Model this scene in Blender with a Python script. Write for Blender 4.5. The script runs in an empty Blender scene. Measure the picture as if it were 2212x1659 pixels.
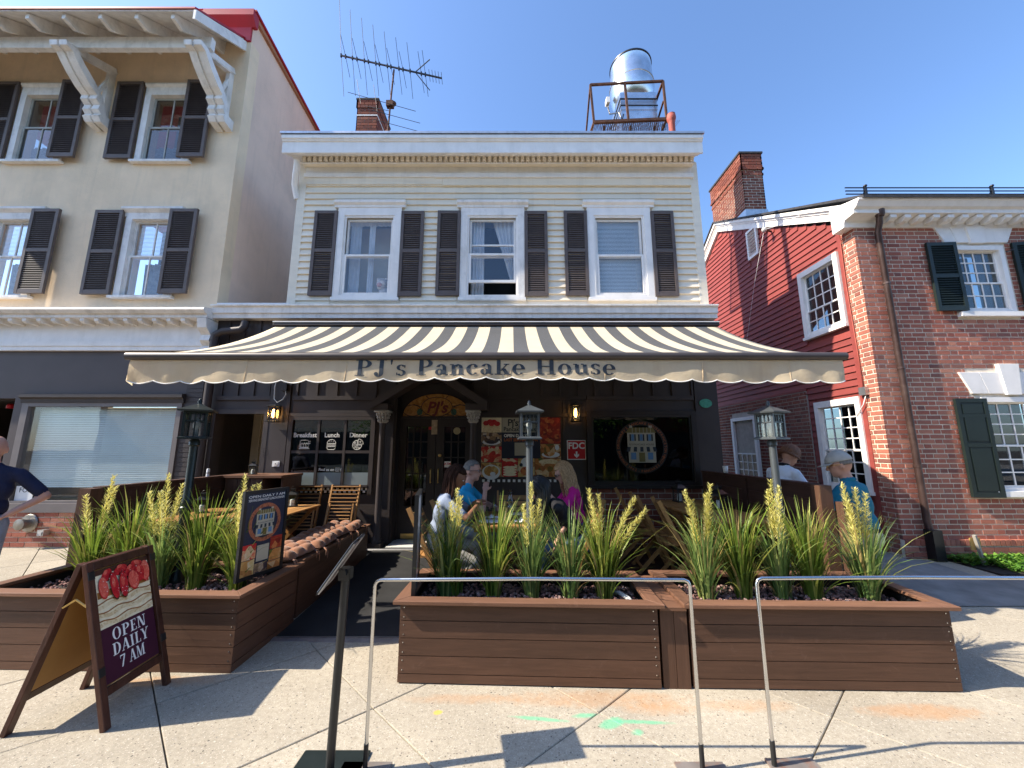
import bpy, bmesh, math, random
import numpy as np
from mathutils import Vector, Matrix
random.seed(11)
R = math.radians
SC = bpy.context.scene
COL = SC.collection

# ------------------------------------------------------------------ camera, sky, sun, exposure
cam_d = bpy.data.cameras.new('camera')
cam = bpy.data.objects.new('camera', cam_d); COL.objects.link(cam)
cam.location = (0, 0, 1.68)
cam.rotation_euler = (R(90 + 9.5), 0, 0)
cam_d.sensor_width = 36.0
cam_d.lens = 36.0 * 831 / 2212
cam_d.clip_start = 0.05
cam_d.clip_end = 2000
SC.camera = cam

SUN_TO = Vector((-1.0, -0.17, 0.92)).normalized()
world = bpy.data.worlds.new('World'); SC.world = world; world.use_nodes = True
wn = world.node_tree.nodes; wl = world.node_tree.links
bg = wn['Background']
sky = wn.new('ShaderNodeTexSky'); sky.sky_type = 'NISHITA'; sky.sun_disc = False
sky.sun_elevation = math.asin(SUN_TO.z)
sky.sun_rotation = math.atan2(SUN_TO.x, SUN_TO.y)
sky.altitude = 60; sky.air_density = 1.0; sky.dust_density = 1.0; sky.ozone_density = 6.5
wl.new(sky.outputs[0], bg.inputs[0]); bg.inputs[1].default_value = 0.128
sun_d = bpy.data.lights.new('sun', 'SUN'); sun_d.energy = 3.7; sun_d.angle = R(0.53); sun_d.color = (1.0, 0.90, 0.75)
sun = bpy.data.objects.new('sun', sun_d); COL.objects.link(sun)
sun.rotation_euler = SUN_TO.to_track_quat('Z', 'Y').to_euler()
sun.location = (-20, -5, 25)
vs = SC.view_settings
vs.view_transform = 'Standard'; vs.look = 'None'; vs.exposure = 1.45; vs.gamma = 1.0
try: vs.use_curve_mapping = False
except Exception: pass
SC.cycles.max_bounces = 7; SC.cycles.transparent_max_bounces = 12
SC.cycles.diffuse_bounces = 4; SC.cycles.glossy_bounces = 3
SC.cycles.use_denoising = True
SC.cycles.caustics_reflective = False; SC.cycles.caustics_refractive = False

# ------------------------------------------------------------------ materials
def base_mat(name):
    m = bpy.data.materials.new(name); m.use_nodes = True
    nt = m.node_tree
    return m, nt, nt.nodes['Principled BSDF']

def nd(nt, t, **kw):
    n = nt.nodes.new(t)
    for k, v in kw.items(): setattr(n, k, v)
    return n

def worldpos(nt, scale=(1, 1, 1), jitter=False):
    g = nd(nt, 'ShaderNodeNewGeometry')
    mp = nd(nt, 'ShaderNodeMapping'); mp.inputs['Scale'].default_value = scale
    nt.links.new(g.outputs['Position'], mp.inputs['Vector'])
    if jitter:
        oi = nd(nt, 'ShaderNodeObjectInfo')
        mu = nd(nt, 'ShaderNodeMath', operation='MULTIPLY'); mu.inputs[1].default_value = 37.0
        nt.links.new(oi.outputs['Random'], mu.inputs[0])
        cb = nd(nt, 'ShaderNodeCombineXYZ')
        for i in range(3): nt.links.new(mu.outputs[0], cb.inputs[i])
        nt.links.new(cb.outputs[0], mp.inputs['Location'])
    return mp.outputs['Vector']

def noise(nt, vec, scale, detail=4, rough=.55, dist=0):
    n = nd(nt, 'ShaderNodeTexNoise'); n.inputs['Scale'].default_value = scale
    n.inputs['Detail'].default_value = detail; n.inputs['Roughness'].default_value = rough
    n.inputs['Distortion'].default_value = dist
    nt.links.new(vec, n.inputs['Vector'])
    return n.outputs['Fac']

def ramp(nt, fac, stops, interp='LINEAR'):
    r = nd(nt, 'ShaderNodeValToRGB'); cr = r.color_ramp; cr.interpolation = interp
    while len(cr.elements) < len(stops): cr.elements.new(0.5)
    for e, (p, c) in zip(cr.elements, stops):
        e.position = p; e.color = (c[0], c[1], c[2], 1)
    nt.links.new(fac, r.inputs['Fac'])
    return r.outputs['Color']

def mixc(nt, fac, a, b, mode='MIX'):
    m = nd(nt, 'ShaderNodeMix', data_type='RGBA', blend_type=mode)
    for sock, v in ((m.inputs[0], fac), (m.inputs[6], a), (m.inputs[7], b)):
        if isinstance(v, (int, float)): sock.default_value = v
        elif isinstance(v, (tuple, list)): sock.default_value = (v[0], v[1], v[2], 1)
        else: nt.links.new(v, sock)
    return m.outputs[2]

def math_(nt, op, a, b=None, clamp=False):
    m = nd(nt, 'ShaderNodeMath', operation=op); m.use_clamp = clamp
    for i, v in enumerate((a, b)):
        if v is None: continue
        if isinstance(v, (int, float)): m.inputs[i].default_value = v
        else: nt.links.new(v, m.inputs[i])
    return m.outputs[0]

def bump(nt, bs, h, strength, dist=.01):
    b = nd(nt, 'ShaderNodeBump'); b.inputs['Strength'].default_value = strength; b.inputs['Distance'].default_value = dist
    nt.links.new(h, b.inputs['Height']); nt.links.new(b.outputs[0], bs.inputs['Normal'])

def sc3(c, k): return tuple(min(1, x * k) for x in c)

def M(name, col, rough=.6, var=.15, scale=5, bmp=0, bscale=80, metal=0, spec=.4, stretch=(1, 1, 1), rnd=0, dirt=None, dirtamt=.5, dirtscale=2, trans=0, sheen=0):
    """painted / plain surface: base colour with soft variation, optional dirt and bump"""
    m, nt, bs = base_mat(name)
    vec = worldpos(nt, stretch, jitter=rnd > 0)
    n = noise(nt, vec, scale, 5)
    c = ramp(nt, n, [(.3, sc3(col, 1 - var)), (.7, sc3(col, 1 + var))])
    if rnd:
        oi = nd(nt, 'ShaderNodeObjectInfo')
        v = math_(nt, 'MULTIPLY_ADD', oi.outputs['Random'], 2 * rnd)
        nt.nodes[-1].inputs[2].default_value = 1 - rnd
        hs = nd(nt, 'ShaderNodeHueSaturation'); nt.links.new(c, hs.inputs['Color']); nt.links.new(v, hs.inputs['Value'])
        c = hs.outputs['Color']
    if dirt:
        d = noise(nt, vec, dirtscale, 6, .65)
        f = ramp(nt, d, [(.5, (0, 0, 0)), (.75, (dirtamt,) * 3)])
        c = mixc(nt, f, c, dirt)
        st = noise(nt, worldpos(nt, (6, 6, .45)), 1.5, 5, .6)
        c = mixc(nt, ramp(nt, st, [(.52, (0, 0, 0)), (.8, (dirtamt * .8,) * 3)]), c, dirt)
    nt.links.new(c, bs.inputs['Base Color'])
    bs.inputs['Roughness'].default_value = rough; bs.inputs['Metallic'].default_value = metal
    bs.inputs['Specular IOR Level'].default_value = spec
    if sheen: bs.inputs['Sheen Weight'].default_value = sheen
    if bmp: bump(nt, bs, noise(nt, vec, bscale, 3), bmp)
    if trans:
        out = nt.nodes['Material Output']
        tr = nd(nt, 'ShaderNodeBsdfTranslucent'); nt.links.new(c, tr.inputs['Color'])
        mx = nd(nt, 'ShaderNodeMixShader'); mx.inputs[0].default_value = trans
        nt.links.new(bs.outputs[0], mx.inputs[1]); nt.links.new(tr.outputs[0], mx.inputs[2]); nt.links.new(mx.outputs[0], out.inputs['Surface'])
    return m

def wood(name, col, axis, rough=.6, grain=.4, rnd=.17, scale=1.0, spec=.3):
    """grain running along axis 0/1/2"""
    m, nt, bs = base_mat(name)
    st = [22 * scale] * 3; st[axis] = 1.3 * scale
    vec = worldpos(nt, tuple(st), jitter=True)
    n = noise(nt, vec, 1.6, 6, .65, .6)
    c = ramp(nt, n, [(.25, sc3(col, 1 - grain)), (.5, col), (.78, sc3(col, 1 + grain))])
    vec2 = worldpos(nt, (1, 1, 1)); big = noise(nt, vec2, 1.7, 3)
    c = mixc(nt, ramp(nt, big, [(.35, (.0,) * 3), (.7, (.22,) * 3)]), c, sc3(col, .55))
    sf = noise(nt, worldpos(nt, (3, 3, 3), True), 2.6, 8, .75, .8)
    c = mixc(nt, ramp(nt, sf, [(.58, (0, 0, 0)), (.74, (.30,) * 3)]), c, tuple(min(1, x * 1.7 + .05) for x in col))
    oi = nd(nt, 'ShaderNodeObjectInfo')
    v = math_(nt, 'MULTIPLY_ADD', oi.outputs['Random'], 2 * rnd); nt.nodes[-1].inputs[2].default_value = 1 - rnd
    hs = nd(nt, 'ShaderNodeHueSaturation'); nt.links.new(c, hs.inputs['Color']); nt.links.new(v, hs.inputs['Value'])
    nt.links.new(hs.outputs[0], bs.inputs['Base Color'])
    bs.inputs['Roughness'].default_value = rough; bs.inputs['Specular IOR Level'].default_value = spec
    bump(nt, bs, n, .45, .004)
    return m

def brick_mat(name, stops, rough=.85):
    m, nt, bs = base_mat(name)
    oi = nd(nt, 'ShaderNodeObjectInfo'); g = nd(nt, 'ShaderNodeNewGeometry')
    s = math_(nt, 'FRACT', math_(nt, 'ADD', oi.outputs['Random'], g.outputs['Random Per Island']))
    c = ramp(nt, s, stops)
    vec = worldpos(nt)
    n = noise(nt, vec, 60, 4, .7)
    c = mixc(nt, .55, c, ramp(nt, n, [(.3, (.35, .35, .35)), (.7, (.75, .72, .7))]), 'OVERLAY')
    big = noise(nt, vec, 1.3, 4)
    c = mixc(nt, ramp(nt, big, [(.5, (0, 0, 0)), (.8, (.35,) * 3)]), c, (.30, .22, .17))
    nt.links.new(c, bs.inputs['Base Color']); bs.inputs['Roughness'].default_value = rough
    bs.inputs['Specular IOR Level'].default_value = .2
    bump(nt, bs, n, .5, .006)
    return m

def glass_mat(name, tint=(.9, .95, .97), refl=.18, grime=.0):
    m, nt, bs = base_mat(name); out = nt.nodes['Material Output']
    nt.nodes.remove(bs)
    tr = nd(nt, 'ShaderNodeBsdfTransparent'); tr.inputs[0].default_value = (*tint, 1)
    gl = nd(nt, 'ShaderNodeBsdfGlossy'); gl.inputs['Roughness'].default_value = .015; gl.inputs[0].default_value = (.95, .97, 1, 1)
    b = nd(nt, 'ShaderNodeBump'); b.inputs['Strength'].default_value = .04; b.inputs['Distance'].default_value = .02
    nt.links.new(noise(nt, worldpos(nt), 2.2, 1), b.inputs['Height']); nt.links.new(b.outputs[0], gl.inputs['Normal'])
    lw = nd(nt, 'ShaderNodeLayerWeight'); lw.inputs[0].default_value = .5
    f = math_(nt, 'ADD', math_(nt, 'MULTIPLY', math_(nt, 'POWER', lw.outputs['Facing'], 4.0), .75), refl * .5, True)
    mx = nd(nt, 'ShaderNodeMixShader'); nt.links.new(f, mx.inputs[0]); nt.links.new(tr.outputs[0], mx.inputs[1]); nt.links.new(gl.outputs[0], mx.inputs[2])
    nt.links.new(mx.outputs[0], out.inputs['Surface'])
    return m

def emit_mat(name, col, strength):
    m, nt, bs = base_mat(name)
    bs.inputs['Base Color'].default_value = (*col, 1); bs.inputs['Emission Color'].default_value = (*col, 1); bs.inputs['Emission Strength'].default_value = strength
    return m

def blobs_mat(name, stops, scale=14, rough=.4, kind='voronoi'):
    """printed picture of food: blotches of several colours"""
    m, nt, bs = base_mat(name); vec = worldpos(nt)
    if kind == 'voronoi':
        v = nd(nt, 'ShaderNodeTexVoronoi'); v.inputs['Scale'].default_value = scale
        nt.links.new(vec, v.inputs['Vector']); sep = nd(nt, 'ShaderNodeSeparateColor'); nt.links.new(v.outputs['Color'], sep.inputs[0])
        f = math_(nt, 'ADD', math_(nt, 'MULTIPLY', sep.outputs[0], .55), math_(nt, 'MULTIPLY', noise(nt, vec, scale * 1.7, 5, .7), .45))
    else:
        f = noise(nt, vec, scale, 6, .7, 1.5)
    nt.links.new(ramp(nt, f, stops), bs.inputs['Base Color']); bs.inputs['Roughness'].default_value = rough
    return m

def leaf_mat(name, c0, c1, c2, trans=.35, rough=.45):
    m, nt, bs = base_mat(name); out = nt.nodes['Material Output']
    g = nd(nt, 'ShaderNodeNewGeometry')
    c = ramp(nt, g.outputs['Random Per Island'], [(0, c0), (.55, c1), (1, c2)])
    nt.links.new(c, bs.inputs['Base Color']); bs.inputs['Roughness'].default_value = rough; bs.inputs['Specular IOR Level'].default_value = .35
    tr = nd(nt, 'ShaderNodeBsdfTranslucent'); nt.links.new(c, tr.inputs['Color'])
    mx = nd(nt, 'ShaderNodeMixShader'); mx.inputs[0].default_value = trans
    nt.links.new(bs.outputs[0], mx.inputs[1]); nt.links.new(tr.outputs[0], mx.inputs[2]); nt.links.new(mx.outputs[0], out.inputs['Surface'])
    return m

def concrete_mat():
    m, nt, bs = base_mat('paving_concrete'); vec = worldpos(nt)
    big = noise(nt, vec, 1.1, 5, .6)
    c = ramp(nt, big, [(.3, (.285, .252, .197)), (.7, (.385, .342, .268))])
    oi = nd(nt, 'ShaderNodeObjectInfo')
    v = math_(nt, 'MULTIPLY_ADD', oi.outputs['Random'], .16); nt.nodes[-1].inputs[2].default_value = .92
    hs = nd(nt, 'ShaderNodeHueSaturation'); nt.links.new(c, hs.inputs['Color']); nt.links.new(v, hs.inputs['Value']); c = hs.outputs[0]
    h = None
    mott = noise(nt, vec, 34, 5, .75)
    c = mixc(nt, .38, c, ramp(nt, mott, [(.32, (.30, .28, .25)), (.5, (.5, .5, .5)), (.68, (.72, .72, .70))]), 'OVERLAY')
    for sc, thr, pk, op, lst in ((120, .34, .45, .55, [(0, (.12, .10, .08)), (.3, (.28, .20, .14)), (.5, (.60, .53, .43)), (.8, (.66, .60, .52)), (1, (.20, .19, .18))]),
                         (58, .28, .66, .75, [(0, (.07, .06, .055)), (.45, (.19, .14, .10)), (.75, (.60, .55, .47)), (1, (.13, .13, .13))]),
                         (27, .16, .80, .85, [(0, (.05, .045, .04)), (.6, (.11, .085, .07)), (.8, (.5, .46, .4)), (1, (.09, .09, .09))])):
        vo = nd(nt, 'ShaderNodeTexVoronoi'); vo.inputs['Scale'].default_value = sc; nt.links.new(vec, vo.inputs['Vector'])
        sep = nd(nt, 'ShaderNodeSeparateColor'); nt.links.new(vo.outputs['Color'], sep.inputs[0])
        pc_ = ramp(nt, sep.outputs[0], lst)
        near = math_(nt, 'LESS_THAN', vo.outputs['Distance'], thr)
        pick = math_(nt, 'GREATER_THAN', sep.outputs[1], pk)
        c = mixc(nt, math_(nt, 'MULTIPLY', math_(nt, 'MULTIPLY', near, pick), op), c, pc_)
    fine = noise(nt, vec, 260, 3, .7)
    c = mixc(nt, .45, c, ramp(nt, fine, [(.3, (.3,) * 3), (.7, (.7,) * 3)]), 'OVERLAY')
    # rust bled out from under the planters, and the surveyors' green and yellow spray marks
    g = nd(nt, 'ShaderNodeNewGeometry'); sp = nd(nt, 'ShaderNodeSeparateXYZ'); nt.links.new(g.outputs['Position'], sp.inputs[0])
    X, Y = sp.outputs[0], sp.outputs[1]
    wob = noise(nt, vec, 3.2, 4); wob2 = noise(nt, vec, 14, 4, .7)
    def ell(cx, cy, rx, ry, ang=0.0, soft=.9, edge=.55):
        dx = math_(nt, 'SUBTRACT', X, cx); dy = math_(nt, 'SUBTRACT', Y, cy)
        ca, sa = math.cos(ang), math.sin(ang)
        a = math_(nt, 'ADD', math_(nt, 'MULTIPLY', dx, ca / rx), math_(nt, 'MULTIPLY', dy, sa / rx))
        b = math_(nt, 'ADD', math_(nt, 'MULTIPLY', dx, -sa / ry), math_(nt, 'MULTIPLY', dy, ca / ry))
        d = math_(nt, 'ADD', math_(nt, 'MULTIPLY', a, a), math_(nt, 'MULTIPLY', b, b))
        d = math_(nt, 'ADD', d, math_(nt, 'MULTIPLY', math_(nt, 'SUBTRACT', wob2, .5), 2.4 * edge))
        return math_(nt, 'MULTIPLY', math_(nt, 'SUBTRACT', 1.0, d, True), soft, True)
    for cx, cy, rx, ry, s in ((.55, 2.93, .75, .10, .55), (2.65, 2.80, .45, .09, .75), (1.55, 2.86, .35, .07, .5), (-.35, 2.93, .45, .06, .4), (-2.55, 3.12, .5, .07, .55), (.98, 2.84, .28, .08, .6)):
        f = math_(nt, 'MULTIPLY', ell(cx, cy, rx, ry, .0, s * 1.6, .9), math_(nt, 'ADD', wob, .2), True)
        c = mixc(nt, math_(nt, 'MULTIPLY', f, .6), c, (.44, .20, .06))
    for cx, cy, rx, ry, an, s in ((.17, 2.74, .21, .022, -.12, 1.3), (.62, 2.70, .10, .05, .5, 1.5), (.80, 2.71, .23, .022, -.05, 1.2), (.46, 2.77, .10, .028, .1, 1.2), (.75, 2.62, .05, .03, .4, 1.1)):
        c = mixc(nt, math_(nt, 'MULTIPLY', ell(cx, cy, rx, ry, an, s, .8), .62), c, (.09, .46, .25))
    c = mixc(nt, math_(nt, 'MULTIPLY', ell(-.48, 2.80, .035, .025, .2, 1.6), .75), c, (.75, .40, .05))
    nt.links.new(c, bs.inputs['Base Color']); bs.inputs['Roughness'].default_value = .88; bs.inputs['Specular IOR Level'].default_value = .25
    bump(nt, bs, fine, .35, .004)
    return m

def stripe_mat(name, axis, freq, a, b, duty=.5, rough=.6, trans=0):
    m, nt, bs = base_mat(name)
    g = nd(nt, 'ShaderNodeNewGeometry'); sp = nd(nt, 'ShaderNodeSeparateXYZ'); nt.links.new(g.outputs['Position'], sp.inputs[0])
    f = math_(nt, 'GREATER_THAN', math_(nt, 'FRACT', math_(nt, 'MULTIPLY', sp.outputs[axis], freq)), duty)
    nt.links.new(mixc(nt, f, a, b), bs.inputs['Base Color']); bs.inputs['Roughness'].default_value = rough
    return m

MAT = {}
def mk(k, m): MAT[k] = m; return m
mk('concrete', concrete_mat())
mk('earth', M('joint_grime', (.07, .06, .05), .95, .3, 20))
mk('asphalt', M('asphalt', (.05, .05, .052), .9, .25, 40, .4, 220))
mk('path', M('alley_concrete', (.23, .215, .195), .9, .25, 3, .3, 160, dirt=(.13, .12, .11), dirtscale=1.2))
mk('stucco', M('cream_stucco', (.91, .70, .475), .9, .07, 2.2, .5, 45, spec=.2, dirt=(.60, .48, .33), dirtamt=.4, dirtscale=1.4))
mk('stucco_side', M('peach_stucco', (.86, .625, .475), .9, .06, 1.4, .4, 45, spec=.2, dirt=(.58, .43, .33), dirtamt=.4, dirtscale=1.1))
mk('white', M('white_paint', (.88, .84, .79), .55, .05, 4, .15, 60, dirt=(.58, .55, .49), dirtamt=.35, dirtscale=3))
mk('white_old', M('weathered_white_paint', (.84, .80, .75), .65, .07, 5, .3, 70, dirt=(.42, .39, .34), dirtamt=.55, dirtscale=4))
mk('siding', M('cream_siding', (.85, .755, .60), .6, .05, 3, .15, 50, stretch=(.4, 1, 3), rnd=.045, dirt=(.55, .50, .39), dirtamt=.4, dirtscale=1.6))
mk('shutter', M('brown_shutter', (.112, .088, .079), .55, .15, 6, spec=.35, rnd=.08))
mk('brown', M('brown_storefront', (.050, .040, .039), .55, .14, 2.5, .12, 30, spec=.35))
mk('brown_dk', M('dark_brown_trim', (.030, .023, .022), .5, .15, 4, spec=.35))
mk('black', M('black_metal', (.012, .013, .014), .38, .2, 8, spec=.5))
mk('red', M('red_siding', (.245, .046, .037), .65, .16, 3, .2, 50, stretch=(1, .4, 3), rnd=.07, dirt=(.16, .032, .026), dirtamt=.45, dirtscale=1.6))
mk('redtrim', M('red_trim', (.42, .018, .025), .45, .1, 3))
mk('mortar', M('mortar', (.70, .62, .50), .95, .15, 9, .5, 120))
mk('mortar_gr', M('grey_mortar', (.42, .37, .31), .95, .15, 9, .5, 120))
mk('brick', brick_mat('red_brick', [(0, (.30, .10, .07)), (.35, (.39, .142, .095)), (.6, (.24, .082, .062)), (.85, (.46, .20, .135)), (1, (.16, .066, .058))]))
mk('brick_dk', brick_mat('brown_brick', [(0, (.17, .055, .038)), (.4, (.25, .08, .05)), (.75, (.13, .045, .036)), (1, (.30, .12, .08))]))
mk('shingle', M('roof_shingle', (.045, .045, .05), .9, .3, 15, .4, 120))
mk('copper', M('brown_downspout', (.085, .052, .045), .42, .25, 5, metal=.55, dirt=(.16, .12, .10), dirtscale=5))
mk('green_sh', M('dark_green_shutter', (.012, .020, .017), .45, .15, 5, spec=.4))
mk('planter_x', wood('composite_board_x', (.098, .050, .031), 0, .55, .28))
mk('planter_y', wood('composite_board_y', (.098, .050, .031), 1, .55, .28))
mk('planter_z', wood('composite_board_z', (.098, .050, .031), 2, .55, .28))
mk('cap_x', wood('cap_board_x', (.175, .088, .053), 0, .5, .25))
mk('cap_y', wood('cap_board_y', (.175, .088, .053), 1, .5, .25))
mk('deck', wood('deck_board', (.050, .024, .018), 0, .6, .3))
mk('barrier', wood('barrier_board', (.060, .030, .022), 1, .6, .3))
mk('teak_x', wood('teak_x', (.36, .185, .062), 0, .5, .3)); mk('teak_y', wood('teak_y', (.36, .185, .062), 1, .5, .3)); mk('teak_z', wood('teak_z', (.36, .185, .062), 2, .5, .3))
mk('frame_w', wood('stained_frame', (.072, .028, .018), 2, .4, .4))
mk('ply', M('tan_board', (.33, .17, .045), .6, .15, 3))
mk('soil', M('dark_soil', (.022, .017, .014), .95, .4, 30))
mk('gravel', brick_mat('lava_rock', [(0, (.16, .075, .065)), (.4, (.30, .17, .15)), (.7, (.10, .055, .05)), (1, (.42, .30, .27))]))
mk('mat', M('black_rubber_mat', (.020, .020, .021), .8, .35, 3, .3, 90))
mk('alu', M('aluminium', (.55, .55, .56), .35, .12, 6, metal=.85, dirt=(.25, .24, .23), dirtscale=9))
mk('steel', M('brushed_steel_tube', (.62, .62, .62), .24, .08, 8, metal=1))
mk('galv', M('galvanised_steel', (.66, .68, .70), .26, .14, 5, metal=.95, bmp=.15, bscale=9))
mk('rust', M('rusty_iron', (.11, .050, .030), .8, .45, 12, .4, 90, metal=.3))
mk('rust_plate', M('rusty_plate', (.24, .21, .19), .6, .2, 6, metal=.4, dirt=(.30, .10, .03), dirtamt=.9, dirtscale=8))
mk('pipe', M('red_clay_pipe', (.42, .10, .07), .7, .15, 8))
mk('glass', glass_mat('window_glass', (.98, .985, .985), .10))
mk('glass_dk', glass_mat('dark_window_glass', (.55, .6, .62), .12))
mk('glass_shop', glass_mat('shop_window_glass', (.94, .97, .965), .06))
mk('glass_lamp', glass_mat('lantern_glass', (.92, .94, .94), .12))
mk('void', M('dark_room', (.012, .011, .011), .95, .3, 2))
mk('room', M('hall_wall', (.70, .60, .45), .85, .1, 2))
mk('curtain', M('sheer_curtain', (.84, .85, .87), .9, .15, 3, trans=.3))
mk('blind', M('white_blind', (.86, .88, .87), .7, .05, 3))
mk('blind_gr', M('green_tinted_blind', (.84, .88, .86), .7, .05, 3))
mk('aw_black', M('awning_charcoal', (.036, .036, .038), .85, .12, 4, .15, 200, spec=.15, sheen=.2))
mk('aw_cream', M('awning_cream', (.60, .52, .375), .85, .05, 3, .15, 200, spec=.15, trans=.12, dirt=(.62, .50, .40), dirtamt=.3, dirtscale=2))
mk('valance', M('valance_canvas', (.88, .73, .50), .9, .05, 3, .3, 30, spec=.12, trans=.45, dirt=(.66, .45, .28), dirtamt=.35, dirtscale=2.5))
mk('piping', M('white_piping', (.85, .84, .8), .7, .03))
mk('ink', M('navy_ink', (.030, .040, .052), .7, .1, 9))
mk('whiteink', M('white_print', (.80, .80, .77), .6, .03))
mk('sign_red', M('sign_red', (.52, .012, .022), .4, .06))
mk('sign_purple', M('sign_purple', (.055, .012, .030), .3, .08))
mk('sign_navy', M('sign_navy', (.018, .024, .048), .4, .12))
mk('orange', M('orange_print', (.40, .11, .035), .5, .08))
mk('green_plq', M('verdigris_plaque', (.07, .32, .22), .5, .2, 30, metal=.2))
mk('cream_print', M('cream_print', (.42, .39, .30), .5, .05))
mk('blue_print', M('blue_print', (.10, .22, .40), .5, .1))
mk('olive', M('olive_print', (.16, .13, .04), .5, .1))
mk('stain_amber', blobs_mat('amber_glass', [(.2, (.10, .045, .012)), (.5, (.42, .20, .045)), (.8, (.62, .36, .10))], 9, .25, 'noise'))
mk('lead', M('lead_line', (.012, .010, .010), .6, .1))
mk('stain_red', M('ruby_glass', (.14, .018, .012), .3, .2)); mk('stain_green', M('green_glass', (.03, .10, .06), .3, .2))
mk('brass', M('brass', (.55, .38, .14), .3, .15, 8, metal=.9))
mk('plaster', M('grey_stone_capital', (.42, .40, .37), .75, .2, 20, .5, 60))
mk('cushion', M('brown_cushion', (.27, .122, .066), .85, .14, 9, .3, 180, spec=.15, sheen=.3))
mk('candle', M('candle_wax', (.82, .80, .74), .5, .04))
mk('plastic_w', M('white_plastic', (.72, .74, .76), .4, .05))
mk('lamp_gr', M('grey_lamp_paint', (.075, .085, .09), .4, .15, 8, metal=.25)); mk('lamp_bk', M('black_lamp_paint', (.022, .030, .030), .35, .15, 8, metal=.3))
mk('bulb', emit_mat('warm_bulb', (1.0, .48, .12), 14.0)); mk('amberglass', emit_mat('lit_seeded_glass', (1.0, .42, .10), .35))
mk('blade', leaf_mat('grass_blade', (.065, .125, .018), (.20, .29, .040), (.48, .48, .11), .42))
mk('blade2', leaf_mat('blue_green_blade', (.065, .135, .036), (.19, .29, .080), (.46, .48, .16), .42))
mk('dry_blade', leaf_mat('dry_blade', (.30, .22, .08), (.42, .34, .13), (.36, .24, .09), .3))
mk('plume', leaf_mat('seed_plume', (.56, .51, .13), (.69, .64, .20), (.78, .72, .32), .35, .6))
mk('ivy', leaf_mat('ground_ivy', (.035, .11, .015), (.10, .24, .03), (.22, .38, .06)))
mk('stone', M('pale_stone', (.50, .50, .48), .8, .08, 3, .2, 90))
mk('skin_a', M('skin_light', (.50, .27, .19), .5, .08, 14, spec=.35)); mk('skin_b', M('skin_brown', (.21, .095, .055), .5, .1, 14, spec=.35)); mk('skin_c', M('skin_pink', (.52, .29, .22), .5, .1, 14, spec=.35))
mk('cl_navy', M('cloth_navy', (.010, .014, .045), .85, .15, 8, .9, 13)); mk('cl_jean', M('cloth_pale_jeans', (.25, .31, .41), .9, .15, 14, .9, 13))
mk('cl_blue', M('cloth_bright_blue', (.015, .34, .62), .85, .1, 6, .9, 13)); mk('cl_grey', M('cloth_grey_blue', (.20, .24, .32), .9, .12, 8, .9, 13))
mk('cl_black', M('cloth_black', (.010, .010, .013), .9, .2, 8, .9, 13)); mk('cl_denim', M('cloth_denim', (.05, .09, .17), .9, .2, 14, .9, 13))
mk('cl_pink', M('cloth_magenta', (.50, .006, .20), .85, .12, 8, .9, 13)); mk('cl_white', M('cloth_white', (.70, .74, .82), .85, .05, 8, .9, 13))
mk('cl_teal', M('cloth_teal', (.004, .15, .22), .85, .12, 8, .9, 13)); mk('cl_khaki', M('cloth_khaki', (.38, .36, .31), .9, .1, 10, .9, 13)); mk('cl_cap', M('cap_grey', (.42, .40, .36), .9, .08, 20))
mk('hair_gr', M('hair_grey', (.16, .15, .14), .6, .3, 60)); mk('hair_bl', M('hair_blonde', (.40, .25, .12), .45, .3, 40, spec=.5)); mk('hair_bk', M('hair_black', (.007, .007, .008), .4, .3, 40, spec=.5))
mk('hair_br', M('hair_braids', (.030, .013, .008), .85, .4, 60, spec=.12)); mk('hair_rd', M('hair_auburn', (.20, .085, .04), .5, .3, 40))
mk('eye_w', M('eye_white', (.7, .7, .68), .2, .02)); mk('eye_d', M('eye_dark', (.01, .008, .006), .2, .1)); mk('lips', M('lips', (.30, .10, .08), .4, .1))
mk('gold', M('gold', (.7, .5, .2), .25, .05, metal=1)); mk('shoe', M('leather', (.20, .10, .06), .5, .2, 10))
mk('straw', blobs_mat('printed_strawberry', [(.25, (.28, .004, .012)), (.5, (.52, .012, .022)), (.75, (.72, .10, .08)), (.9, (.85, .55, .5))], 34, .3, 'noise'))
mk('straw2', blobs_mat('printed_berry_light', [(.25, (.50, .02, .03)), (.5, (.70, .10, .07)), (.7, (.80, .30, .20)), (.9, (.9, .75, .7))], 40, .3, 'noise'))
mk('pancake', blobs_mat('printed_pancake', [(.3, (.38, .20, .07)), (.5, (.72, .58, .34)), (.8, (.86, .78, .58))], 22, .35, 'noise'))
mk('syrup', M('printed_brown', (.30, .12, .03), .35, .3, 30)); mk('pancake_lt', M('printed_cream', (.80, .70, .48), .35, .12, 30))
mk('food_a', blobs_mat('food_print_strawberry', [(.2, (.42, .015, .02)), (.5, (.60, .04, .03)), (.62, (.62, .42, .22)), (.9, (.75, .66, .48))], 16))
mk('food_b', blobs_mat('food_print_blueberry', [(.2, (.02, .02, .045)), (.45, (.10, .06, .05)), (.65, (.42, .27, .14)), (.9, (.66, .62, .6))], 18))
mk('food_c', blobs_mat('food_print_pizza', [(.2, (.14, .01, .01)), (.5, (.36, .03, .015)), (.75, (.52, .17, .05)), (.95, (.62, .42, .2))], 20))
mk('food_d', blobs_mat('food_print_plate', [(.2, (.20, .05, .02)), (.45, (.50, .25, .07)), (.65, (.62, .45, .16)), (.9, (.70, .70, .66))], 15))
mk('food_e', blobs_mat('food_print_burger', [(.2, (.07, .12, .02)), (.4, (.32, .10, .03)), (.6, (.55, .25, .07)), (.9, (.70, .62, .4))], 13))
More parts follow.
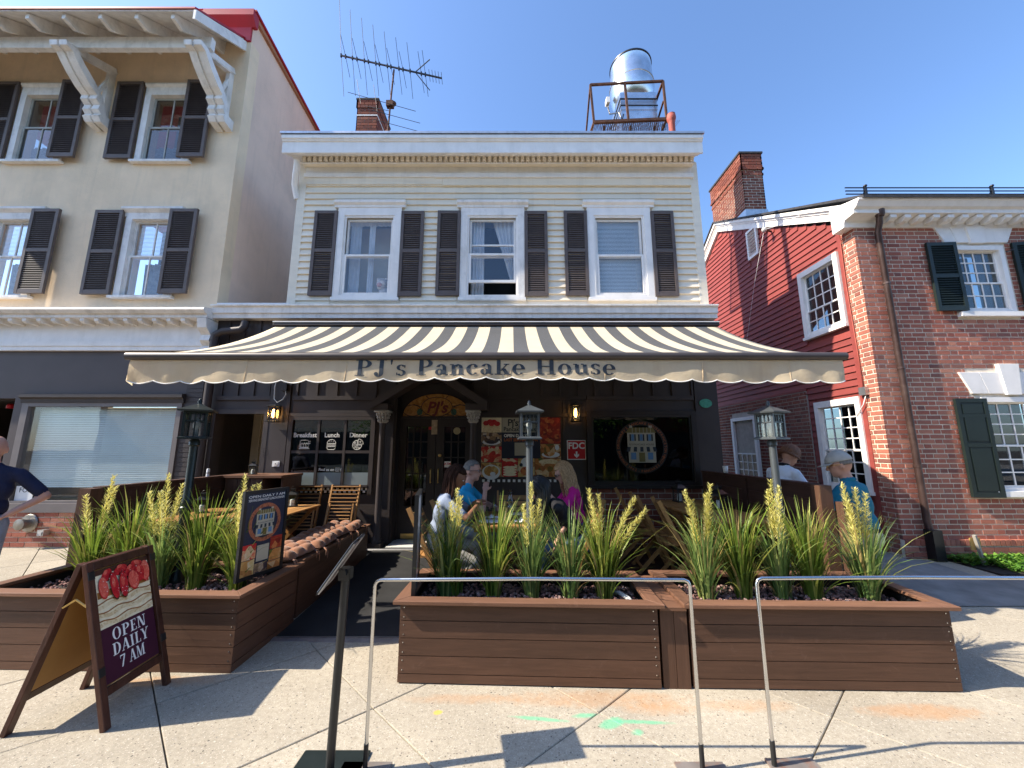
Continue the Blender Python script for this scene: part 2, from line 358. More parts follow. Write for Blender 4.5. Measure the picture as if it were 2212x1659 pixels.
# ------------------------------------------------------------------ geometry helpers
class MB:
    def __init__(s): s.v = []; s.f = []; s.mi = []; s.cur = 0
    def add(s, vs, fs):
        o = len(s.v); s.v += [tuple(x) for x in vs]
        for f in fs: s.f.append(tuple(i + o for i in f)); s.mi.append(s.cur)
    def box(s, x0, x1, y0, y1, z0, z1):
        s.add([(x0, y0, z0), (x1, y0, z0), (x1, y1, z0), (x0, y1, z0), (x0, y0, z1), (x1, y0, z1), (x1, y1, z1), (x0, y1, z1)],
              [(0, 3, 2, 1), (4, 5, 6, 7), (0, 1, 5, 4), (1, 2, 6, 5), (2, 3, 7, 6), (3, 0, 4, 7)]); return s
    def obox(s, c, size, rot=None):
        hx, hy, hz = [k / 2 for k in size]; c = Vector(c)
        p = [Vector((a * hx, b * hy, d * hz)) for d in (-1, 1) for a, b in ((-1, -1), (1, -1), (1, 1), (-1, 1))]
        if rot is not None: p = [rot @ q for q in p]
        s.add([c + q for q in p], [(0, 3, 2, 1), (4, 5, 6, 7), (0, 1, 5, 4), (1, 2, 6, 5), (2, 3, 7, 6), (3, 0, 4, 7)]); return s
    def bar(s, a, b, w, h=None, up=(0, 0, 1)):
        """square bar from a to b"""
        a = Vector(a); b = Vector(b); d = (b - a); L = d.length; d.normalize(); h = h or w
        u = Vector(up)
        if abs(d.dot(u)) > .98: u = Vector((1, 0, 0))
        sd = d.cross(u).normalized(); u = sd.cross(d)
        p = []
        for q in (a, b):
            for i, j in ((-1, -1), (1, -1), (1, 1), (-1, 1)): p.append(q + sd * (i * w / 2) + u * (j * h / 2))
        s.add(p, [(0, 1, 2, 3), (7, 6, 5, 4), (0, 4, 5, 1), (1, 5, 6, 2), (2, 6, 7, 3), (3, 7, 4, 0)]); return s
    def tube(s, pts, r, n=8, cap=True):
        pts = [Vector(p) for p in pts]; m = len(pts)
        rs = r if isinstance(r, (list, tuple)) else [r] * m
        vs = []; prev = None
        for i, p in enumerate(pts):
            d = (pts[min(i + 1, m - 1)] - pts[max(i - 1, 0)]).normalized()
            if prev is None:
                u = Vector((0, 0, 1)) if abs(d.z) < .9 else Vector((1, 0, 0)); u = (u - d * u.dot(d)).normalized()
            else: u = (prev - d * prev.dot(d)).normalized()
            prev = u; w = d.cross(u)
            for k in range(n):
                a = 2 * math.pi * k / n; vs.append(p + (u * math.cos(a) + w * math.sin(a)) * rs[i])
        fs = [(i * n + k, i * n + (k + 1) % n, (i + 1) * n + (k + 1) % n, (i + 1) * n + k) for i in range(m - 1) for k in range(n)]
        if cap: fs += [tuple(reversed(range(n))), tuple((m - 1) * n + k for k in range(n))]
        s.add(vs, fs); return s
    def lathe(s, prof, c=(0, 0, 0), n=16, sq=False, rot=0):
        """profile [(r,z)] about the vertical through c"""
        cx, cy, cz = c; vs = []
        for r, z in prof:
            for k in range(n):
                a = 2 * math.pi * (k + (.5 if n == 4 else 0)) / n + rot; rr = r * (math.sqrt(2) if n == 4 else 1)
                vs.append((cx + rr * math.cos(a), cy + rr * math.sin(a), cz + z))
        m = len(prof)
        fs = [(i * n + k, i * n + (k + 1) % n, (i + 1) * n + (k + 1) % n, (i + 1) * n + k) for i in range(m - 1) for k in range(n)]
        fs += [tuple(reversed(range(n))), tuple((m - 1) * n + k for k in range(n))]
        s.add(vs, fs); return s
    def prism(s, poly, ax, a, b):
        """polygon extruded along axis ax from a to b; poly is in the other two axes in order"""
        n = len(poly); vs = []
        for t in (a, b):
            for p in poly:
                q = list(p); q.insert(ax, t); vs.append(q)
        s.add(vs, [tuple(reversed(range(n))), tuple(range(n, 2 * n))] + [(i, (i + 1) % n, n + (i + 1) % n, n + i) for i in range(n)]); return s
    def ell(s, c, r, nu=12, nv=8, rot=None):
        vs = [];
        for j in range(nv + 1):
            t = math.pi * j / nv
            for i in range(nu):
                a = 2 * math.pi * i / nu
                q = Vector((r[0] * math.sin(t) * math.cos(a), r[1] * math.sin(t) * math.sin(a), r[2] * math.cos(t)))
                if rot is not None: q = rot @ q
                vs.append(Vector(c) + q)
        s.add(vs, [(j * nu + i, (j + 1) * nu + i, (j + 1) * nu + (i + 1) % nu, j * nu + (i + 1) % nu) for j in range(nv) for i in range(nu)]); return s
    def data(s, name, mats):
        me = bpy.data.meshes.new(name); me.from_pydata(s.v, [], s.f)
        mats = mats if isinstance(mats, (list, tuple)) else [mats]
        for m in mats: me.materials.append(MAT[m] if isinstance(m, str) else m)
        if len(mats) > 1: me.polygons.foreach_set('material_index', s.mi)
        bm = bmesh.new(); bm.from_mesh(me); bmesh.ops.recalc_face_normals(bm, faces=bm.faces); bm.to_mesh(me); bm.free()
        me.update(); return me
    def build(s, name, mats, parent=None, smooth=False, loc=(0, 0, 0), bevel=0):
        me = s.data(name, mats)
        if smooth: me.shade_smooth() if hasattr(me, 'shade_smooth') else None
        if smooth == 'auto':
            try: me.set_sharp_from_angle(angle=R(40))
            except Exception: pass
        o = put(name, me, parent, loc)
        if bevel:
            b = o.modifiers.new('bevel', 'BEVEL'); b.width = bevel; b.segments = 2; b.limit_method = 'ANGLE'; b.angle_limit = R(50)
        return o

def put(name, me, parent=None, loc=(0, 0, 0), rot=(0, 0, 0), scale=(1, 1, 1)):
    o = bpy.data.objects.new(name, me); COL.objects.link(o)
    o.location = loc; o.rotation_euler = rot; o.scale = scale
    if parent is not None: o.parent = parent
    return o

def thing(name, label, cat, loc=(0, 0, 0), rz=0, group=None):
    o = bpy.data.objects.new(name, None); COL.objects.link(o); o.empty_display_size = .1
    o.location = loc; o.rotation_euler = (0, 0, rz); tag(o, label, cat, group); return o
def tag(o, label=None, cat=None, group=None, kind=None):
    if label: o['label'] = label
    if cat: o['category'] = cat
    if group: o['group'] = group
    if kind: o['kind'] = kind
    return o
UC = {}
def ucube(mat):
    if mat not in UC:
        # unit block with its edges eased
        me = MB().box(-.5, .5, -.5, .5, -.5, .5).data('block_' + mat, mat)
        UC[mat] = me
    return UC[mat]
def pc(name, mat, parent, x0, x1, y0, y1, z0, z1):
    """one straight piece: shares the unit block of its material"""
    return put(name, ucube(mat), parent, ((x0 + x1) / 2, (y0 + y1) / 2, (z0 + z1) / 2), (0, 0, 0), (x1 - x0, y1 - y0, z1 - z0))
def pbar(name, mat, parent, a, b, w, h, roll_up=(0, 0, 1)):
    a = Vector(a); b = Vector(b); d = b - a; L = d.length; d.normalize(); u = Vector(roll_up)
    if abs(d.dot(u)) > .98: u = Vector((1, 0, 0))
    sd = d.cross(u).normalized(); u = sd.cross(d)
    mt = Matrix((sd, d, u)).transposed()
    o = put(name, ucube(mat), parent, (a + b) / 2, mt.to_euler(), (w, L, h)); return o
def copy_tree(o, parent=None):
    c = o.copy(); COL.objects.link(c); c.parent = parent
    for ch in list(o.children): copy_tree(ch, c)
    return c
def text_mesh(s, size, offset=0.0, shear=0.0, align='CENTER', spacing=1.0):
    cu = bpy.data.curves.new('text', 'FONT'); cu.body = s; cu.size = size; cu.align_x = align; cu.offset = offset; cu.shear = shear
    cu.space_character = spacing; cu.resolution_u = 3
    ob = bpy.data.objects.new('text', cu); COL.objects.link(ob)
    dg = bpy.context.evaluated_depsgraph_get(); dg.update()
    me = bpy.data.meshes.new_from_object(ob.evaluated_get(dg)); bpy.data.objects.remove(ob); bpy.data.curves.remove(cu)
    return me
def text(name, s, size, mat, parent, loc, rot=(R(90), 0, 0), offset=0.0, shear=0.0, align='CENTER', spacing=1.0, fit=None):
    me = text_mesh(s, size, offset, shear, align, spacing); me.materials.clear(); me.materials.append(MAT[mat])
    o = put(name, me, parent, loc, rot)
    if len(s) > 1: o['kind'] = 'stuff'
    if fit:
        xs = [v.co.x for v in me.vertices]; w = max(xs) - min(xs)
        o.scale = (fit / w, 1, 1)
    return o
def gz(y): return 0 if y < 3 else min(.035 * (y - 3), .14)

# ------------------------------------------------------------------ the setting: ground, paving, alley, road
g = MB()
ys = [-400, -1.5, -1.35, 3, 7, 400]; zs = [-.2, -.2, -.06, -.06, .08, .08]
for i in range(5):
    g.add([(-400, ys[i], zs[i]), (400, ys[i], zs[i]), (400, ys[i + 1], zs[i + 1]), (-400, ys[i + 1], zs[i + 1])], [(0, 1, 2, 3)])
tag(g.build('ground', 'earth'), kind='structure')
r_ = MB().box(-60, 60, -9.5, -1.52, -.19, -.15); tag(r_.build('road', 'asphalt'), kind='structure')
kb = MB().box(-60, 60, -1.52, -1.36, -.19, .0); tag(kb.build('kerb', 'stone'), kind='structure')
sw = bpy.data.objects.new('sidewalk', None); COL.objects.link(sw); tag(sw, kind='structure')
d1 = Vector((math.cos(R(41)), math.sin(R(41)))); d2 = Vector((math.cos(R(-44)), math.sin(R(-44))))
o0 = Vector((-.91, 2.84))
L1, L2 = .99, 1.0
for i in range(-13, 14):
    for j in range(-13, 14):
        c = o0 + d1 * (i * L1) + d2 * (j * L2)
        cc = c + d1 * L1 / 2 + d2 * L2 / 2
        if not (-10.3 < cc.x < 10.3 and -1.0 < cc.y < 7.6): continue
        if cc.y < 1.2 and abs(cc.x) > 5: continue
        gp = .0038
        q = [c + d1 * gp + d2 * gp, c + d1 * (L1 - gp) + d2 * gp, c + d1 * (L1 - gp) + d2 * (L2 - gp), c + d1 * gp + d2 * (L2 - gp)]
        m = MB(); n = 4; dz = random.uniform(-.002, .002); e = .004
        top = []
        ctr = sum(q, Vector((0, 0))) / 4
        vs = [(p.x, p.y, gz(p.y) - .055) for p in q] + [(p.x, p.y, gz(p.y) - e + dz) for p in q]
        qi = [p + (ctr - p).normalized() * e * 1.4 for p in q]
        vs += [(p.x, p.y, gz(p.y) + dz) for p in qi]
        fs = [(8, 9, 10, 11)]
        for k in range(4):
            k2 = (k + 1) % 4; fs += [(k, k2, 4 + k2, 4 + k), (4 + k, 4 + k2, 8 + k2, 8 + k)]
        m.add(vs, fs); m.build('paving_slab', 'concrete', sw)
al = MB()
for y0, y1 in ((4.35, 5.2), (5.2, 6.2), (6.2, 7.0), (7.0, 14)):
    a = gz(y0) + .006; b = gz(y1) + .006
    x0 = 3.62 if y0 < 6 else 3.5; x1 = 6.6 if y0 < 5.2 else 5.9
    al.add([(x0, y0, a), (x1, y0, a), (x1, y1, b), (x0, y1, b)], [(0, 1, 2, 3)])
tag(al.build('alley_path', 'path'), kind='structure')

# ------------------------------------------------------------------ restaurant building
PJ = thing('restaurant_building', 'two storey cream clapboard restaurant with dark brown ground floor behind the patio', 'building', (0, 0, 0))
FY = 6.5
UX0, UX1 = -3.98, 3.47          # upper storey
core = MB()
# upper storey shell and roof that falls towards the back
core.add([(UX0, FY + .03, 3.9), (UX1, FY + .03, 3.9), (UX1, FY + .03, 7.05), (UX0, FY + .03, 7.05),
          (UX0, 11.5, 3.9), (UX1, 11.5, 3.9), (UX1, 11.5, 5.3), (UX0, 11.5, 5.3), (UX0, 7.7, 7.0), (UX1, 7.7, 7.0)],
         [(1, 5, 6, 9, 2), (0, 3, 8, 7, 4), (4, 7, 6, 5), (3, 2, 9, 8), (8, 9, 6, 7)])
core.build('upper_wall', 'siding', PJ)
WINS = [(-2.61, 'curtain'), (-.355, 'open'), (1.955, 'blind')]
HW = .50; WZ0, WZ1 = 4.36, 5.90
# wall behind the clapboards, in pieces round the three window openings
xs = [UX0] + sum([[c - HW, c + HW] for c, _ in WINS], []) + [UX1]
bk = MB()
for i in range(0, 8, 2): bk.box(xs[i], xs[i + 1], FY, FY + .12, 4.0, 7.05)
for c, _ in WINS:
    bk.box(c - HW, c + HW, FY, FY + .12, 4.0, WZ0); bk.box(c - HW, c + HW, FY, FY + .12, WZ1, 7.05)
bk.build('sheathing', 'siding', PJ)
# clapboards
z = 4.14; k = 0
cuts = [(-3.24, -1.98), (-.985, .275), (1.325, 2.585)]
while z < 6.60:
    h = .124 if z < 6.3 else .135
    segs = [(-3.85, 3.34)]
    if WZ0 - .12 < z + h and z < 6.12:
        segs = [(-3.85, cuts[0][0]), (cuts[0][1], cuts[1][0]), (cuts[1][1], cuts[2][0]), (cuts[2][1], 3.34)]
    elif k % 3 == 1: segs = [(-3.85, random.uniform(-1.5, 1)), None]; segs[1] = (segs[0][1] + .004, 3.34)
    for a, b in segs:
        m = MB(); t = .030; d = random.uniform(-.004, .004)
        m.prism([(FY - .004, z + h + .004), (FY - t - .006, z + d), (FY + .0, z + d)], 0, a, b)
        m.build('clapboard', 'siding', PJ)
    z += h; k += 1
for x0, x1 in ((UX0 - .01, -3.84), (3.33, UX1 + .01)): pc('corner_board', 'siding', PJ, x0, x1, FY - .028, FY - .002, 4.13, 7.0)
# frieze, dentils, cornice
pc('frieze_board', 'white', PJ, -3.86, 3.36, FY - .045, FY - .001, 6.74, 6.90)
pc('frieze_moulding', 'white', PJ, -3.88, -1.45, FY - .075, FY - .004, 6.67, 6.742); pc('frieze_moulding', 'white', PJ, -1.446, 3.38, FY - .085, FY - .004, 6.655, 6.735)
pc('upper_board', 'siding', PJ, -3.84, -1.3, FY - .05, FY - .003, 6.53, 6.668); pc('upper_board', 'siding', PJ, -1.296, 3.33, FY - .056, FY - .003, 6.51, 6.652)
cz = 6.87
cr = MB()
cr.prism([(FY + .02, 7.03), (6.34, 7.03), (6.30, 6.99), (6.12, 6.90), (6.10, cz), (6.07, cz), (6.07, cz + .215), (6.05, cz + .22), (6.04, cz + .25), (6.02, cz + .255), (6.02, cz + .32), (FY + .6, cz + .36), (FY + .6, cz + .25), (FY + .02, cz + .25)], 0, -4.10, 3.40)
cr.build('cornice', 'white', PJ)
pc('roof_edge', 'alu', PJ, -4.12, 3.42, 6.0, 7.1, cz + .335, cz + .375)
pc('dentil_band', 'siding', PJ, -3.90, 3.38, 6.37, FY - .002, 6.895, 7.029)
pc('bed_moulding', 'white', PJ, -3.92, 3.40, 6.34, 6.369, 6.885, 6.905)
dm = MB().box(-.03, .03, -.03, .03, -.052, .052).data('dentil', 'siding')
n = 72
for i in range(n): put('dentil', dm, PJ, (-3.84 + i * (7.16 / (n - 1)), 6.339, 6.965))
dsp = MB().tube([(-3.92, 6.25, 6.86), (-3.93, 6.27, 6.74), (-3.98, 6.34, 6.62), (-4.03, 6.42, 6.50), (-4.02, 6.47, 6.36), (-4.0, 6.50, 6.25)], .052, 12)
dsp.build('downspout_elbow', 'white', PJ, smooth='auto')
# ledge between the storeys
lg = MB()
lg.prism([(FY + .1, 3.90), (6.36, 3.90), (6.36, 3.97), (6.33, 3.985), (6.33, 4.08), (6.29, 4.10), (6.29, 4.125), (FY + .1, 4.16)], 0, -5.18, 3.55)
lg.build('ledge', 'white_old', PJ)
pc('ledge_flashing', 'white', PJ, -5.16, -3.9, 6.40, 7.4, 4.14, 4.19)
def shutter(parent, x0, x1, z0, z1, y, mat, mid=.52, panel=None, slats=True, tilt=0, proud=.04):
    m = MB(); st = .055
    for a, b in ((x0, x0 + st), (x1 - st, x1)): m.box(a, b, y - proud, y, z0, z1)
    zm = z0 + (z1 - z0) * mid
    for a, b in ((z0, z0 + .075), (z1 - .06, z1), (zm - .03, zm + .03)): m.box(x0 + st, x1 - st, y - proud + .002, y - .002, a, b)
    o = m.build('shutter', mat, parent)
    if slats:
        l = MB(); p = .040
        for a, b in ((z0 + .075, zm - .03), (zm + .03, z1 - .06)):
            nn = int((b - a) / p)
            for i in range(nn):
                zc = a + (i + .5) * (b - a) / nn
                l.add([(x0 + st, y - proud + .006, zc - .017), (x1 - st, y - proud + .006, zc - .017), (x1 - st, y - .008, zc + .017), (x0 + st, y - .008, zc + .017),
                       (x0 + st, y - proud + .006, zc - .011), (x1 - st, y - proud + .006, zc - .011), (x1 - st, y - .008, zc + .023), (x0 + st, y - .008, zc + .023)],
                      [(0, 1, 2, 3), (7, 6, 5, 4), (0, 4, 5, 1)])
        l.box(x0 + st, x1 - st, y - .006, y - .003, z0 + .05, z1 - .05)
        tag(l.build('louvres', mat, o), kind='stuff')
    return o
def drape(x0, x1, z0, z1, y, n=24, folds=9, amp=.02, mat='curtain', pinch=None):
    m = MB(); vs = []; nz = 8
    for j in range(nz + 1):
        t = j / nz; z = z1 + (z0 - z1) * t
        for i in range(n + 1):
            s = i / n; a, b = x0, x1
            if pinch: a, b = pinch(t, x0, x1)
            vs.append((a + (b - a) * s, y + amp * math.sin(s * folds * 6.28 + t), z))
    m.add(vs, [(j * (n + 1) + i, j * (n + 1) + i + 1, (j + 1) * (n + 1) + i + 1, (j + 1) * (n + 1) + i) for j in range(nz) for i in range(n)])
    return m
def blind_mesh(x0, x1, z0, z1, y, pitch=.026, cov=.46):
    m = MB(); n = int((z1 - z0) / pitch)
    for i in range(n):
        zc = z0 + (i + .5) * (z1 - z0) / n
        m.add([(x0, y - .008, zc - pitch * cov), (x1, y - .008, zc - pitch * cov), (x1, y + .008, zc + pitch * cov), (x0, y + .008, zc + pitch * cov)], [(0, 1, 2, 3)])
    return m
for (c, kind), lab in zip(WINS, ('sash window with white drape', 'sash window standing open', 'sash window with closed white blind')):
    f = MB(); y0, y1 = FY - .05, FY + .06
    for a, b in ((c - .58, c - .46), (c + .46, c + .58)): f.box(a, b, y0, y1, WZ0 - .05, 6.06)
    f.box(c - .46, c + .46, y0 + .003, y1, 5.90, 6.06)
    f.box(c - .60, c + .60, y0 - .02, y1 - .002, WZ0 - .10, WZ0 - .05)
    f.box(c - .46, c + .46, y0 - .0, y1 - .001, WZ0 - .05, WZ0 + .0)
    f.prism([(FY, 6.06), (y0 - .01, 6.06), (y0 - .01, 6.10), (y0 - .05, 6.13), (y0 - .055, 6.18), (y0 - .03, 6.20), (FY, 6.21)], 0, c - .655, c + .655)
    w = f.build('window', 'white_old' if kind == 'open' else 'white', PJ); w['label'] = lab
    st = MB()
    for a, b in ((c - .46, c - .425), (c + .425, c + .46)): st.box(a, b, FY - .03, FY - .004, WZ0, 5.90)
    st.box(c - .425, c + .425, FY - .03, FY - .004, 5.865, 5.90); st.build('stop', 'white', w)
    def sash(z0, z1, y, extra=None):
        s = MB()
        for a, b in ((c - .422, c - .385), (c + .385, c + .422)): s.box(a, b, y, y + .035, z0, z1)
        s.box(c - .385, c + .385, y + .001, y + .034, z1 - .04, z1); s.box(c - .385, c + .385, y + .001, y + .034, z0, z0 + .05)
        if extra: s.box(c - .385, c + .385, y + .004, y + .03, extra, extra + .03)
        s.build('sash', 'white', w)
        MB().box(c - .385, c + .385, y + .014, y + .018, z0 + .05, z1 - .04).build('pane', 'glass', w)
    if kind == 'open': sash(5.10, 5.86, FY + .02, 5.33); sash(4.60, 5.16, FY - .028)
    else: sash(5.10, 5.86, FY + .02); sash(WZ0, 5.14, FY - .028)
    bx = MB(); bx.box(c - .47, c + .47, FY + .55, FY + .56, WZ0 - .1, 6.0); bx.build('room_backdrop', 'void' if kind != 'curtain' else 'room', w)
    if kind == 'curtain':
        drape(c - .40, c - .20, WZ0, 5.86, FY + .14).build('curtain', 'curtain', w, True); drape(c - .05, c + .06 , WZ0, 5.86, FY + .13, folds=3).build('curtain', 'curtain', w, True)
        drape(c - .42, c + .42, 5.78, 5.88, FY + .12, folds=14).build('valance', 'curtain', w, True)
    if kind == 'curtain':
        px, pz = c + .24, 4.62; m = MB(); m.ell((px, FY + .12, pz), (.10, .09, .12), 14, 10); m.ell((px + .04, FY + .14, pz - .18), (.10, .09, .14), 14, 10)
        for s_ in (-1, 1): m.ell((px + s_ * .075, FY + .12, pz + .10), (.03, .02, .035), 8, 6)
        m.build('plush_toy', M('plush_stripes', (.60, .52, .46), .95, .45, 14, stretch=(.6, 1, 2.4)), w, True); MB().ell((px - .02, FY + .045, pz - .03), (.05, .035, .045), 10, 8).build('plush_muzzle', M('plush_pink', (.55, .30, .27), .9), w, True)
    if kind == 'open':
        drape(c - .40, c - .16, WZ0, 5.86, FY + .13, folds=4).build('curtain', 'curtain', w, True)
        drape(c + .0, c + .4, WZ0 + .3, 5.86, FY + .13, folds=5, pinch=lambda t, a, b: (a + .34 * t, b)).build('curtain', 'curtain', w, True)
    if kind == 'blind': tag(blind_mesh(c - .40, c + .40, WZ0 + .02, 5.87, FY + .068, cov=.5).build('blind', 'blind', w), kind='stuff')
for c, _ in WINS:
    shutter(PJ, c - 1.005, c - .585, 4.345, 5.985, FY - .028, 'shutter'); shutter(PJ, c + .585, c + 1.0, 4.335, 5.975, FY - .028, 'shutter')

# ground floor front
LX0, LX1 = -5.18, 3.50
FZ = .17
fw = MB()
Y0, Y1 = FY, FY + .22
def wseg(x0, x1, z0, z1): fw.box(x0, x1, Y0, Y1, z0, z1)
wseg(LX0, -5.02, .1, 3.9); wseg(-4.14, -3.72, .1, 3.9); wseg(-5.02, -4.14, 2.27, 3.9)
wseg(-3.72, -2.31, .1, .94); wseg(-3.72, -2.31, 2.19, 3.9)
wseg(-2.31, -1.99, .1, 3.9); wseg(-.65, 1.30, .1, 3.9); wseg(-1.99, -.65, 2.86, 3.9)
wseg(1.30, 3.04, 2.25, 3.9); wseg(3.04, LX1, .1, 3.9); wseg(1.30, 3.04, .1, .96)
wseg(1.30, 3.04, .96, 1.09)
fw.build('storefront_wall', 'brown', PJ)
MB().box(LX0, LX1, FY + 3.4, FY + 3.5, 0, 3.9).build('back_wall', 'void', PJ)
sd = MB(); sd.box(LX1 - .02, LX1, Y1, 11.5, 0, 3.9); sd.box(LX0, LX0 + .02, Y1, 11.5, 0, 3.9); sd.box(LX0 + .02, LX1 - .02, Y1, 11.5, 3.86, 3.9); sd.box(LX0 + .02, LX1 - .02, Y1 + .002, 11.5, .1, .12); sd.build('ground_floor_shell', 'brown_dk', PJ)
# boards and battens
for x in [-4.95, -4.68, -4.41, -4.14] + [-3.66 + .335 * i for i in range(5)] + [-.42 + .31 * i for i in range(6)] + [1.42 + .33 * i for i in range(6)]:
    pc('batten', 'brown', PJ, x - .017, x + .017, FY - .022, FY - .002, 2.56, 3.88)
for x0, x1 in ((-5.02, -4.10), (-3.72, -2.31), (-.55, 1.25), (1.27, 3.08)):
    pc('rail', 'brown', PJ, x0, x1, FY - .032, FY - .001, 2.49, 2.56)
    if x0 > -5: pc('head_trim', 'brown', PJ, x0 - .02, x1 + .02, FY - .04, FY - .003, 2.205, 2.265)
pc('pilaster', 'brown', PJ, -4.10, -3.76, FY - .03, FY - .002, FZ, 3.88); pc('pilaster', 'brown', PJ, 3.10, 3.47, FY - .03, FY - .002, FZ, 3.88); pc('pilaster', 'brown', PJ, .86, 1.24, FY - .012, FY - .001, FZ, 2.48)
pc('base_moulding', 'brown', PJ, -3.72, -2.31, FY - .03, FY - .002, FZ, FZ + .14)
# side passage door opening, with hall inside
dc = MB()
for a, b in ((-5.06, -4.985), (-4.165, -4.085)): dc.box(a, b, FY - .035, FY + .06, FZ - .05, 2.33)
dc.box(-4.985, -4.165, FY - .033, FY + .06, 2.255, 2.33); dc.build('passage_door_frame', 'brown', PJ)
hl = MB(); hl.box(-5.3, -5.27, Y1, 9.3, .1, 2.6); hl.box(-5.27, -4.0, 7.7, 7.72, .1, 2.6); hl.box(-4.03, -4.0, Y1, 7.7, .1, 2.6); hl.box(-5.27, -4.03, Y1, 7.7, 2.58, 2.6); hl.box(-5.27, -4.03, Y1, 7.7, .12, .14)
hall = hl.build('passage_hall', 'room', PJ)
mbx = MB()
for a, b, c_, d in ((-4.88, -4.80, 1.34, 1.92), (-4.38, -4.30, 1.34, 1.92), (-4.80, -4.38, 1.34, 1.40), (-4.80, -4.38, 1.86, 1.92)): mbx.box(a, b, 7.60, 7.69, c_, d)
mbx.box(-4.80, -4.38, 7.65, 7.69, 1.40, 1.86)
for i in range(2): mbx.box(-4.68 + .14 * i, -4.66 + .14 * i, 7.61, 7.65, 1.40, 1.86)
mbx.box(-4.8, -4.38, 7.612, 7.65, 1.40, 1.53)
mbx.build('mailbox_panel', 'cream_print', PJ)
for i in range(3): text('mailbox_number', str(i + 1), .08, 'ink', PJ, (-4.73 + .14 * i, 7.605, 1.44))
cd = MB(); cd.box(-5.0, -4.975, 7.66, 7.69, .8, 2.5); cd.box(-5.02, -4.955, 7.64, 7.66, 1.05, 1.2); cd.build('conduit', 'room', PJ)
text('door_number', '152', .11, 'brown_dk', PJ, (-4.125, FY - .038, 1.62), (R(90), R(82), 0))
# storefront window with small panes
wf = MB()
for a, b in ((-3.74, -3.67), (-2.36, -2.29)): wf.box(a, b, FY - .045, FY + .05, .94, 2.20)
wf.box(-3.67, -2.36, FY - .043, FY + .05, 2.15, 2.20); wf.box(-3.67, -2.36, FY - .05, FY + .05, 1.055, 1.09)
for x in (-3.235, -2.79): wf.box(x - .02, x + .02, FY - .03, FY + .02, 1.09, 2.15)
wf.box(-3.67, -2.36, FY - .028, FY + .018, 1.60, 1.645)
W1 = wf.build('shop_window', 'brown', PJ)
for i, (a, b) in enumerate(((-3.67, -3.255), (-3.215, -2.81), (-2.77, -2.36))):
    for z0, z1 in ((1.29, 1.60), (1.645, 2.15)): MB().box(a, b, FY - .008, FY - .004, z0, z1).build('pane', 'glass_dk', W1)
    MB().box(a, b, FY - .008, FY - .002, 1.09, 1.287).build('frosted_pane', M('frosted_band', (.20, .25, .27), .5, .05) if i == 0 else bpy.data.materials['frosted_band'], W1)
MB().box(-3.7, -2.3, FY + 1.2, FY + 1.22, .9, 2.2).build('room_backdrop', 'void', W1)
MB().box(-3.67, -2.36, FY + .01, FY + .02, 2.02, 2.15).build('roller_shade', 'stain_red', W1)
for x, s in ((-3.46, 'Breakfast'), (-3.01, 'Lunch'), (-2.57, 'Dinner')): text('lettering', s, .105, 'whiteink', W1, (x, FY - .012, 1.865), offset=.0022)
text('lettering', 'Find us on', .062, 'whiteink', W1, (-3.06, FY - .012, 1.315), offset=.001)
def ring_pts(cx, cz, rx, rz, n=24, a0=0, a1=360): return [(cx + rx * math.cos(R(a0 + (a1 - a0) * i / n)), FY - .012, cz + rz * math.sin(R(a0 + (a1 - a0) * i / n))) for i in range(n + 1)]
ic = MB(); T = .0045
# pancake stack with butter, burger, pizza, and the two little square badges
for z, w_ in ((1.675, .085), (1.69, .07)): ic.tube([(-3.46 - w_, FY - .012, z), (-3.46 + w_, FY - .012, z)], T, 5)
ic.tube([(-3.53, FY - .012, 1.70), (-3.53, FY - .012, 1.80), (-3.51, FY - .012, 1.815), (-3.41, FY - .012, 1.815), (-3.39, FY - .012, 1.80), (-3.39, FY - .012, 1.70), (-3.53, FY - .012, 1.70)], T, 5)
for x in (-3.50, -3.46, -3.42): ic.tube(ring_pts(x, 1.745, .014, .022, 10, 0, 180) + [(x - .014, FY - .012, 1.705)], T, 5)
for z, h in ((1.755, 0), (1.785, 0)): ic.tube([(-3.385, FY - .012, z), (-3.365, FY - .012, z + .005), (-3.365, FY - .012, z + .02)], T, 5)
ic.tube(ring_pts(-3.01, 1.76, .072, .065, 16, 0, 180) + [(-2.938, FY - .012, 1.76)], T, 5)
for z in (1.745, 1.725): ic.tube([(-3.085 + .015 * i, FY - .012, z + (.005 if i % 2 else -.005)) for i in range(11)], T * .9, 5)
ic.tube([(-3.08, FY - .012, 1.708), (-2.94, FY - .012, 1.708), (-2.945, FY - .012, 1.675), (-2.965, FY - .012, 1.66), (-3.055, FY - .012, 1.66), (-3.075, FY - .012, 1.675), (-3.08, FY - .012, 1.708)], T, 5)
for x, z in ((-3.04, 1.79), (-3.01, 1.80), (-2.98, 1.79)): ic.box(x - .005, x + .005, FY - .015, FY - .010, z - .004, z + .004)
ic.tube(ring_pts(-2.58, 1.735, .075, .075, 24, 90, 360), T, 5); ic.tube([(-2.58, FY - .012, 1.81), (-2.58, FY - .012, 1.66)], T, 5); ic.tube([(-2.655, FY - .012, 1.735), (-2.505, FY - .012, 1.735)], T, 5)
ic.tube(ring_pts(-2.565, 1.75, .085, .085, 8, 0, 90) + [(-2.565, FY - .012, 1.75), (-2.48, FY - .012, 1.75)], T, 5)
for x, z in ((-2.61, 1.70), (-2.55, 1.69), (-2.62, 1.77), (-2.53, 1.79)): ic.tube(ring_pts(x, z, .012, .012, 8), T * .8, 5)
q = [(-2.905, 1.308), (-2.905, 1.362), (-2.851, 1.362), (-2.851, 1.308), (-2.905, 1.308)]
ic.tube([(a, FY - .012, b) for a, b in q], T, 5); ic.tube(ring_pts(-2.878, 1.335, .013, .013, 10), T * .8, 5)
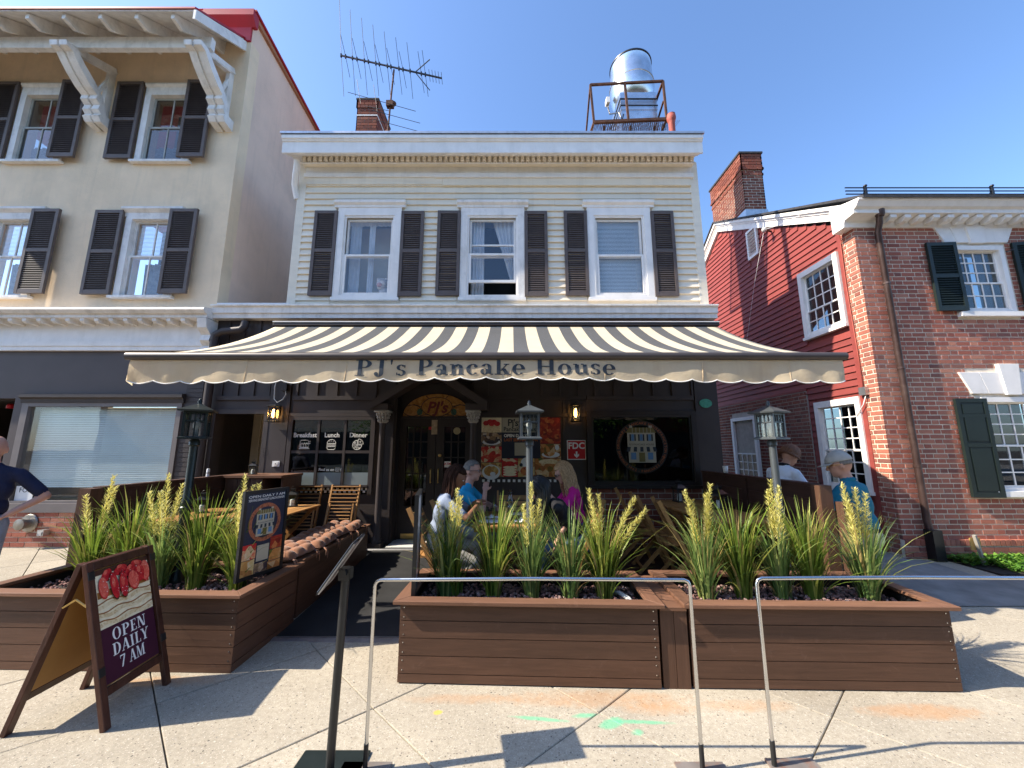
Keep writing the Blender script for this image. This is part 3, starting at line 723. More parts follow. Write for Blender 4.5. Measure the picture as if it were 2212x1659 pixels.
ic.tube([(-2.822, FY - .012, 1.305), (-2.822, FY - .012, 1.35), (-2.812, FY - .012, 1.363), (-2.80, FY - .012, 1.363)], T * 1.2, 5); ic.tube([(-2.838, FY - .012, 1.335), (-2.803, FY - .012, 1.335)], T, 5)
ic.build('window_icons', 'whiteink', W1)
# checker tiles below the window and below the poster
def checker(x0, x1, z0, n, rows, y, s):
    for i in range(n):
        for j in range(rows):
            if (i + j) % 2 == 0: pc('check_tile', 'whiteink', PJ, x0 + i * s, x0 + (i + 1) * s, y - .006, y - .001, z0 + j * s, z0 + (j + 1) * s)
checker(-3.70, -2.33, .965, 35, 2, FY - .003, .0393); checker(-.49, .81, 1.135, 31, 1, FY - .012, .042)
# big window with the round emblem
bw = MB()
for a, b in ((1.25, 1.335), (3.0, 3.09)): bw.box(a, b, FY - .05, FY + .06, 1.04, 2.30)
bw.box(1.335, 3.0, FY - .048, FY + .06, 2.225, 2.30); bw.box(1.22, 3.12, FY - .085, FY - .0515, 1.035, 1.085); bw.box(1.335, 3.0, FY - .05, FY + .06, 1.085, 1.125)
W2 = bw.build('picture_window', 'brown_dk', PJ)
bw2 = MB()
for a, b in ((1.335, 1.365), (2.97, 3.0)): bw2.box(a, b, FY - .03, FY + .02, 1.125, 2.225)
bw2.box(1.365, 2.97, FY - .03, FY + .02, 2.195, 2.225); bw2.box(1.365, 2.97, FY - .03, FY + .02, 1.125, 1.155); bw2.build('inner_frame', 'black', W2)
MB().box(1.365, 2.97, FY - .0, FY + .004, 1.155, 2.195).build('pane', glass_mat('tinted_glass', (.10, .13, .2), .06), W2)
MB().box(1.34, 3.0, FY + .12, FY + .13, 1.1, 2.24).build('window_film', 'sign_navy', W2)
EC = (2.165, 1.705); ey = FY - .0045
def disc(m, cx, cz, r, y, n=48, r0=0):
    if r0: m.add([(cx + rr * math.cos(6.2832 * i / n), y, cz + rr * math.sin(6.2832 * i / n)) for rr in (r0, r) for i in range(n)], [(i, (i + 1) % n, n + (i + 1) % n, n + i) for i in range(n)])
    else: m.add([(cx + r * math.cos(6.2832 * i / n), y, cz + r * math.sin(6.2832 * i / n)) for i in range(n)], [tuple(range(n))])
dd = MB(); disc(dd, *EC, .435, ey, r0=.355); dd.build('emblem_ring', 'black', W2)
def arc_text(parent, s, cx, cz, r, a_mid, size, mat, y, inward=False, step=None, name='emblem_letter'):
    """letters round a circle; a_mid in degrees, clockwise from the top"""
    wd = [(.32 if ch in "I'-1. J" else .62) if ch != 'M' and ch != 'W' else .8 for ch in s]
    tot = sum(wd) * size * 1.22; ang = -tot / 2 / r; ms = MB(); out = []
    for ch, w in zip(s, wd):
        ang += w * size * 1.22 / 2 / r
        a = R(a_mid) + (ang if not inward else -ang)
        if ch != ' ':
            px = cx + r * math.sin(a); pz = cz + r * math.cos(a)
            rot = -a if not inward else math.pi - a
            me = text_mesh(ch, size, .0006); me.materials.clear(); me.materials.append(MAT[mat])
            for v in me.vertices:
                x, yy = v.co.x, v.co.y - size * .35
                v.co = (px + x * math.cos(rot) - yy * math.sin(rot), y, pz + x * math.sin(rot) + yy * math.cos(rot))
            out.append(me)
        ang += w * size * 1.22 / 2 / r
    bm = bmesh.new()
    for me in out: bm.from_mesh(me); bpy.data.meshes.remove(me)
    me = bpy.data.meshes.new(name); bm.to_mesh(me); bm.free(); me.materials.append(MAT[mat])
    return tag(put(name, me, parent), kind='stuff')
arc_text(W2, "PJ'S PANCAKE HOUSE", *EC, .395, -2, .060, 'orange', ey - .002, name='emblem_lettering')
arc_text(W2, "- PRINCETON NJ -", *EC, .395, 84, .058, 'orange', ey - .002, name='emblem_lettering')
arc_text(W2, "- THE ORIGINAL -", *EC, .395, -84, .058, 'orange', ey - .002, name='emblem_lettering')
arc_text(W2, "SINCE 1962 - PANCAKES.COM", *EC, .395, 180, .056, 'orange', ey - .002, True, name='emblem_lettering')
def house_print(parent, cx, cz, s, y, T=None):
    """flat printed picture of the building: boxes a fraction of a millimetre thick"""
    def rects(name, mat, lst, dy):
        for a, b, c, d in lst: pc(name, mat, parent, cx + a * s, cx + b * s, y - dy, y - dy + .0012, cz + c * s, cz + d * s)
    rects('print_wall', 'cream_print', [(-.95, .95, .0, .95), (-.9, .95, -1.05, 0), (-.78, -.58, 1.3, 1.45), (.55, .78, 1.3, 1.45)], .002)
    m = MB(); m.prism([(cx - 1.05 * s, cz + .95 * s), (cx + 1.05 * s, cz + .95 * s), (cx + .8 * s, cz + 1.3 * s), (cx - .8 * s, cz + 1.3 * s)], 1, y - .003, y - .002); m.build('print_roof', 'olive', parent)
    rects('print_line', 'cream_print', [(-.6 + .25 * i, -.57 + .25 * i, .95, 1.3) for i in range(6)], .0045)
    rects('print_shutter', 'ink', [(x + d - .05, x + d + .05, .4, .85) for x in (-.58, 0, .58) for d in (-.16, .16)] + [(-.95, .95, -.02, .0)], .0045)
    rects('print_window', 'blue_print', [(x - .09, x + .09, .4, .85) for x in (-.58, 0, .58)] + [(-.75, -.4, -.85, -.38), (.4, .75, -.85, -.38)], .0048)
    rects('print_door', 'olive', [(-.2, .2, -1.0, -.38)], .0048)
    m = MB()
    for i in range(9):
        m.cur = i % 2
        a, b = -.95 + i * .2111, -.95 + (i + 1) * .2111
        m.prism([(cx + a * s, cz), (cx + b * s, cz), (cx + b * 1.08 * s, cz - .32 * s), (cx + a * 1.08 * s, cz - .32 * s)], 1, y - .007, y - .006)
    m.build('print_awning', ['ink', 'cream_print'], parent)
    text('print_lettering', "PJ'S PANCAKE HOUSE", .13 * s * 1.35, 'ink', parent, (cx, y - .0055, cz + .1 * s))
house_print(W2, EC[0] - .005, EC[1] + .0, .245, ey)
# brick panel below it
mo = MB().box(1.27, 3.10, FY - .035, FY - .001, FZ, 1.035); mo.build('brick_panel', 'mortar_gr', PJ)
def brick_layout(x0, x1, z0, z1, course=.0785, L=.205, gap=.011, flemish=False, holes=()):
    out = []; z = z0; r = 0
    while z + course * .6 < z1:
        zt = min(z + course - gap, z1)
        if flemish:
            pat = [L, L / 2]; x = x0 - (.0 if r % 2 == 0 else L * .78); i = 0
            while x < x1:
                w = pat[i % 2]; a, b = max(x, x0), min(x + w, x1)
                if b - a > .03: out.append((a, b, z, zt))
                x += w + gap; i += 1
        else:
            x = x0 - (0 if r % 2 == 0 else (L + gap) / 2)
            while x < x1:
                a, b = max(x, x0), min(x + L, x1)
                if b - a > .03: out.append((a, b, z, zt))
                x += L + gap
        z += course; r += 1
    res = []
    for a, b, c, d in out:
        segs = [(a, b)]
        for hx0, hx1, hz0, hz1 in holes:
            if d > hz0 and c < hz1:
                ns = []
                for p, q in segs:
                    if q <= hx0 or p >= hx1: ns.append((p, q)); continue
                    if p < hx0: ns.append((p, hx0))
                    if q > hx1: ns.append((hx1, q))
                segs = ns
        res += [(p, q, c, d) for p, q in segs if q - p > .02]
    return res
for a, b, c, d in brick_layout(1.29, 3.09, FZ + .02, 1.03, .0865, .205, .014): pc('brick', 'brick_dk', PJ, a, b, FY - .041 + random.uniform(-.003, .003), FY - .034, c, d)
# entrance: recess, columns, gable, fanlight, doors
er = MB(); er.box(-1.99, -1.95, FY + .02, 7.3, FZ, 2.86); er.box(-.69, -.65, FY + .02, 7.3, FZ, 2.86); er.box(-1.95, -.69, FY + .02, 7.3, 2.82, 2.86); er.build('entrance_recess', 'brown_dk', PJ)
pc('door_step', 'stone', PJ, -1.95, -.69, FY - .26, 7.0, .11, FZ + .012)
for x in (-2.13, -.64):
    m = MB(); m.lathe([(.085, 0), (.085, .10), (.07, .12), (.058, .16), (.052, .30), (.048, 1.88), (.055, 1.90), (.055, 1.92)], (x, FY - .13, FZ), 16)
    m.box(x - .1, x + .1, FY - .24, FY - .03, FZ - .01, FZ + .05); c_ = m.build('column', 'brown', PJ, 'auto')
    m = MB(); m.lathe([(.052, 0), (.075, .03), (.062, .06), (.09, .10), (.075, .13), (.105, .17), (.11, .185)], (x, FY - .13, 2.085), 16); m.box(x - .12, x + .12, FY - .25, FY - .01, 2.265, 2.295)
    for k in range(12):
        a = 6.283 * k / 12
        for zz, rr in ((2.13, .072), (2.185, .088), (2.235, .10)): m.ell((x + rr * math.cos(a + zz * 9), FY - .13 + rr * math.sin(a + zz * 9), zz), (.02, .02, .028), 6, 4)
    m.build('capital', 'plaster', c_, True)
gb = MB()
for sx, xa in ((1, -2.30), (-1, -.40)):
    gb.add([(xa, FY - .30, 2.30), (xa + sx * .0, FY - .30, 2.43), (-1.35, FY - .30, 3.06), (-1.35, FY - .30, 2.90), (xa, FY, 2.30), (xa, FY, 2.43), (-1.35, FY, 3.06), (-1.35, FY, 2.90)],
           [(0, 1, 2, 3), (7, 6, 5, 4), (0, 4, 5, 1), (1, 5, 6, 2), (3, 2, 6, 7), (0, 3, 7, 4)])
gb.build('entrance_gable', 'brown', PJ)
for x0, x1 in ((-2.30, -2.02), (-.76, -.40)): pc('entrance_beam', 'brown', PJ, x0, x1, FY - .28, FY - .002, 2.296, 2.40)
# fanlight
def fan(m, cx, cz, rx, rz, y, y2, n=24):
    p = [(cx - rx, cz)] + [(cx - rx * math.cos(math.pi * i / n), cz + rz * math.sin(math.pi * i / n)) for i in range(1, n)] + [(cx + rx, cz)]
    m.prism(p, 1, y, y2); return m
DX0, DX1 = -1.93, -.71; DC = (DX0 + DX1) / 2; DY = 6.74
fl = fan(MB(), DC, 2.235, .60, .40, DY, DY + .02).build('fanlight', 'stain_amber', PJ)
lm = MB()
def lead(pts): lm.tube([(a, DY - .003, b) for a, b in pts], .006, 5)
lead([(DC - .6 * math.cos(math.pi * i / 20), 2.235 + .4 * math.sin(math.pi * i / 20)) for i in range(21)])
lead([(DC + .27 * math.cos(6.283 * i / 20), 2.40 + .17 * math.sin(6.283 * i / 20)) for i in range(21)])
for s in (-1, 1):
    lead([(DC + s * (.43 + .16 * math.cos(6.283 * i / 14)), 2.335 + .1 * math.sin(6.283 * i / 14)) for i in range(15)])
    lead([(DC + s * .27, 2.40), (DC + s * .4, 2.44), (DC + s * .5, 2.42)]); lead([(DC + s * .1, 2.24), (DC + s * .16, 2.27), (DC + s * .3, 2.24)])
    lead([(DC + s * .15, 2.55), (DC + s * .2, 2.6)])
lm.build('leading', 'lead', fl)
for cx in (-.30, .30): MB().ell((DC + cx, DY - .002, 2.31), (.05, .004, .06)).build('green_piece', 'stain_green', fl)
text('lettering', "PJ's", .27, 'stain_red', fl, (DC, DY - .008, 2.30), offset=.008, shear=.25)
# doors
for s, (a, b) in ((-1, (DX0, DC - .004)), (1, (DC + .004, DX1))):
    m = MB()
    st_in = .14
    m.box(a, a + (.10 if s < 0 else st_in), DY, DY + .045, FZ + .02, 2.20); m.box(b - (st_in if s < 0 else .10), b, DY, DY + .045, FZ + .02, 2.20)
    ia, ib = a + (.10 if s < 0 else st_in), b - (st_in if s < 0 else .10)
    m.box(ia, ib, DY + .001, DY + .044, 2.06, 2.20); m.box(ia, ib, DY + .001, DY + .044, FZ + .02, .72)
    m.box(ia + .06, ib - .06, DY - .008, DY + .002, FZ + .12, .62)
    nx = 3
    for i in range(1, nx): x = ia + (ib - ia) * i / nx; m.box(x - .011, x + .011, DY + .008, DY + .036, .72, 2.06)
    for j in range(1, 5): z = .72 + 1.34 * j / 5; m.box(ia, ib, DY + .009, DY + .035, z - .011, z + .011)
    d = m.build('door', 'brown_dk', PJ)
    for i in range(nx):
        for j in range(5): pc('pane', 'glass_dk', d, ia + (ib - ia) * i / nx + .011, ia + (ib - ia) * (i + 1) / nx - .011, DY + .02, DY + .024, .72 + 1.34 * j / 5 + .011, .72 + 1.34 * (j + 1) / 5 - .011)
    hx = DC + s * .065
    MB().tube([(hx, DY, 1.33), (hx, DY - .045, 1.335), (hx, DY - .05, 1.30), (hx, DY - .045, 1.22), (hx, DY - .05, 1.13), (hx, DY - .045, 1.105), (hx, DY, 1.11)], .010, 8).build('handle', 'brass', d, True)
MB().lathe([(.026, 0), (.026, .02), (.012, .025)], (0, 0, 0), 12).build('lock', 'brass', PJ, loc=(DC + .08, DY - .005, 1.56)).rotation_euler = (R(90), 0, 0)
MB().box(DX0 - .06, DX0, DY - .02, DY + .05, FZ, 2.235).box(DX1, DX1 + .06, DY - .02, DY + .05, FZ, 2.235).box(DX0, DX1, DY - .02, DY + .05, 2.20, 2.235).build('door_frame', 'brown_dk', PJ)
MB().box(-1.95, -.69, DY + .03, DY + .06, 2.24, 2.82).build('fanlight_wall', 'brown_dk', PJ)
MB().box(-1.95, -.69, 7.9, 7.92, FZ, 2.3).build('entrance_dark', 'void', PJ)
nt_ = MB().box(-1.40, -1.30, DY - .012, DY - .004, 1.92, 2.17); nt_.build('door_notice', M('notice_paper', (.42, .33, .22), .6, .3, 18), PJ)
MB().box(-1.45, -1.40, DY - .01, DY - .004, 2.0, 2.05).build('alarm_sticker', 'sign_red', PJ)
st = MB(); st.box(-1.16, -1.05, DY - .01, DY - .004, 1.36, 1.46); st.build('atm_sticker', 'whiteink', PJ); text('atm_lettering', 'ATM', .055, 'sign_red', PJ, (-1.105, DY - .012, 1.40), offset=.0015)
MB().lathe([(.062, 0), (.062, .004)], (0, 0, 0), 20).build('round_sticker', M('sticker_gold', (.42, .36, .2), .5, .2, 30), PJ, loc=(-.96, DY + .012, 1.98)).rotation_euler = (R(90), 0, 0)
MB().box(-.80, -.745, DY + .004, DY + .012, 1.90, 2.08).build('menu_card', 'plastic_w', PJ)
# kick plates
MB().box(-1.86, -1.44, DY - .01, DY - .002, FZ + .03, FZ + .11).build('kick_plate', 'brass', PJ)

# ------------------------------------------------------------------ things fixed to the front
ps = thing('food_poster', 'large food photo poster with dark opening hours panel on brown wall', 'poster', (0, 0, 0))
PX0, PX1, PZ0, PZ1 = -.515, .815, 1.215, 2.195; py = FY - .014
pc('backing', 'sign_navy', ps, PX0, PX1, py, FY - .013 + .011, PZ0, PZ1)
W_, H_ = PX1 - PX0, PZ1 - PZ0
def cell(mat, a, b, c, d, nm='photo'): pc(nm, mat, ps, PX0 + a * W_ + .004, PX0 + b * W_ - .004, py - .002, py - .0005, PZ1 - d * H_ + .004, PZ1 - c * H_ - .004)
for a in (('pancake_lt', 0, .26, 0, .26), ('food_b', 0, .26, .26, .49), ('food_a', 0, .26, .49, .76), ('food_d', 0, .26, .76, 1), ('food_c', .74, 1, 0, .45), ('food_e', .74, 1, .45, .69), ('food_a', .26, .46, .69, 1), ('food_d', .46, .67, .69, 1), ('food_e', .67, 1, .69, 1)): cell(*a)
cell('cream_print', .26, .74, 0, .26, 'title_panel')
def pdisc(mat, cx, cz, rx, rz, dy, nm='photo_detail'):
    m = MB(); n = 24; m.prism([(PX0 + cx * W_ + rx * math.cos(6.2832 * i / n), PZ1 - cz * H_ + rz * math.sin(6.2832 * i / n)) for i in range(n)], 1, py - dy, py - dy + .001); return m.build(nm, mat, ps)
for k, z in enumerate((.24, .215, .19, .165, .14)): pdisc('pancake', .13, z, .155 - k * .004, .022, .004 + k * .0012)
for k, (x, z) in enumerate(((.06, .10), (.11, .075), (.16, .08), (.2, .11), (.13, .11))): pdisc('straw', x, z, .05, .04, .011 + k * .0012)
pdisc('plastic_w', .13, .42, .15, .05, .004); pdisc('food_b', .13, .37, .13, .08, .0055)
pdisc('plastic_w', .13, .92, .15, .12, .004); pdisc('food_d', .13, .90, .12, .085, .0055); pdisc('plastic_w', .15, .95, .045, .035, .007)
pdisc('plastic_w', .87, .63, .15, .05, .004); pdisc('food_e', .85, .58, .10, .08, .0055); pdisc('plastic_w', .95, .51, .035, .045, .007)
pdisc('food_c', .84, .2, .16, .20, .0055); pdisc('pancake', .84, .75, .16, .045, .004); pdisc('food_e', .84, .83, .19, .05, .0052)
for k, z in enumerate((.96, .92, .88, .84)): pdisc('pancake_lt', .36, z, .11, .024, .004 + k * .0012)
pdisc('straw', .36, .78, .08, .04, .010); pdisc('plastic_w', .565, .76, .09, .08, .004); pdisc('ink', .5, .80, .028, .03, .0055); pdisc('food_c', .565, .9, .10, .07, .0055)
text('lettering', "Pj's", .16, 'ink', ps, (PX0 + .40 * W_, py - .004, PZ1 - .145 * H_), offset=.003, spacing=.9)
text('lettering', "Pancake House", .10, 'ink', ps, (PX0 + .50 * W_, py - .004, PZ1 - .235 * H_), offset=.002, fit=.58)
for i in range(4):
    for j in range(3):
        if (i + j) % 2 == 0: pc('logo_check', 'ink', ps, PX0 + (.47 + .03 * i) * W_, PX0 + (.50 + .03 * i) * W_, py - .004, py - .003, PZ1 - (.16 - .04 * j + .02) * H_, PZ1 - (.16 - .04 * j - .02) * H_)
text('lettering', "OPEN DAILY", .068, 'whiteink', ps, (PX0 + .285 * W_, py - .004, PZ1 - .335 * H_), offset=.0025, align='LEFT')
text('lettering', "LAST SEATING 9 PM", .066, 'orange', ps, (PX0 + .285 * W_, py - .004, PZ1 - .405 * H_), offset=.0025, align='LEFT', fit=.56)
pc('plain_panel', 'cream_print', ps, PX0 + .42 * W_, PX0 + .58 * W_, py - .003, py - .001, PZ1 - .645 * H_, PZ1 - .43 * H_)
# FDC sign
fd = thing('fire_connection_sign', 'square red FDC sign with white down arrow on brown wall', 'sign', (0, 0, 0))
m = MB().box(.915, 1.225, FY - .022, FY - .0145, 1.495, 1.815); m.build('plate', 'whiteink', fd)
MB().box(.927, 1.213, FY - .024, FY - .0222, 1.507, 1.803).build('red_field', 'sign_red', fd)
text('lettering', 'FDC', .145, 'whiteink', fd, (1.07, FY - .027, 1.675), offset=.004)
m = MB(); m.prism([(1.056, 1.63), (1.084, 1.63), (1.084, 1.575), (1.11, 1.595), (1.11, 1.563), (1.07, 1.525), (1.03, 1.563), (1.03, 1.595), (1.056, 1.575)], 1, FY - .027, FY - .025); m.build('arrow', 'whiteink', fd)
m = MB(); n = 28; m.prism([(3.27 + .105 * math.cos(6.2832 * i / n), 2.43 + .075 * math.sin(6.2832 * i / n)) for i in range(n)], 1, FY - .045, FY - .031)
for a in (-.08, .08): m.lathe([(.008, 0), (.008, .004)], (3.27 + a, FY - .046, 2.43), 8)
tag(m.build('oval_plaque', 'green_plq'), 'small oval verdigris plaque on brown pilaster beside the alley', 'plaque')
# wall lanterns
def wall_lantern(x, z, label):
    t = thing('wall_lantern', label, 'wall lamp', (x, FY - .03, z), 0, 'lit wall lanterns on the restaurant front')
    m = MB(); m.box(-.05, .05, -.02, .0, -.02, .16); m.tube([(0, -.01, .13), (0, -.07, .165), (0, -.11, .15)], .012, 8); m.build('bracket', 'black', t)
    m = MB(); m.lathe([(.085, .125), (.085, .135), (.05, .15), (.02, .16)], (0, -.11, 0), 4); m.lathe([(.075, -.135), (.085, -.12), (.075, -.115)], (0, -.11, 0), 4)
    for a in (-.06, .06):
        for b in (-.17, -.05): m.box(a - .006, a + .006, b - .006, b + .006, -.12, .13)
    m.build('frame', 'black', t)
    w = MB()
    for s in (-1, 1): w.tube([(s * .055, -.172, -.115), (s * .015, -.172, -.05), (s * .005, -.172, 0), (s * .015, -.172, .05), (s * .055, -.172, .12)], .003, 5)
    w.build('cage_wire', 'black', t)
    m = MB(); 
    for a0, a1, b0, b1 in ((-.052, .052, -.166, -.163), (-.052, .052, -.057, -.054), (-.055, -.052, -.163, -.057), (.052, .055, -.163, -.057)): m.box(a0, a1, b0, b1, -.112, .122)
    m.build('glass', 'glass_lamp', t)
    MB().lathe([(.008, -.06), (.018, -.03), (.022, .01), (.014, .05), (.01, .08)], (0, -.11, 0), 10).build('bulb', 'bulb', t, True)
wall_lantern(-3.95, 2.24, 'lit glass wall lantern between the passage door and small paned window')
wall_lantern(1.055, 2.25, 'lit glass wall lantern above the red square sign')
cbl = MB(); cbl.tube([(-3.99, FY - .06, 2.95), (-4.02, FY - .06, 2.7), (-4.01, FY - .06, 2.50), (-3.95, FY - .065, 2.44), (-3.86, FY - .06, 2.50), (-3.82, FY - .06, 2.58), (-3.84, FY - .06, 2.66)], .008, 6)
cb = tag(cbl.build('white_cable', 'whiteink', smooth=True), 'white electric cable hooking down from the awning above the wall lantern', 'cable')
MB().box(-3.90, -3.80, FY - .10, FY - .031, 2.64, 2.76).build('socket_box', 'brown_dk', cb)
sk = thing('outlet_plate', 'white square outlet box on brown wall by passage door', 'outlet', (0, 0, 0)); MB().box(-3.945, -3.825, FY - .045, FY - .031, 1.385, 1.475).build('plate', 'plastic_w', sk); MB().box(-3.92, -3.85, FY - .052, FY - .046, 1.40, 1.46).build('cover', 'whiteink', sk); MB().lathe([(.008, 0), (.008, .004)], (0, 0, 0), 8).build('lock', 'black', sk, loc=(-3.885, FY - .053, 1.43)).rotation_euler = (R(90), 0, 0)
# ------------------------------------------------------------------ left neighbour: stucco building
LB = thing('stucco_building', 'three storey cream stucco building with bracketed eave and brown shutters at the left', 'building', (0, 0, 0))
LY = 6.5; LXR = -5.24; LXL = -13.0
WL = [(-9.05, 7.05, 8.50, 3), (-6.63, 7.05, 8.50, 3), (-9.08, 4.36, 5.86, 2), (-6.57, 4.36, 5.86, 2)]
w = MB()
def wall_with_holes(m, x0, x1, z0, z1, y0, y1, holes):
    zs = sorted({z0, z1} | {h[2] for h in holes} | {h[3] for h in holes})
    for a, b in zip(zs, zs[1:]):
        hs = sorted([h for h in holes if h[2] <= a and h[3] >= b]); x = x0
        for h in hs: m.box(x, h[0], y0, y1, a, b); x = h[1]
        m.box(x, x1, y0, y1, a, b)
wall_with_holes(w, LXL, LXR, 3.9, 9.75, LY, LY + .25, [(c - .42, c + .42, a, b) for c, a, b, _ in WL])
w.build('front_wall', 'stucco', LB)
sw_ = MB(); sw_.add([(LXR, LY + .25, .1), (LXR, 14, .1), (LXR, 14, 9.4), (LXR, 9.3, 10.05), (LXR, 6.75, 10.3), (LXR, 6.5, 10.3), (LXR, 6.5, 9.75), (LXR, LY + .25, 9.75)], [tuple(range(8))])
sw_.add([(LXR - .2, LY + .25, .1), (LXR - .2, 14, .1), (LXR - .2, 14, 9.4), (LXR - .2, 9.3, 10.05), (LXR - .2, 6.75, 10.3), (LXR - .2, 6.5, 10.3), (LXR - .2, 6.5, 9.75), (LXR - .2, LY + .25, 9.75)], [tuple(range(8))])
sw_.add([(LXR, 6.5, 9.75), (LXR, 6.5, 10.3), (LXR - .2, 6.5, 10.3), (LXR - .2, 6.5, 9.75)], [(0, 1, 2, 3)])
sw_.build('side_wall', 'stucco_side', LB)
rk = MB(); rk.add([(LXR + .06, 6.45, 10.36), (LXR + .06, 9.3, 10.12), (LXR + .06, 14, 9.46), (LXR + .06, 14, 9.36), (LXR + .06, 9.3, 10.02), (LXR + .06, 6.45, 10.25)] + [(LXR - .3, 6.45, 10.36), (LXR - .3, 9.3, 10.12), (LXR - .3, 14, 9.46), (LXR - .3, 14, 9.36), (LXR - .3, 9.3, 10.02), (LXR - .3, 6.45, 10.25)],
    [(0, 1, 4, 5), (1, 2, 3, 4), (0, 6, 7, 1), (1, 7, 8, 2), (5, 4, 10, 11), (4, 3, 9, 10), (0, 5, 11, 6)])
rk.build('rake_board', M('orange_rake', (.42, .19, .10), .6, .12), LB)
# main roof, red capping, eave
rf = MB(); rf.add([(LXL, 6.4, 10.40), (LXR + .1, 6.4, 10.40), (LXR + .1, 14, 9.5), (LXL, 14, 9.5), (LXL, 6.4, 10.36), (LXR + .1, 6.4, 10.36), (LXR + .1, 14, 9.45), (LXL, 14, 9.45)], [(0, 1, 2, 3), (7, 6, 5, 4), (0, 4, 5, 1), (1, 5, 6, 2)])
rf.build('roof', 'redtrim', LB)
MB().prism([(6.35, 10.22), (6.46, 10.05), (6.52, 10.05), (6.52, 10.36), (6.35, 10.36)], 0, LXL, LXR + .08).build('red_fascia', 'redtrim', LB)
MB().box(LXL, LXR - .01, 6.46, 6.5, 9.74, 10.06).build('upper_strip', 'redtrim', LB)
EVX = -5.37
ev = MB(); ev.prism([(5.38, 8.98), (5.38, 9.015), (6.5, 9.80), (6.5, 9.74)], 0, LXL, EVX); ev.build('eave_boarding', 'white_old', LB)
ev = MB(); ev.prism([(5.355, 9.005), (5.355, 9.04), (6.5, 9.845), (6.5, 9.802)], 0, LXL, EVX + .02); ev.build('eave_roofing', 'redtrim', LB)
MB().prism([(5.36, 8.80), (5.36, 8.985), (6.5, 9.745), (6.5, 9.53)], 0, EVX + .002, EVX + .045).build('barge_board', 'white_old', LB)
x = -12.6
while x < EVX - .1:
    m = MB(); m.prism([(5.43, 8.90), (5.43, 9.012 - .01), (6.5, 9.738), (6.5, 9.45), (6.2, 9.35), (5.62, 8.88)], 0, x - .03, x + .03); m.build('rafter', 'white_old', LB); x += .62
MB().box(LXL, EVX - .03, 5.80, 5.89, 8.76, 8.99).build('eave_beam', 'white_old', LB)
for z in (0, .12):
    MB().tube([(-12, 5.75, 9.40 + z), (-5.6, 5.75, 9.40 + z)], .012, 6).build('snow_rail', 'redtrim', LB)
for x in (-10.5, -8.8, -7.5, -6.45): MB().bar((x, 5.75, 9.25), (x, 5.75, 9.56), .03).build('snow_rail_post', 'redtrim', LB)
def eave_bracket(x):
    prof = [(6.5, 7.68), (6.30, 7.72), (6.24, 7.80), (6.28, 7.86), (6.22, 7.92), (6.24, 8.02), (6.16, 8.08), (6.17, 8.16), (6.05, 8.22), (5.90, 8.34), (5.78, 8.46), (5.70, 8.56), (5.60, 8.58), (5.58, 8.66), (5.76, 8.66)]
    inner = [(5.90, 8.52), (6.10, 8.36), (6.26, 8.20), (6.34, 8.02), (6.38, 7.90), (6.5, 7.90)]
    m = MB()
    for dx in (-.085, .085):
        n = len(prof)
        m.prism(prof + inner[::1], 0, x + dx - .065, x + dx + .065)
    m.prism([(y + .035, z + .012) for y, z in prof[1:-1]] + [(y - .01, z - .01) for y, z in inner[:-1]], 0, x - .021, x + .021)
    m.bar((x, 5.74, 8.70), (x, 6.48, 9.02), .12, .10)
    m.bar((x, 6.46, 7.75), (x, 6.46, 9.0), .14, .075)
    m.bar((x, 5.78, 8.70), (x, 6.45, 8.98), .10, .09); m.bar((x, 6.2, 8.1), (x, 6.46, 8.9), .05, .05)
    m.build('eave_bracket', 'white_old', LB)
for x in (-7.86, -5.53, -10.25): eave_bracket(x)
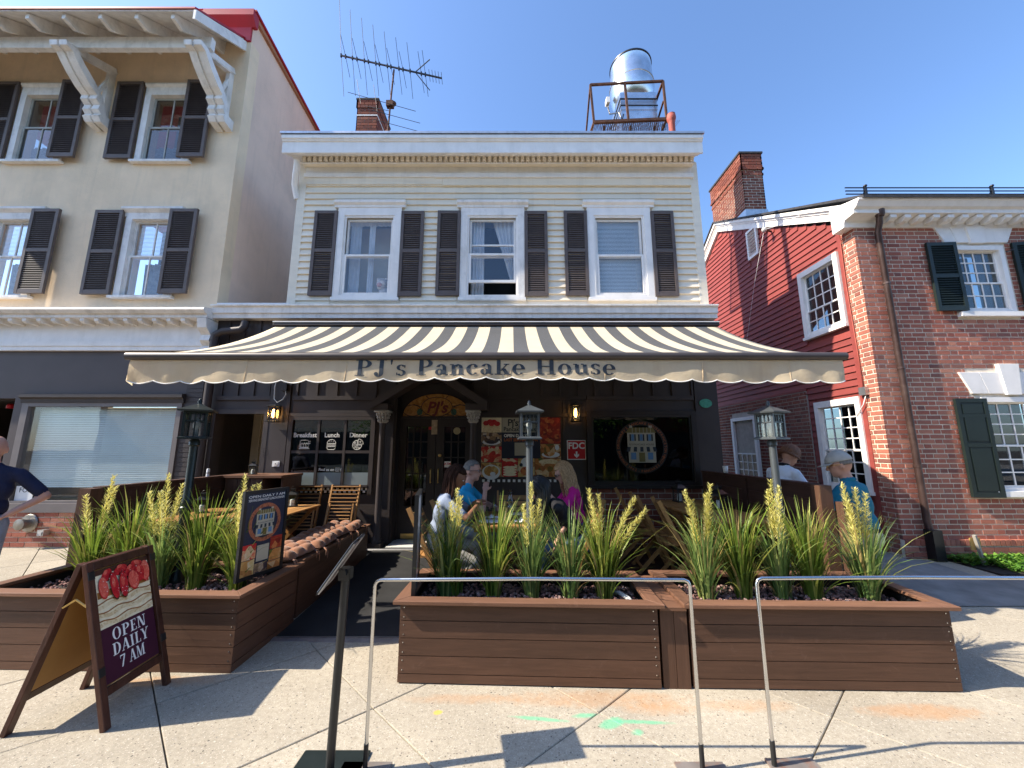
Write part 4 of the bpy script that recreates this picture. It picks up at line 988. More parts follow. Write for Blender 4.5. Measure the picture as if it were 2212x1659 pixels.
for (c, a, b, fl) in WL:
    f = MB()
    for p, q in ((c - .50, c - .385), (c + .385, c + .50)): f.box(p, q, LY - .05, LY + .1, a - .02, b + .02)
    f.box(c - .385, c + .385, LY - .048, LY + .1, b - .035, b + .02)
    if fl == 3: f.prism([(LY - .001, b + .02), (LY - .05, b + .02), (LY - .05, b + .13), (LY - .085, b + .16), (LY - .085, b + .20), (LY - .001, b + .21)], 0, c - .5, c + .5)
    else: f.prism([(LY - .001, b + .02), (LY - .05, b + .02), (LY - .05, b + .09), (LY - .11, b + .14), (LY - .11, b + .18), (LY - .001, b + .2)], 0, c - .56, c + .56)
    f.box(c - .56, c + .56, LY - .09, LY + .08, a - .065, a - .02)
    o = f.build('window', 'white_old', LB)
    zm = (a + b) / 2 + .0
    s = MB()
    for p, q, y in ((a - .02, zm + .02, LY + .0), (zm - .02, b - .035, LY + .035)):
        for u, v in ((c - .385, c - .345), (c + .345, c + .385)): s.box(u, v, y, y + .034, p, q)
        s.box(c - .345, c + .345, y + .001, y + .033, p, p + .04); s.box(c - .345, c + .345, y + .001, y + .033, q - .035, q)
        s.box(c - .011, c + .011, y + .006, y + .028, p + .04, q - .035)
    s.build('sash', 'white_old' if fl == 2 else M('grey_sash%d' % random.randint(0, 9999), (.42, .42, .38), .6), o)
    for p, q, y in ((a + .02, zm - .015, LY + .015), (zm + .02, b - .07, LY + .05)):
        for u, v in ((c - .345, c - .011), (c + .011, c + .345)): pc('pane', 'glass' if fl == 2 else 'glass_dk', o, u, v, y, y + .003, p, q)
    MB().box(c - .42, c + .42, LY + .6, LY + .61, a - .1, b + .1).build('room_backdrop', 'void', o)
    if fl == 2:
        tag(blind_mesh(c - .36, c + .36, zm - .02, b - .03, LY + .10).build('blind', 'blind', o), kind='stuff')
        drape(c - .36, c + .36, a, zm, LY + .30, folds=6, amp=.03).build('curtain', M('grey_lace', (.20, .22, .24), .9, .4, 12) if 'grey_lace' not in bpy.data.materials else bpy.data.materials['grey_lace'], o, True)
    else: drape(c - .34, c + .34, a, a + .42, LY + .16, folds=5, amp=.02).build('lace_curtain', M('lace', (.40, .42, .45), .9, .5, 14, stretch=(1, 1, 3)) if 'lace' not in bpy.data.materials else bpy.data.materials['lace'], o, True)
    dz = 0 if fl == 3 else 0
    shutter(LB, c - 1.04, c - .53, a + .0, b + .22 if fl == 3 else b + .12, LY - .05, 'shutter', .5, proud=.045)
    shutter(LB, c + .36, c + .86, a + .0, b + .22 if fl == 3 else b + .12, LY - .09, 'shutter', .5, proud=.045)
# shop cornice
co = MB(); CR = -5.17
co.prism([(LY, 4.10), (6.16, 4.02), (6.15, 3.98), (6.20, 3.93), (6.24, 3.93), (6.24, 3.87), (LY, 3.87)], 0, LXL, CR); co.build('shop_cornice', 'white_old', LB)
md = MB().prism([(0, 0), (-.20, 0), (-.20, -.05), (-.16, -.085), (-.08, -.07), (0, -.085)], 0, -.035, .035).data('modillion', 'white_old')
x = CR - .42
while x > -12: put('modillion', md, LB, (x, LY - .04, 3.868)); x -= .245
pc('shop_frieze', 'white', LB, LXL, CR - .05, LY - .04, LY + .2, 3.50, 3.868); pc('shop_architrave', 'white', LB, LXL, CR - .02, LY - .075, LY + .2, 3.42, 3.499); pc('shop_architrave', 'white', LB, LXL, CR - .02, LY - .06, LY + .2, 3.345, 3.419)
m = MB(); m.prism([(LY, 3.30), (LY - .12, 3.34), (LY - .08, 3.42), (LY - .16, 3.50), (LY - .13, 3.60), (LY - .24, 3.70), (LY - .27, 3.86), (LY, 3.86)], 0, CR - .16, CR - .0); m.build('console', 'white_old', LB)
# ground floor
gf = MB()
wall_with_holes(gf, LXL, LXR, .0, 3.345, LY, LY + .25, [(-8.22, -5.62, .80, 2.46), (-10.6, -8.45, .0, 2.52)])
gf.build('shop_wall', M('shop_brown', (.075, .060, .059), .6, .1, 2), LB)
MB().prism([(LY, 2.44), (LY - .04, 2.44), (LY - .05, 2.50), (LY - .09, 2.53), (LY - .09, 2.58), (LY, 2.60)], 0, -8.3, -5.55).build('window_head', 'brown', LB)
so = MB()
for a, b in ((-8.28, -8.17), (-5.66, -5.58)): so.box(a, b, LY - .03, LY + .08, .75, 2.46)
so.box(-8.17, -5.66, LY - .028, LY + .08, 2.38, 2.46); so.box(-8.30, -5.56, LY - .06, LY + .08, .66, .80); so.box(-8.17, -5.66, LY - .03, LY + .08, .80, .84)
LW = so.build('shop_window', M('grey_taupe', (.16, .14, .135), .55, .1), LB)
MB().box(-8.17, -5.66, LY + .02, LY + .026, .84, 2.38).build('pane', 'glass_shop', LW)
tag(blind_mesh(-8.12, -5.68, 1.04, 2.36, LY + .12, .03).build('blind', 'blind_gr', LW), kind='stuff')
m = MB(); m.box(-8.15, -5.68, LY + .35, LY + .95, .82, .86); m.box(-7.5, -6.5, LY + .5, LY + .7, .86, 1.02); m.build('display_shelf', M('display_wood', (.34, .27, .17), .6), LW)
MB().box(-8.22, -5.6, LY + 1.3, LY + 1.32, .6, 2.5).build('room_backdrop', 'room', LW)
m = MB().box(-8.14, -7.85, LY + .012, LY + .018, .84, 1.07); m.build('rental_notice', 'plastic_w', LW); text('lettering', 'FOR', .11, 'ink', LW, (-7.98, LY + .009, .97))
MB().box(-10.6, -8.45, LY + 1.6, LY + 1.62, .0, 2.6).build('doorway_dark', 'void', LB)
m = MB(); m.box(-10.6, -10.5, LY + .25, LY + 1.6, 0, 2.6); m.box(-8.55, -8.45, LY + .25, LY + 1.6, 0, 2.6); m.box(-10.5, -8.55, LY + .25, LY + 1.6, 2.5, 2.6); m.build('doorway_recess', 'brown_dk', LB)
MB().lathe([(.05, 0), (.05, .05), (.03, .08)], (-8.9, LY + .3, 2.38), 12).build('alarm_bell', 'sign_red', LB)
MB().box(-8.45, LXR, LY - .035, LY - .001, .0, .66).build('brick_base', 'mortar', LB)
for a, b, c_, d in brick_layout(-8.44, LXR - .01, .135, .655, .0765, .215, .014): pc('brick', 'brick', LB, a, b, LY - .042 + random.uniform(-.004, .003), LY - .034, c_, d)
for z in [1.0 + .077 * i for i in range(31)]:
    if z < 3.3: pc('painted_brick', 'brown', LB, -5.56 + random.uniform(0, .01), -5.27, LY - .010 + random.uniform(-.003, .003), LY - .001, z, z + .066)
fdc = MB(); fdc.lathe([(.13, 0), (.14, .015), (.13, .03), (.07, .035), (.075, .10), (.085, .11), (.085, .15), (.03, .16)], (0, 0, 0), 20)
tg = fdc.build('hose_connection', M('old_chrome', (.30, .28, .25), .4, .3, 9, metal=.8), None, 'auto', (-7.73, LY - .045, .50)); tg.rotation_euler = (R(90), 0, 0)
tag(tg, 'round metal fire hose connection on brick base below the shop window', 'hose fitting')
mt = thing('wall_box', 'small grey box screwed on brick below the shop window', 'box', (-7.43, LY - .05, .36)); MB().box(-.05, .05, -.09, .0, -.04, .05).build('box', 'alu', mt); MB().box(-.03, .03, -.10, -.091, -.03, .02).build('lid', 'stone', mt)
dsl = thing('brown_downspout', 'dark brown drain pipe with offset between the stucco building and restaurant', 'drainpipe', (0, 0, 0))
MB().tube([(-4.62, 6.40, 3.84), (-4.62, 6.38, 3.74), (-4.66, 6.37, 3.69), (-4.98, 6.37, 3.66), (-5.08, 6.37, 3.60), (-5.10, 6.38, 3.5), (-5.10, 6.40, 2.8), (-5.12, 6.42, .12)], .062, 12).build('pipe', 'brown', dsl, 'auto')
for z in (1.1, 2.2, 3.3): MB().lathe([(.07, 0), (.07, .05)], (-5.11, 6.40, z), 12).build('clip', 'brown', dsl)

# ------------------------------------------------------------------ right neighbour: brick house with red clapboard side
RB = thing('brick_house', 'red brick house with red clapboard side wall and white cornice at the right', 'building', (0, 0, 0))
RY = 5.95; RX = 5.74; RXR = 10.6
HOLES = [(7.30, 8.12, 3.86, 4.96), (7.30, 8.5, 1.06, 2.42)]
m = MB(); wall_with_holes(m, RX + .007, RXR, .0, 5.45, RY + .006, RY + .3, HOLES); m.build('front_wall', 'mortar', RB)
LINT = [(7.10, 8.36, 5.06, 5.36), (7.06, 8.62, 2.52, 2.86)]
bl = brick_layout(RX, RXR, .36, 5.44, .0735, .205, .0165, True, [(h[0] - .10, h[1] + .10, h[2] - .08, h[3] + .08) for h in HOLES] + [(l[0] + .08, l[1] - .08, l[2], l[3]) for l in LINT])
bl.sort(key=lambda q: math.hypot(q[0] - 0, q[2] - 1.7) + (100 if q[0] > 8.6 else 0))
for a, b, c_, d in bl[:270]: pc('brick', 'brick', RB, a, b, RY + random.uniform(-.002, .002), RY + .007, c_, d)
m = MB()
for a, b, c_, d in bl[270:]:
    yy = RY + random.uniform(-.002, .002); m.box(a, b, yy, RY + .007, c_, d)
# quoin side of the corner and the plinth
for a, b, c_, d in brick_layout(RY, RY + .26, .14, 5.44, .0735, .205, .0165, True): xx = RX + random.uniform(-.003, .003); m.box(xx, RX + .009, a, b, c_, d)
tag(m.build('brickwork', 'brick', RB), kind='stuff')
MB().box(RX + .0125, RX + .3, RY + .3, RY + .32, .0, 5.45).build('corner_return', 'mortar', RB)
m = MB(); m.box(RX - .03, RXR, RY - .045, RY + .011, .0, .36); m.build('plinth', 'mortar', RB)
for a, b, c_, d in brick_layout(RX - .04, 8.9, .06, .28, .0715, .205, .011): pc('plinth_brick', 'brick', RB, a, b, RY - .056, RY - .044, c_, d)
x = RX - .02
while x < 8.9:
    pc('plinth_cap_brick', 'brick', RB, x, x + .062, RY - .06, RY + .0, .285, .365); x += .073
# white flat arches with keystones
for (x0, x1, z0, z1), kz in zip(LINT, (0, .13)):
    xm = (x0 + x1) / 2 + (0 if kz == 0 else -.05)
    m = MB(); ex = .11; kw = .14
    for sgn in (-1, 1):
        a0 = xm - kw * .8 if sgn < 0 else xm + kw * .8; b0 = x0 + ex if sgn < 0 else x1 - ex; a1 = xm - kw * 1.1 if sgn < 0 else xm + kw * 1.1; b1 = x0 - ex * .4 if sgn < 0 else x1 + ex * .4
        mid0, mid1 = (a0 + b0) / 2, (a1 + b1) / 2
        for p, q, r_, s_ in ((a0, mid0 + .003, a1, mid1 + .003), (mid0 - .003, b0, mid1 - .003, b1)): m.prism([(p, z0), (q, z0), (s_, z1), (r_, z1)], 1, RY - .025, RY + .02)
    m.prism([(xm - kw * .8, z0 - .02), (xm + kw * .8, z0 - .02), (xm + kw * 1.15, z1 + kz), (xm - kw * 1.15, z1 + kz)], 1, RY - .05, RY + .02)
    m.build('flat_arch', 'white', RB, bevel=.004)
def muntin_window(parent, x0, x1, z0, z1, y, nx, rows, meet, casing=.07, mat='white', glass='glass_dk', horiz='x', depth=.08, name='window', head=0):
    """double hung window; horiz 'x': faces -Y at y, horiz 'y': faces -X at y"""
    def bx(m, a, b, c, d, e, f):
        if horiz == 'x': m.box(a, b, y + c, y + d, e, f)
        else: m.box(y + c, y + d, a, b, e, f)
    f = MB()
    bx(f, x0 - casing, x0, -.035, depth, z0 - casing * .6, z1 + casing + head); bx(f, x1, x1 + casing, -.035, depth, z0 - casing * .6, z1 + casing + head)
    bx(f, x0, x1, -.033, depth, z1, z1 + casing + head); bx(f, x0 - casing * 1.2, x1 + casing * 1.2, -.06, depth - .002, z0 - casing * 1.2, z0 - casing * .6); bx(f, x0, x1, -.02, depth, z0 - casing * .6, z0)
    o = f.build(name, mat, parent)
    s = MB(); st = .03
    for zz0, zz1, dy, nr in ((z0, meet + .012, .0, rows[0]), (meet - .012, z1, .034, rows[1])):
        bx(s, x0, x0 + st, dy, dy + .03, zz0, zz1); bx(s, x1 - st, x1, dy, dy + .03, zz0, zz1)
        bx(s, x0 + st, x1 - st, dy + .001, dy + .029, zz0, zz0 + .03); bx(s, x0 + st, x1 - st, dy + .001, dy + .029, zz1 - .026, zz1)
        W = (x1 - x0 - 2 * st); Hh = zz1 - zz0 - .056
        for i in range(1, nx): bx(s, x0 + st + W * i / nx - .009, x0 + st + W * i / nx + .009, dy + .004, dy + .026, zz0 + .03, zz1 - .026)
        for j in range(1, nr): bx(s, x0 + st, x1 - st, dy + .005, dy + .025, zz0 + .03 + Hh * j / nr - .009, zz0 + .03 + Hh * j / nr + .009)
        for i in range(nx):
            for j in range(nr):
                a, b = x0 + st + W * i / nx + .009, x0 + st + W * (i + 1) / nx - .009; c_, d = zz0 + .03 + Hh * j / nr + .009, zz0 + .03 + Hh * (j + 1) / nr - .009
                if horiz == 'x': pc('pane', glass, o, a, b, y + dy + .013, y + dy + .017, c_, d)
                else: pc('pane', glass, o, y + dy + .013, y + dy + .017, a, b, c_, d)
    s.build('sash', mat, o)
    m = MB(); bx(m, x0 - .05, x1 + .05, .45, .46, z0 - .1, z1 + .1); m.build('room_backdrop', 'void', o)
    return o
wu = muntin_window(RB, 7.36, 8.08, 3.90, 4.93, RY + .01, 4, (2, 3), 4.36, .075)
wl_ = muntin_window(RB, 7.36, 8.44, 1.10, 2.39, RY + .01, 5, (3, 4), 1.72, .075)
for o, (x0, x1, z0, z1) in ((wu, (7.38, 7.62, 3.9, 4.93)), (wu, (7.9, 8.06, 3.9, 4.93))): drape(x0, x1, z0, z1, RY + .2, folds=3).build('curtain', 'curtain', o, True)
pc('stone_sill', 'white', RB, 7.20, 8.22, RY - .07, RY + .011, 3.77, 3.845); pc('stone_sill', 'white', RB, 7.2, 8.6, RY - .07, RY + .011, .97, 1.05)
# hinged shutters standing a little off the wall
def house_shutter(x_h, w, z0, z1, ang, louvre=True, lab=None):
    t = shutter(RB, 0, w, z0, z1, 0, 'green_sh', .5 if louvre else .52, slats=louvre)
    t.location = (x_h, RY - .02, 0); t.rotation_euler = (0, 0, ang)
    if not louvre:
        m = MB()
        for a, b in ((z0 + .10, z0 + (z1 - z0) * .52 - .05), (z0 + (z1 - z0) * .52 + .06, z0 + (z1 - z0) * .80), (z0 + (z1 - z0) * .80 + .06, z1 - .09)):
            m.box(.055, w - .055, -.03, -.02, a - .04, b + .04); m.box(.085, w - .085, -.038, -.029, a, b)
        m.box(.055, w - .055, -.039, -.003, z0 + (z1 - z0) * .80 + .0, z0 + (z1 - z0) * .80 + .055)
        m.build('panel', 'green_sh', t)
    return t
house_shutter(6.86, .46, 3.86, 5.04, R(-3)); house_shutter(8.28, .46, 3.86, 5.04, R(-14)); house_shutter(6.84, .455, .96, 2.44, R(-3), False)
for z in (4.9, 3.95): MB().tube([(8.2, RY - .01, z), (8.22, RY - .06, z), (8.28, RY - .06, z + .02)], .009, 6).build('shutter_hinge', 'black', RB)
# cornice and roof
c_ = MB(); c_.prism([(RY + .2, 5.33), (RY - .03, 5.33), (RY - .04, 5.40), (RY - .06, 5.44), (RY - .24, 5.46), (RY - .24, 5.52), (RY - .29, 5.54), (RY - .34, 5.61), (RY - .36, 5.62), (RY - .36, 5.65), (RY + .2, 5.80)], 0, 5.56, RXR); c_.build('cornice', 'white', RB)
md2 = MB().prism([(0, 0), (-.165, 0), (-.165, -.05), (-.11, -.085), (0, -.085)], 0, -.05, .05).data('modillion', 'white')
x = 6.22
while x < 9: put('modillion', md2, RB, (x, RY - .055, 5.442)); x += .235
# red clapboard side
m = MB(); m.add([(RX + .03, RY + .26, 5.2), (RX + .03, 11.2, 5.2), (RX + .03, 11.2, 6.9), (RX + .03, 9.9, 7.72), (RX + .03, RY + .26, 5.55)], [(0, 1, 2, 3, 4)])
ms_ = MB(); wall_with_holes(ms_, RY + .26, 13, 0, 5.2, 0, .02, [(6.36, 7.20, .98, 2.45), (6.38, 7.18, 3.80, 5.05), (9.10, 9.97, .9, 2.4)])
m.add([(RX + .03 + y, x, z) for x, y, z in ms_.v], ms_.f); m.build('side_wall', 'red', RB)
SH = [(6.30, 7.26, 3.72, 5.13), (6.28, 7.26, .95, 2.55), (8.30, 8.68, 6.15, 6.88)]
def roof_z(y): return 5.52 + (y - 6.0) * (7.62 - 5.52) / (9.85 - 6.0) if y < 9.85 else 7.62 - (y - 9.85) * .66
def y_end(z):   # far end of a board under the sloping roof line
    if z < 5.5: return RY + .26, 13.0
    return max(RY + .26, 6.0 + (z - 5.52) * 3.85 / 2.10), min(13.0, 9.85 + (7.62 - z) / .66)
z = .12
while z < 7.5:
    h = .118; a, b = y_end(z + h)
    if z + h < 2.80: b = min(b, 7.42)
    segs = [(a, b)]
    for s0, s1, z0, z1 in SH:
        if z + h > z0 - .03 and z < z1 + .02:
            ns = []
            for p, q in segs:
                if q <= s0 or p >= s1: ns.append((p, q)); continue
                if p < s0: ns.append((p, s0))
                if q > s1: ns.append((s1, q))
            segs = ns
    for p, q in segs:
        if q - p < .05: continue
        m = MB(); m.prism([(RX + .028, z + h + .003), (RX + .004, z), (RX + .03, z)], 1, p, q); m.build('red_clapboard', 'red', RB)
    z += h
pc('red_corner_board', 'red', RB, RX - .006, RX + .03, RY + .262, RY + .34, .1, 5.5)
m = MB(); m.box(RX + .008, RX + .05, 7.44, 13, .0, 2.80); m.build('side_masonry', 'mortar_gr', RB)
m = MB(); m.box(RX + .0, RX + .04, 7.43, 13, 2.79, 2.83); m.build('red_skirt', 'red', RB)
m = MB()
for a, b, c2, d in brick_layout(7.45, 12.5, .14, 2.78, 0.0735, .205, .016, True, [(9.02, 10.05, .85, 2.5)]): xx = RX + .003 + random.uniform(-.002, .002); m.box(xx, RX + .009, a, b, c2, d)
tag(m.build('side_brickwork', 'brick_dk', RB), kind='stuff')
muntin_window(RB, 6.40, 7.16, 3.85, 5.00, RX + .0, 4, (2, 3), 4.28, .09, horiz='y', head=.02)
muntin_window(RB, 6.38, 7.16, 1.05, 2.42, RX + .0, 4, (3, 4), 1.65, .09, horiz='y', head=.02)
muntin_window(RB, 9.12, 9.95, .95, 2.36, RX - .02, 4, (3, 4), 1.55, .08, horiz='y')
v = MB()
for a, b, c2, d in ((8.30, 8.35, 6.15, 6.88), (8.63, 8.68, 6.15, 6.88), (8.35, 8.63, 6.15, 6.21), (8.35, 8.63, 6.82, 6.88)): v.box(RX - .03, RX + .03, a, b, c2, d)
vt = v.build('gable_vent', 'white', RB)
for i in range(7): pbar('vent_slat', 'white', vt, (RX - .01, 8.35, 6.26 + .083 * i), (RX - .01, 8.63, 6.26 + .083 * i), .05, .012, (.6, 0, .8))
# white rake boards along the sloping side
for dz, w_, x0 in ((0, .17, RX - .035), (.15, .06, RX - .06), (.20, .07, RX - .10)):
    m = MB(); p = [(5.9, 5.47), (9.85, 7.62), (10.9, 6.93)]
    n = len(p)
    m.add([(x0, y, zz + dz) for y, zz in p] + [(x0, y, zz + dz + w_) for y, zz in p] + [(RX + .04, y, zz + dz) for y, zz in p] + [(RX + .04, y, zz + dz + w_) for y, zz in p],
          [(0, 1, 4, 3), (1, 2, 5, 4), (0, 6, 7, 1), (1, 7, 8, 2), (3, 4, 10, 9), (4, 5, 11, 10), (0, 3, 9, 6)])
    m.build('rake_board', 'white', RB)
m = MB(); YR = [(5.56, 5.68), (9.88, 7.93), (14, 5.25)]
for zz in (0, -.045): m.v += [(xx, y, z + zz) for xx in (RX - .13, RXR) for y, z in YR]
for f in ((0, 1, 4, 3), (1, 2, 5, 4), (6, 9, 10, 7), (7, 10, 11, 8), (0, 6, 7, 1), (1, 7, 8, 2), (0, 3, 9, 6)): m.f.append(f); m.mi.append(0)
m.build('gable_roof', 'shingle', RB)
# chimney
ch = MB(); CX0, CX1, CY0, CY1 = 5.90, 6.43, 8.85, 10.33; CT = 9.25
ch.box(CX0 + .006, CX1 - .006, CY0 + .006, CY1 - .006, 6.6, CT - .04); chm = ch.build('chimney', 'mortar', RB)
m = MB(); z = 6.95; r = 0
while z < CT - .06:
    e = .03 if CT - .58 < z < CT - .44 else (.015 if z > CT - .44 or CT - .72 < z < CT - .66 else 0)
    for face in range(4):
        a0, a1 = (CX0, CX1) if face < 2 else (CY0, CY1); x = a0 - e - (0 if r % 2 else .1)
        while x < a1 + e:
            p, q = max(x, a0 - e), min(x + .2, a1 + e)
            if q - p > .02:
                if face == 0: m.box(p, q, CY0 - e, CY0 + .02, z, z + .062)
                elif face == 1: m.box(p, q, CY1 - .02, CY1 + e, z, z + .062)
                elif face == 2: m.box(CX0 - e - .001, CX0 + .02, p, q, z, z + .062)
                else: m.box(CX1 - .02, CX1 + e + .001, p, q, z, z + .062)
            x += .216
    z += .078; r += 1
tag(m.build('chimney_brickwork', 'brick_dk', chm), kind='stuff'); MB().box(CX0 - .04, CX1 + .04, CY0 - .04, CY1 + .04, CT - .05, CT).build('chimney_cap', 'shingle', chm)
MB().box(CX0 - .02, CX1 + .02, CY0 - .02, CY0 + .4, 7.2, 7.62).build('chimney_flashing', 'alu', chm)
for i, z in enumerate((5.93, 5.99, 6.05)): MB().tube([(5.66, RY - .05, z), (10.5, RY - .05, z)], .011, 6).build('snow_rail', 'black', RB)
for x in (6.0, 8.15, 9.9): m = MB(); m.bar((x, RY - .05, 5.82), (x, RY - .05, 6.08), .035); m.bar((x - .06, RY - .02, 5.86), (x, RY - .05, 6.02), .02); m.ell((x, RY - .06, 6.08), (.03, .03, .02), 8, 5); m.build('snow_rail_post', 'black', RB)
dsr = thing('brown_downspout', 'tall round copper brown downspout at the corner of the brick house', 'downspout', (0, 0, 0))
MB().tube([(6.02, RY - .20, 5.60), (6.02, RY - .19, 5.45), (6.04, RY - .15, 5.34), (6.07, RY - .07, 5.2), (6.07, RY - .07, .62), (6.07, RY - .09, .5)], .045, 14).build('pipe', 'copper', dsr, 'auto')
MB().lathe([(.05, 5.42), (.065, 5.45), (.07, 5.6), (.055, 5.62)], (6.02, RY - .2, 0), 12).build('outlet', 'copper', dsr, 'auto')
MB().box(6.0, 6.14, RY - .19, RY - .061, .10, .52).build('boot', 'black', dsr)
for z in (1.4, 2.9, 4.3): MB().lathe([(.052, 0), (.052, .035)], (6.07, RY - .07, z), 12).build('strap', 'copper', dsr)
wc = thing('wall_cable', 'thin pale cable running down the red corner into a small grey box', 'cable', (0, 0, 0)); MB().tube([(RX - .03, 6.06, 5.4), (RX - .02, 6.2, 5.2), (RX - .015, 6.22, 4.4), (RX - .015, 6.2, 3.4), (RX - .015, 6.19, 2.66)], .008, 6).build('wire', 'pipe', wc, True)
MB().box(RX - .06, RX - .0, 6.12, 6.24, 2.53, 2.66).build('box', 'alu', wc); MB().tube([(RX - .03, 6.15, 2.53), (RX - .05, 6.2, 2.38), (RX - .05, 6.35, 2.2)], .007, 6).build('loose_wire', 'whiteink', wc, True)
ins = thing('insulator', 'small glass wire insulator on the red gable with slack wires', 'insulator', (0, 0, 0)); m = MB(); m.tube([(RX, 7.85, 6.42), (RX - .18, 7.78, 6.42)], .02, 8); m.build('pin', 'rust', ins); MB().ell((RX - .2, 7.78, 6.42), (.05, .05, .06)).build('knob', 'stone', ins); MB().tube([(RX - .2, 7.78, 6.42), (RX - .12, 7.4, 6.30), (RX - .08, 6.9, 6.2), (RX - .05, 6.7, 6.05)], .005, 6).build('wire', 'whiteink', ins, True); MB().tube([(RX - .2, 7.78, 6.42), (RX - .25, 8.2, 5.4), (RX - .3, 8.6, 4.2), (RX - .4, 9.0, 3.4)], .0028, 5).build('wire', 'whiteink', ins, True)
# things by the foot of the brick wall
iv = MB(); random.seed(5)
for i in range(5200):
    x = random.uniform(6.2, 9.6); y = random.uniform(5.25, 5.88)
    if x < 6.5 and y < 5.5: continue
    zb = gz(y); r = random.uniform(.022, .045); a = random.uniform(0, 6.28); tl = random.uniform(.2, .9); hh = zb + random.uniform(.02, .15) * (1 - abs(y - 5.56) / .45)
    d = Vector((math.cos(a), math.sin(a), tl)).normalized(); sd_ = Vector((-math.sin(a), math.cos(a), 0)); p = Vector((x, y, hh))
    iv.add([p - sd_ * r * .1, p + d * r + sd_ * r * .55, p + d * r * 2.0, p + d * r - sd_ * r * .55], [(0, 1, 2, 3)])
tag(iv.build('ground_cover', 'ivy'), 'low green ground cover growing along the brick wall', 'plants', kind='stuff')
pc_bed = MB().box(6.22, 9.8, 5.22, 5.895, .0, .105); tag(pc_bed.build('planting_bed', 'soil'), kind='structure')
stp = MB(); stp.box(6.7, 10.2, 4.85, 5.20, -.05, .14); tag(stp.build('pale_stone_kerb', 'stone', bevel=.01), kind='structure')
stp = MB(); stp.box(6.95, 10.2, 4.1, 4.84, -.05, .075); tag(stp.build('pale_stone_path', 'stone', bevel=.01), kind='structure')
sk2 = thing('small_sign_stake', 'small yellowed sign on a short grey stake by the brick corner', 'sign', (6.42, 5.58, .1), R(8)); MB().bar((.03, 0, 0), (-.05, 0, .40), .035, .03).build('stake', M('grey_wood', (.32, .30, .26), .8), sk2); MB().obox((-.02, .025, .28), (.17, .01, .16)).build('plate', M('yellowed_card', (.45, .28, .08), .6, .2, 12), sk2)

# ------------------------------------------------------------------ on the restaurant roof
pcn = thing('brick_chimney', 'dark brick chimney with white band on the restaurant roof', 'chimney', (0, 0, 0))
m = MB().box(-3.93, -3.43, 8.51, 9.39, 6.4, 10.48); m.build('core', 'mortar_gr', pcn)
m = MB(); z = 8.4; r = 0
while z < 10.46:
    e = .02 if z > 10.2 else 0
    for face in range(3):
        a0, a1 = (-3.94, -3.42) if face == 0 else (8.5, 9.4); x = a0 - e - (0 if r % 2 else .1)
        while x < a1 + e:
            p, q = max(x, a0 - e), min(x + .195, a1 + e)
            if q - p > .02:
                if face == 0: m.box(p, q, 8.5 - e, 8.52, z, z + .07)
                elif face == 1: m.box(-3.43, -3.419 + e, p, q, z, z + .07)
                else: m.box(-3.941 - e, -3.92, p, q, z, z + .07)
            x += .207
    z += .083; r += 1
tag(m.build('brickwork', 'brick_dk', pcn), kind='stuff'); MB().box(-3.97, -3.39, 8.47, 9.43, 10.45, 10.5).build('cap', 'shingle', pcn); MB().box(-3.945, -3.414, 8.494, 9.4, 10.0, 10.03).build('white_band', 'whiteink', pcn)
an = thing('television_antenna', 'old roof television antenna with many thin rods on a mast beside the chimney', 'antenna', (0, 0, 0))
AY = 8.3
MB().tube([(-3.08, AY, 8.2), (-3.03, AY, 10.15), (-2.99, AY, 11.14)], .022, 8).build('mast', 'rust', an)
A = Vector((-4.36, AY + .0, 11.57)); Bv = Vector((-1.75, AY - .1, 10.78))
MB().bar(A, Bv, .03, .03).build('boom', 'black', an)
for t, up, dn in ((.0, 1.42, .95), (.115, 1.15, .85), (.235, .98, .75), (.35, .85, .70), (.465, .72, .60), (.58, .62, .5), (.69, .55, .55), (.045, .34, .35), (.16, .32, .32), (.275, .30, .3), (.385, .28, .28), (.5, .26, .26), (.62, .24, .28), (.80, .36, .30), (.84, .42, .38)):
    p = A.lerp(Bv, t); m = MB(); m.tube([p + Vector((.03, .25, -dn)), p, p + Vector((-.04, -.25, up))], .006, 5); m.box(p.x - .015, p.x + .015, p.y - .02, p.y + .02, p.z - .05, p.z + .05); m.build('rod', 'black', an)
for t in (.88, .91, .94, .97, 1.0):
    p = A.lerp(Bv, t); MB().tube([p + Vector((0, .1, -.07)), p + Vector((0, -.1, .07))], .006, 5).build('director', 'black', an)
p = A.lerp(Bv, .74)
for e in (Vector((.38, -.1, .26)), Vector((.36, .1, -.42))): MB().tube([p, p + e], .012, 6).build('reflector_arm', 'black', an)
for z, l, sx in ((10.12, 1.3, -.1), (9.72, 1.0, .2), (9.45, .9, .3), (9.95, .5, -.25)): MB().tube([(-3.04 - l * .75 + sx, AY, z + l * .28), (-3.04 + l * .6 + sx, AY - .1, z - l * .22)], .007, 5).build('cross_rod', 'black', an)
for x, z, l in ((-3.42, 10.2, .5), (-3.85, 10.45, .4)): MB().tube([(x + .08, AY, z - .3), (x - .06, AY, z + l)], .006, 5).build('whip', 'black', an)
m = MB(); m.box(-3.12, -2.95, AY - .06, AY + .06, 10.05, 10.2); m.ell((-2.96, AY, 10.15), (.08, .06, .07)); m.build('clamp', 'rust', an)
m = MB(); m.bar((-3.06, AY, 9.4), (-3.4, 8.7, 9.6), .03); m.bar((-3.06, AY, 9.0), (-3.4, 8.7, 9.2), .03); m.tube([(-3.06, AY, 9.3), (-3.1, AY - .02, 9.1), (-3.02, AY, 8.9)], .02, 6); m.build('stay', 'rust', an)

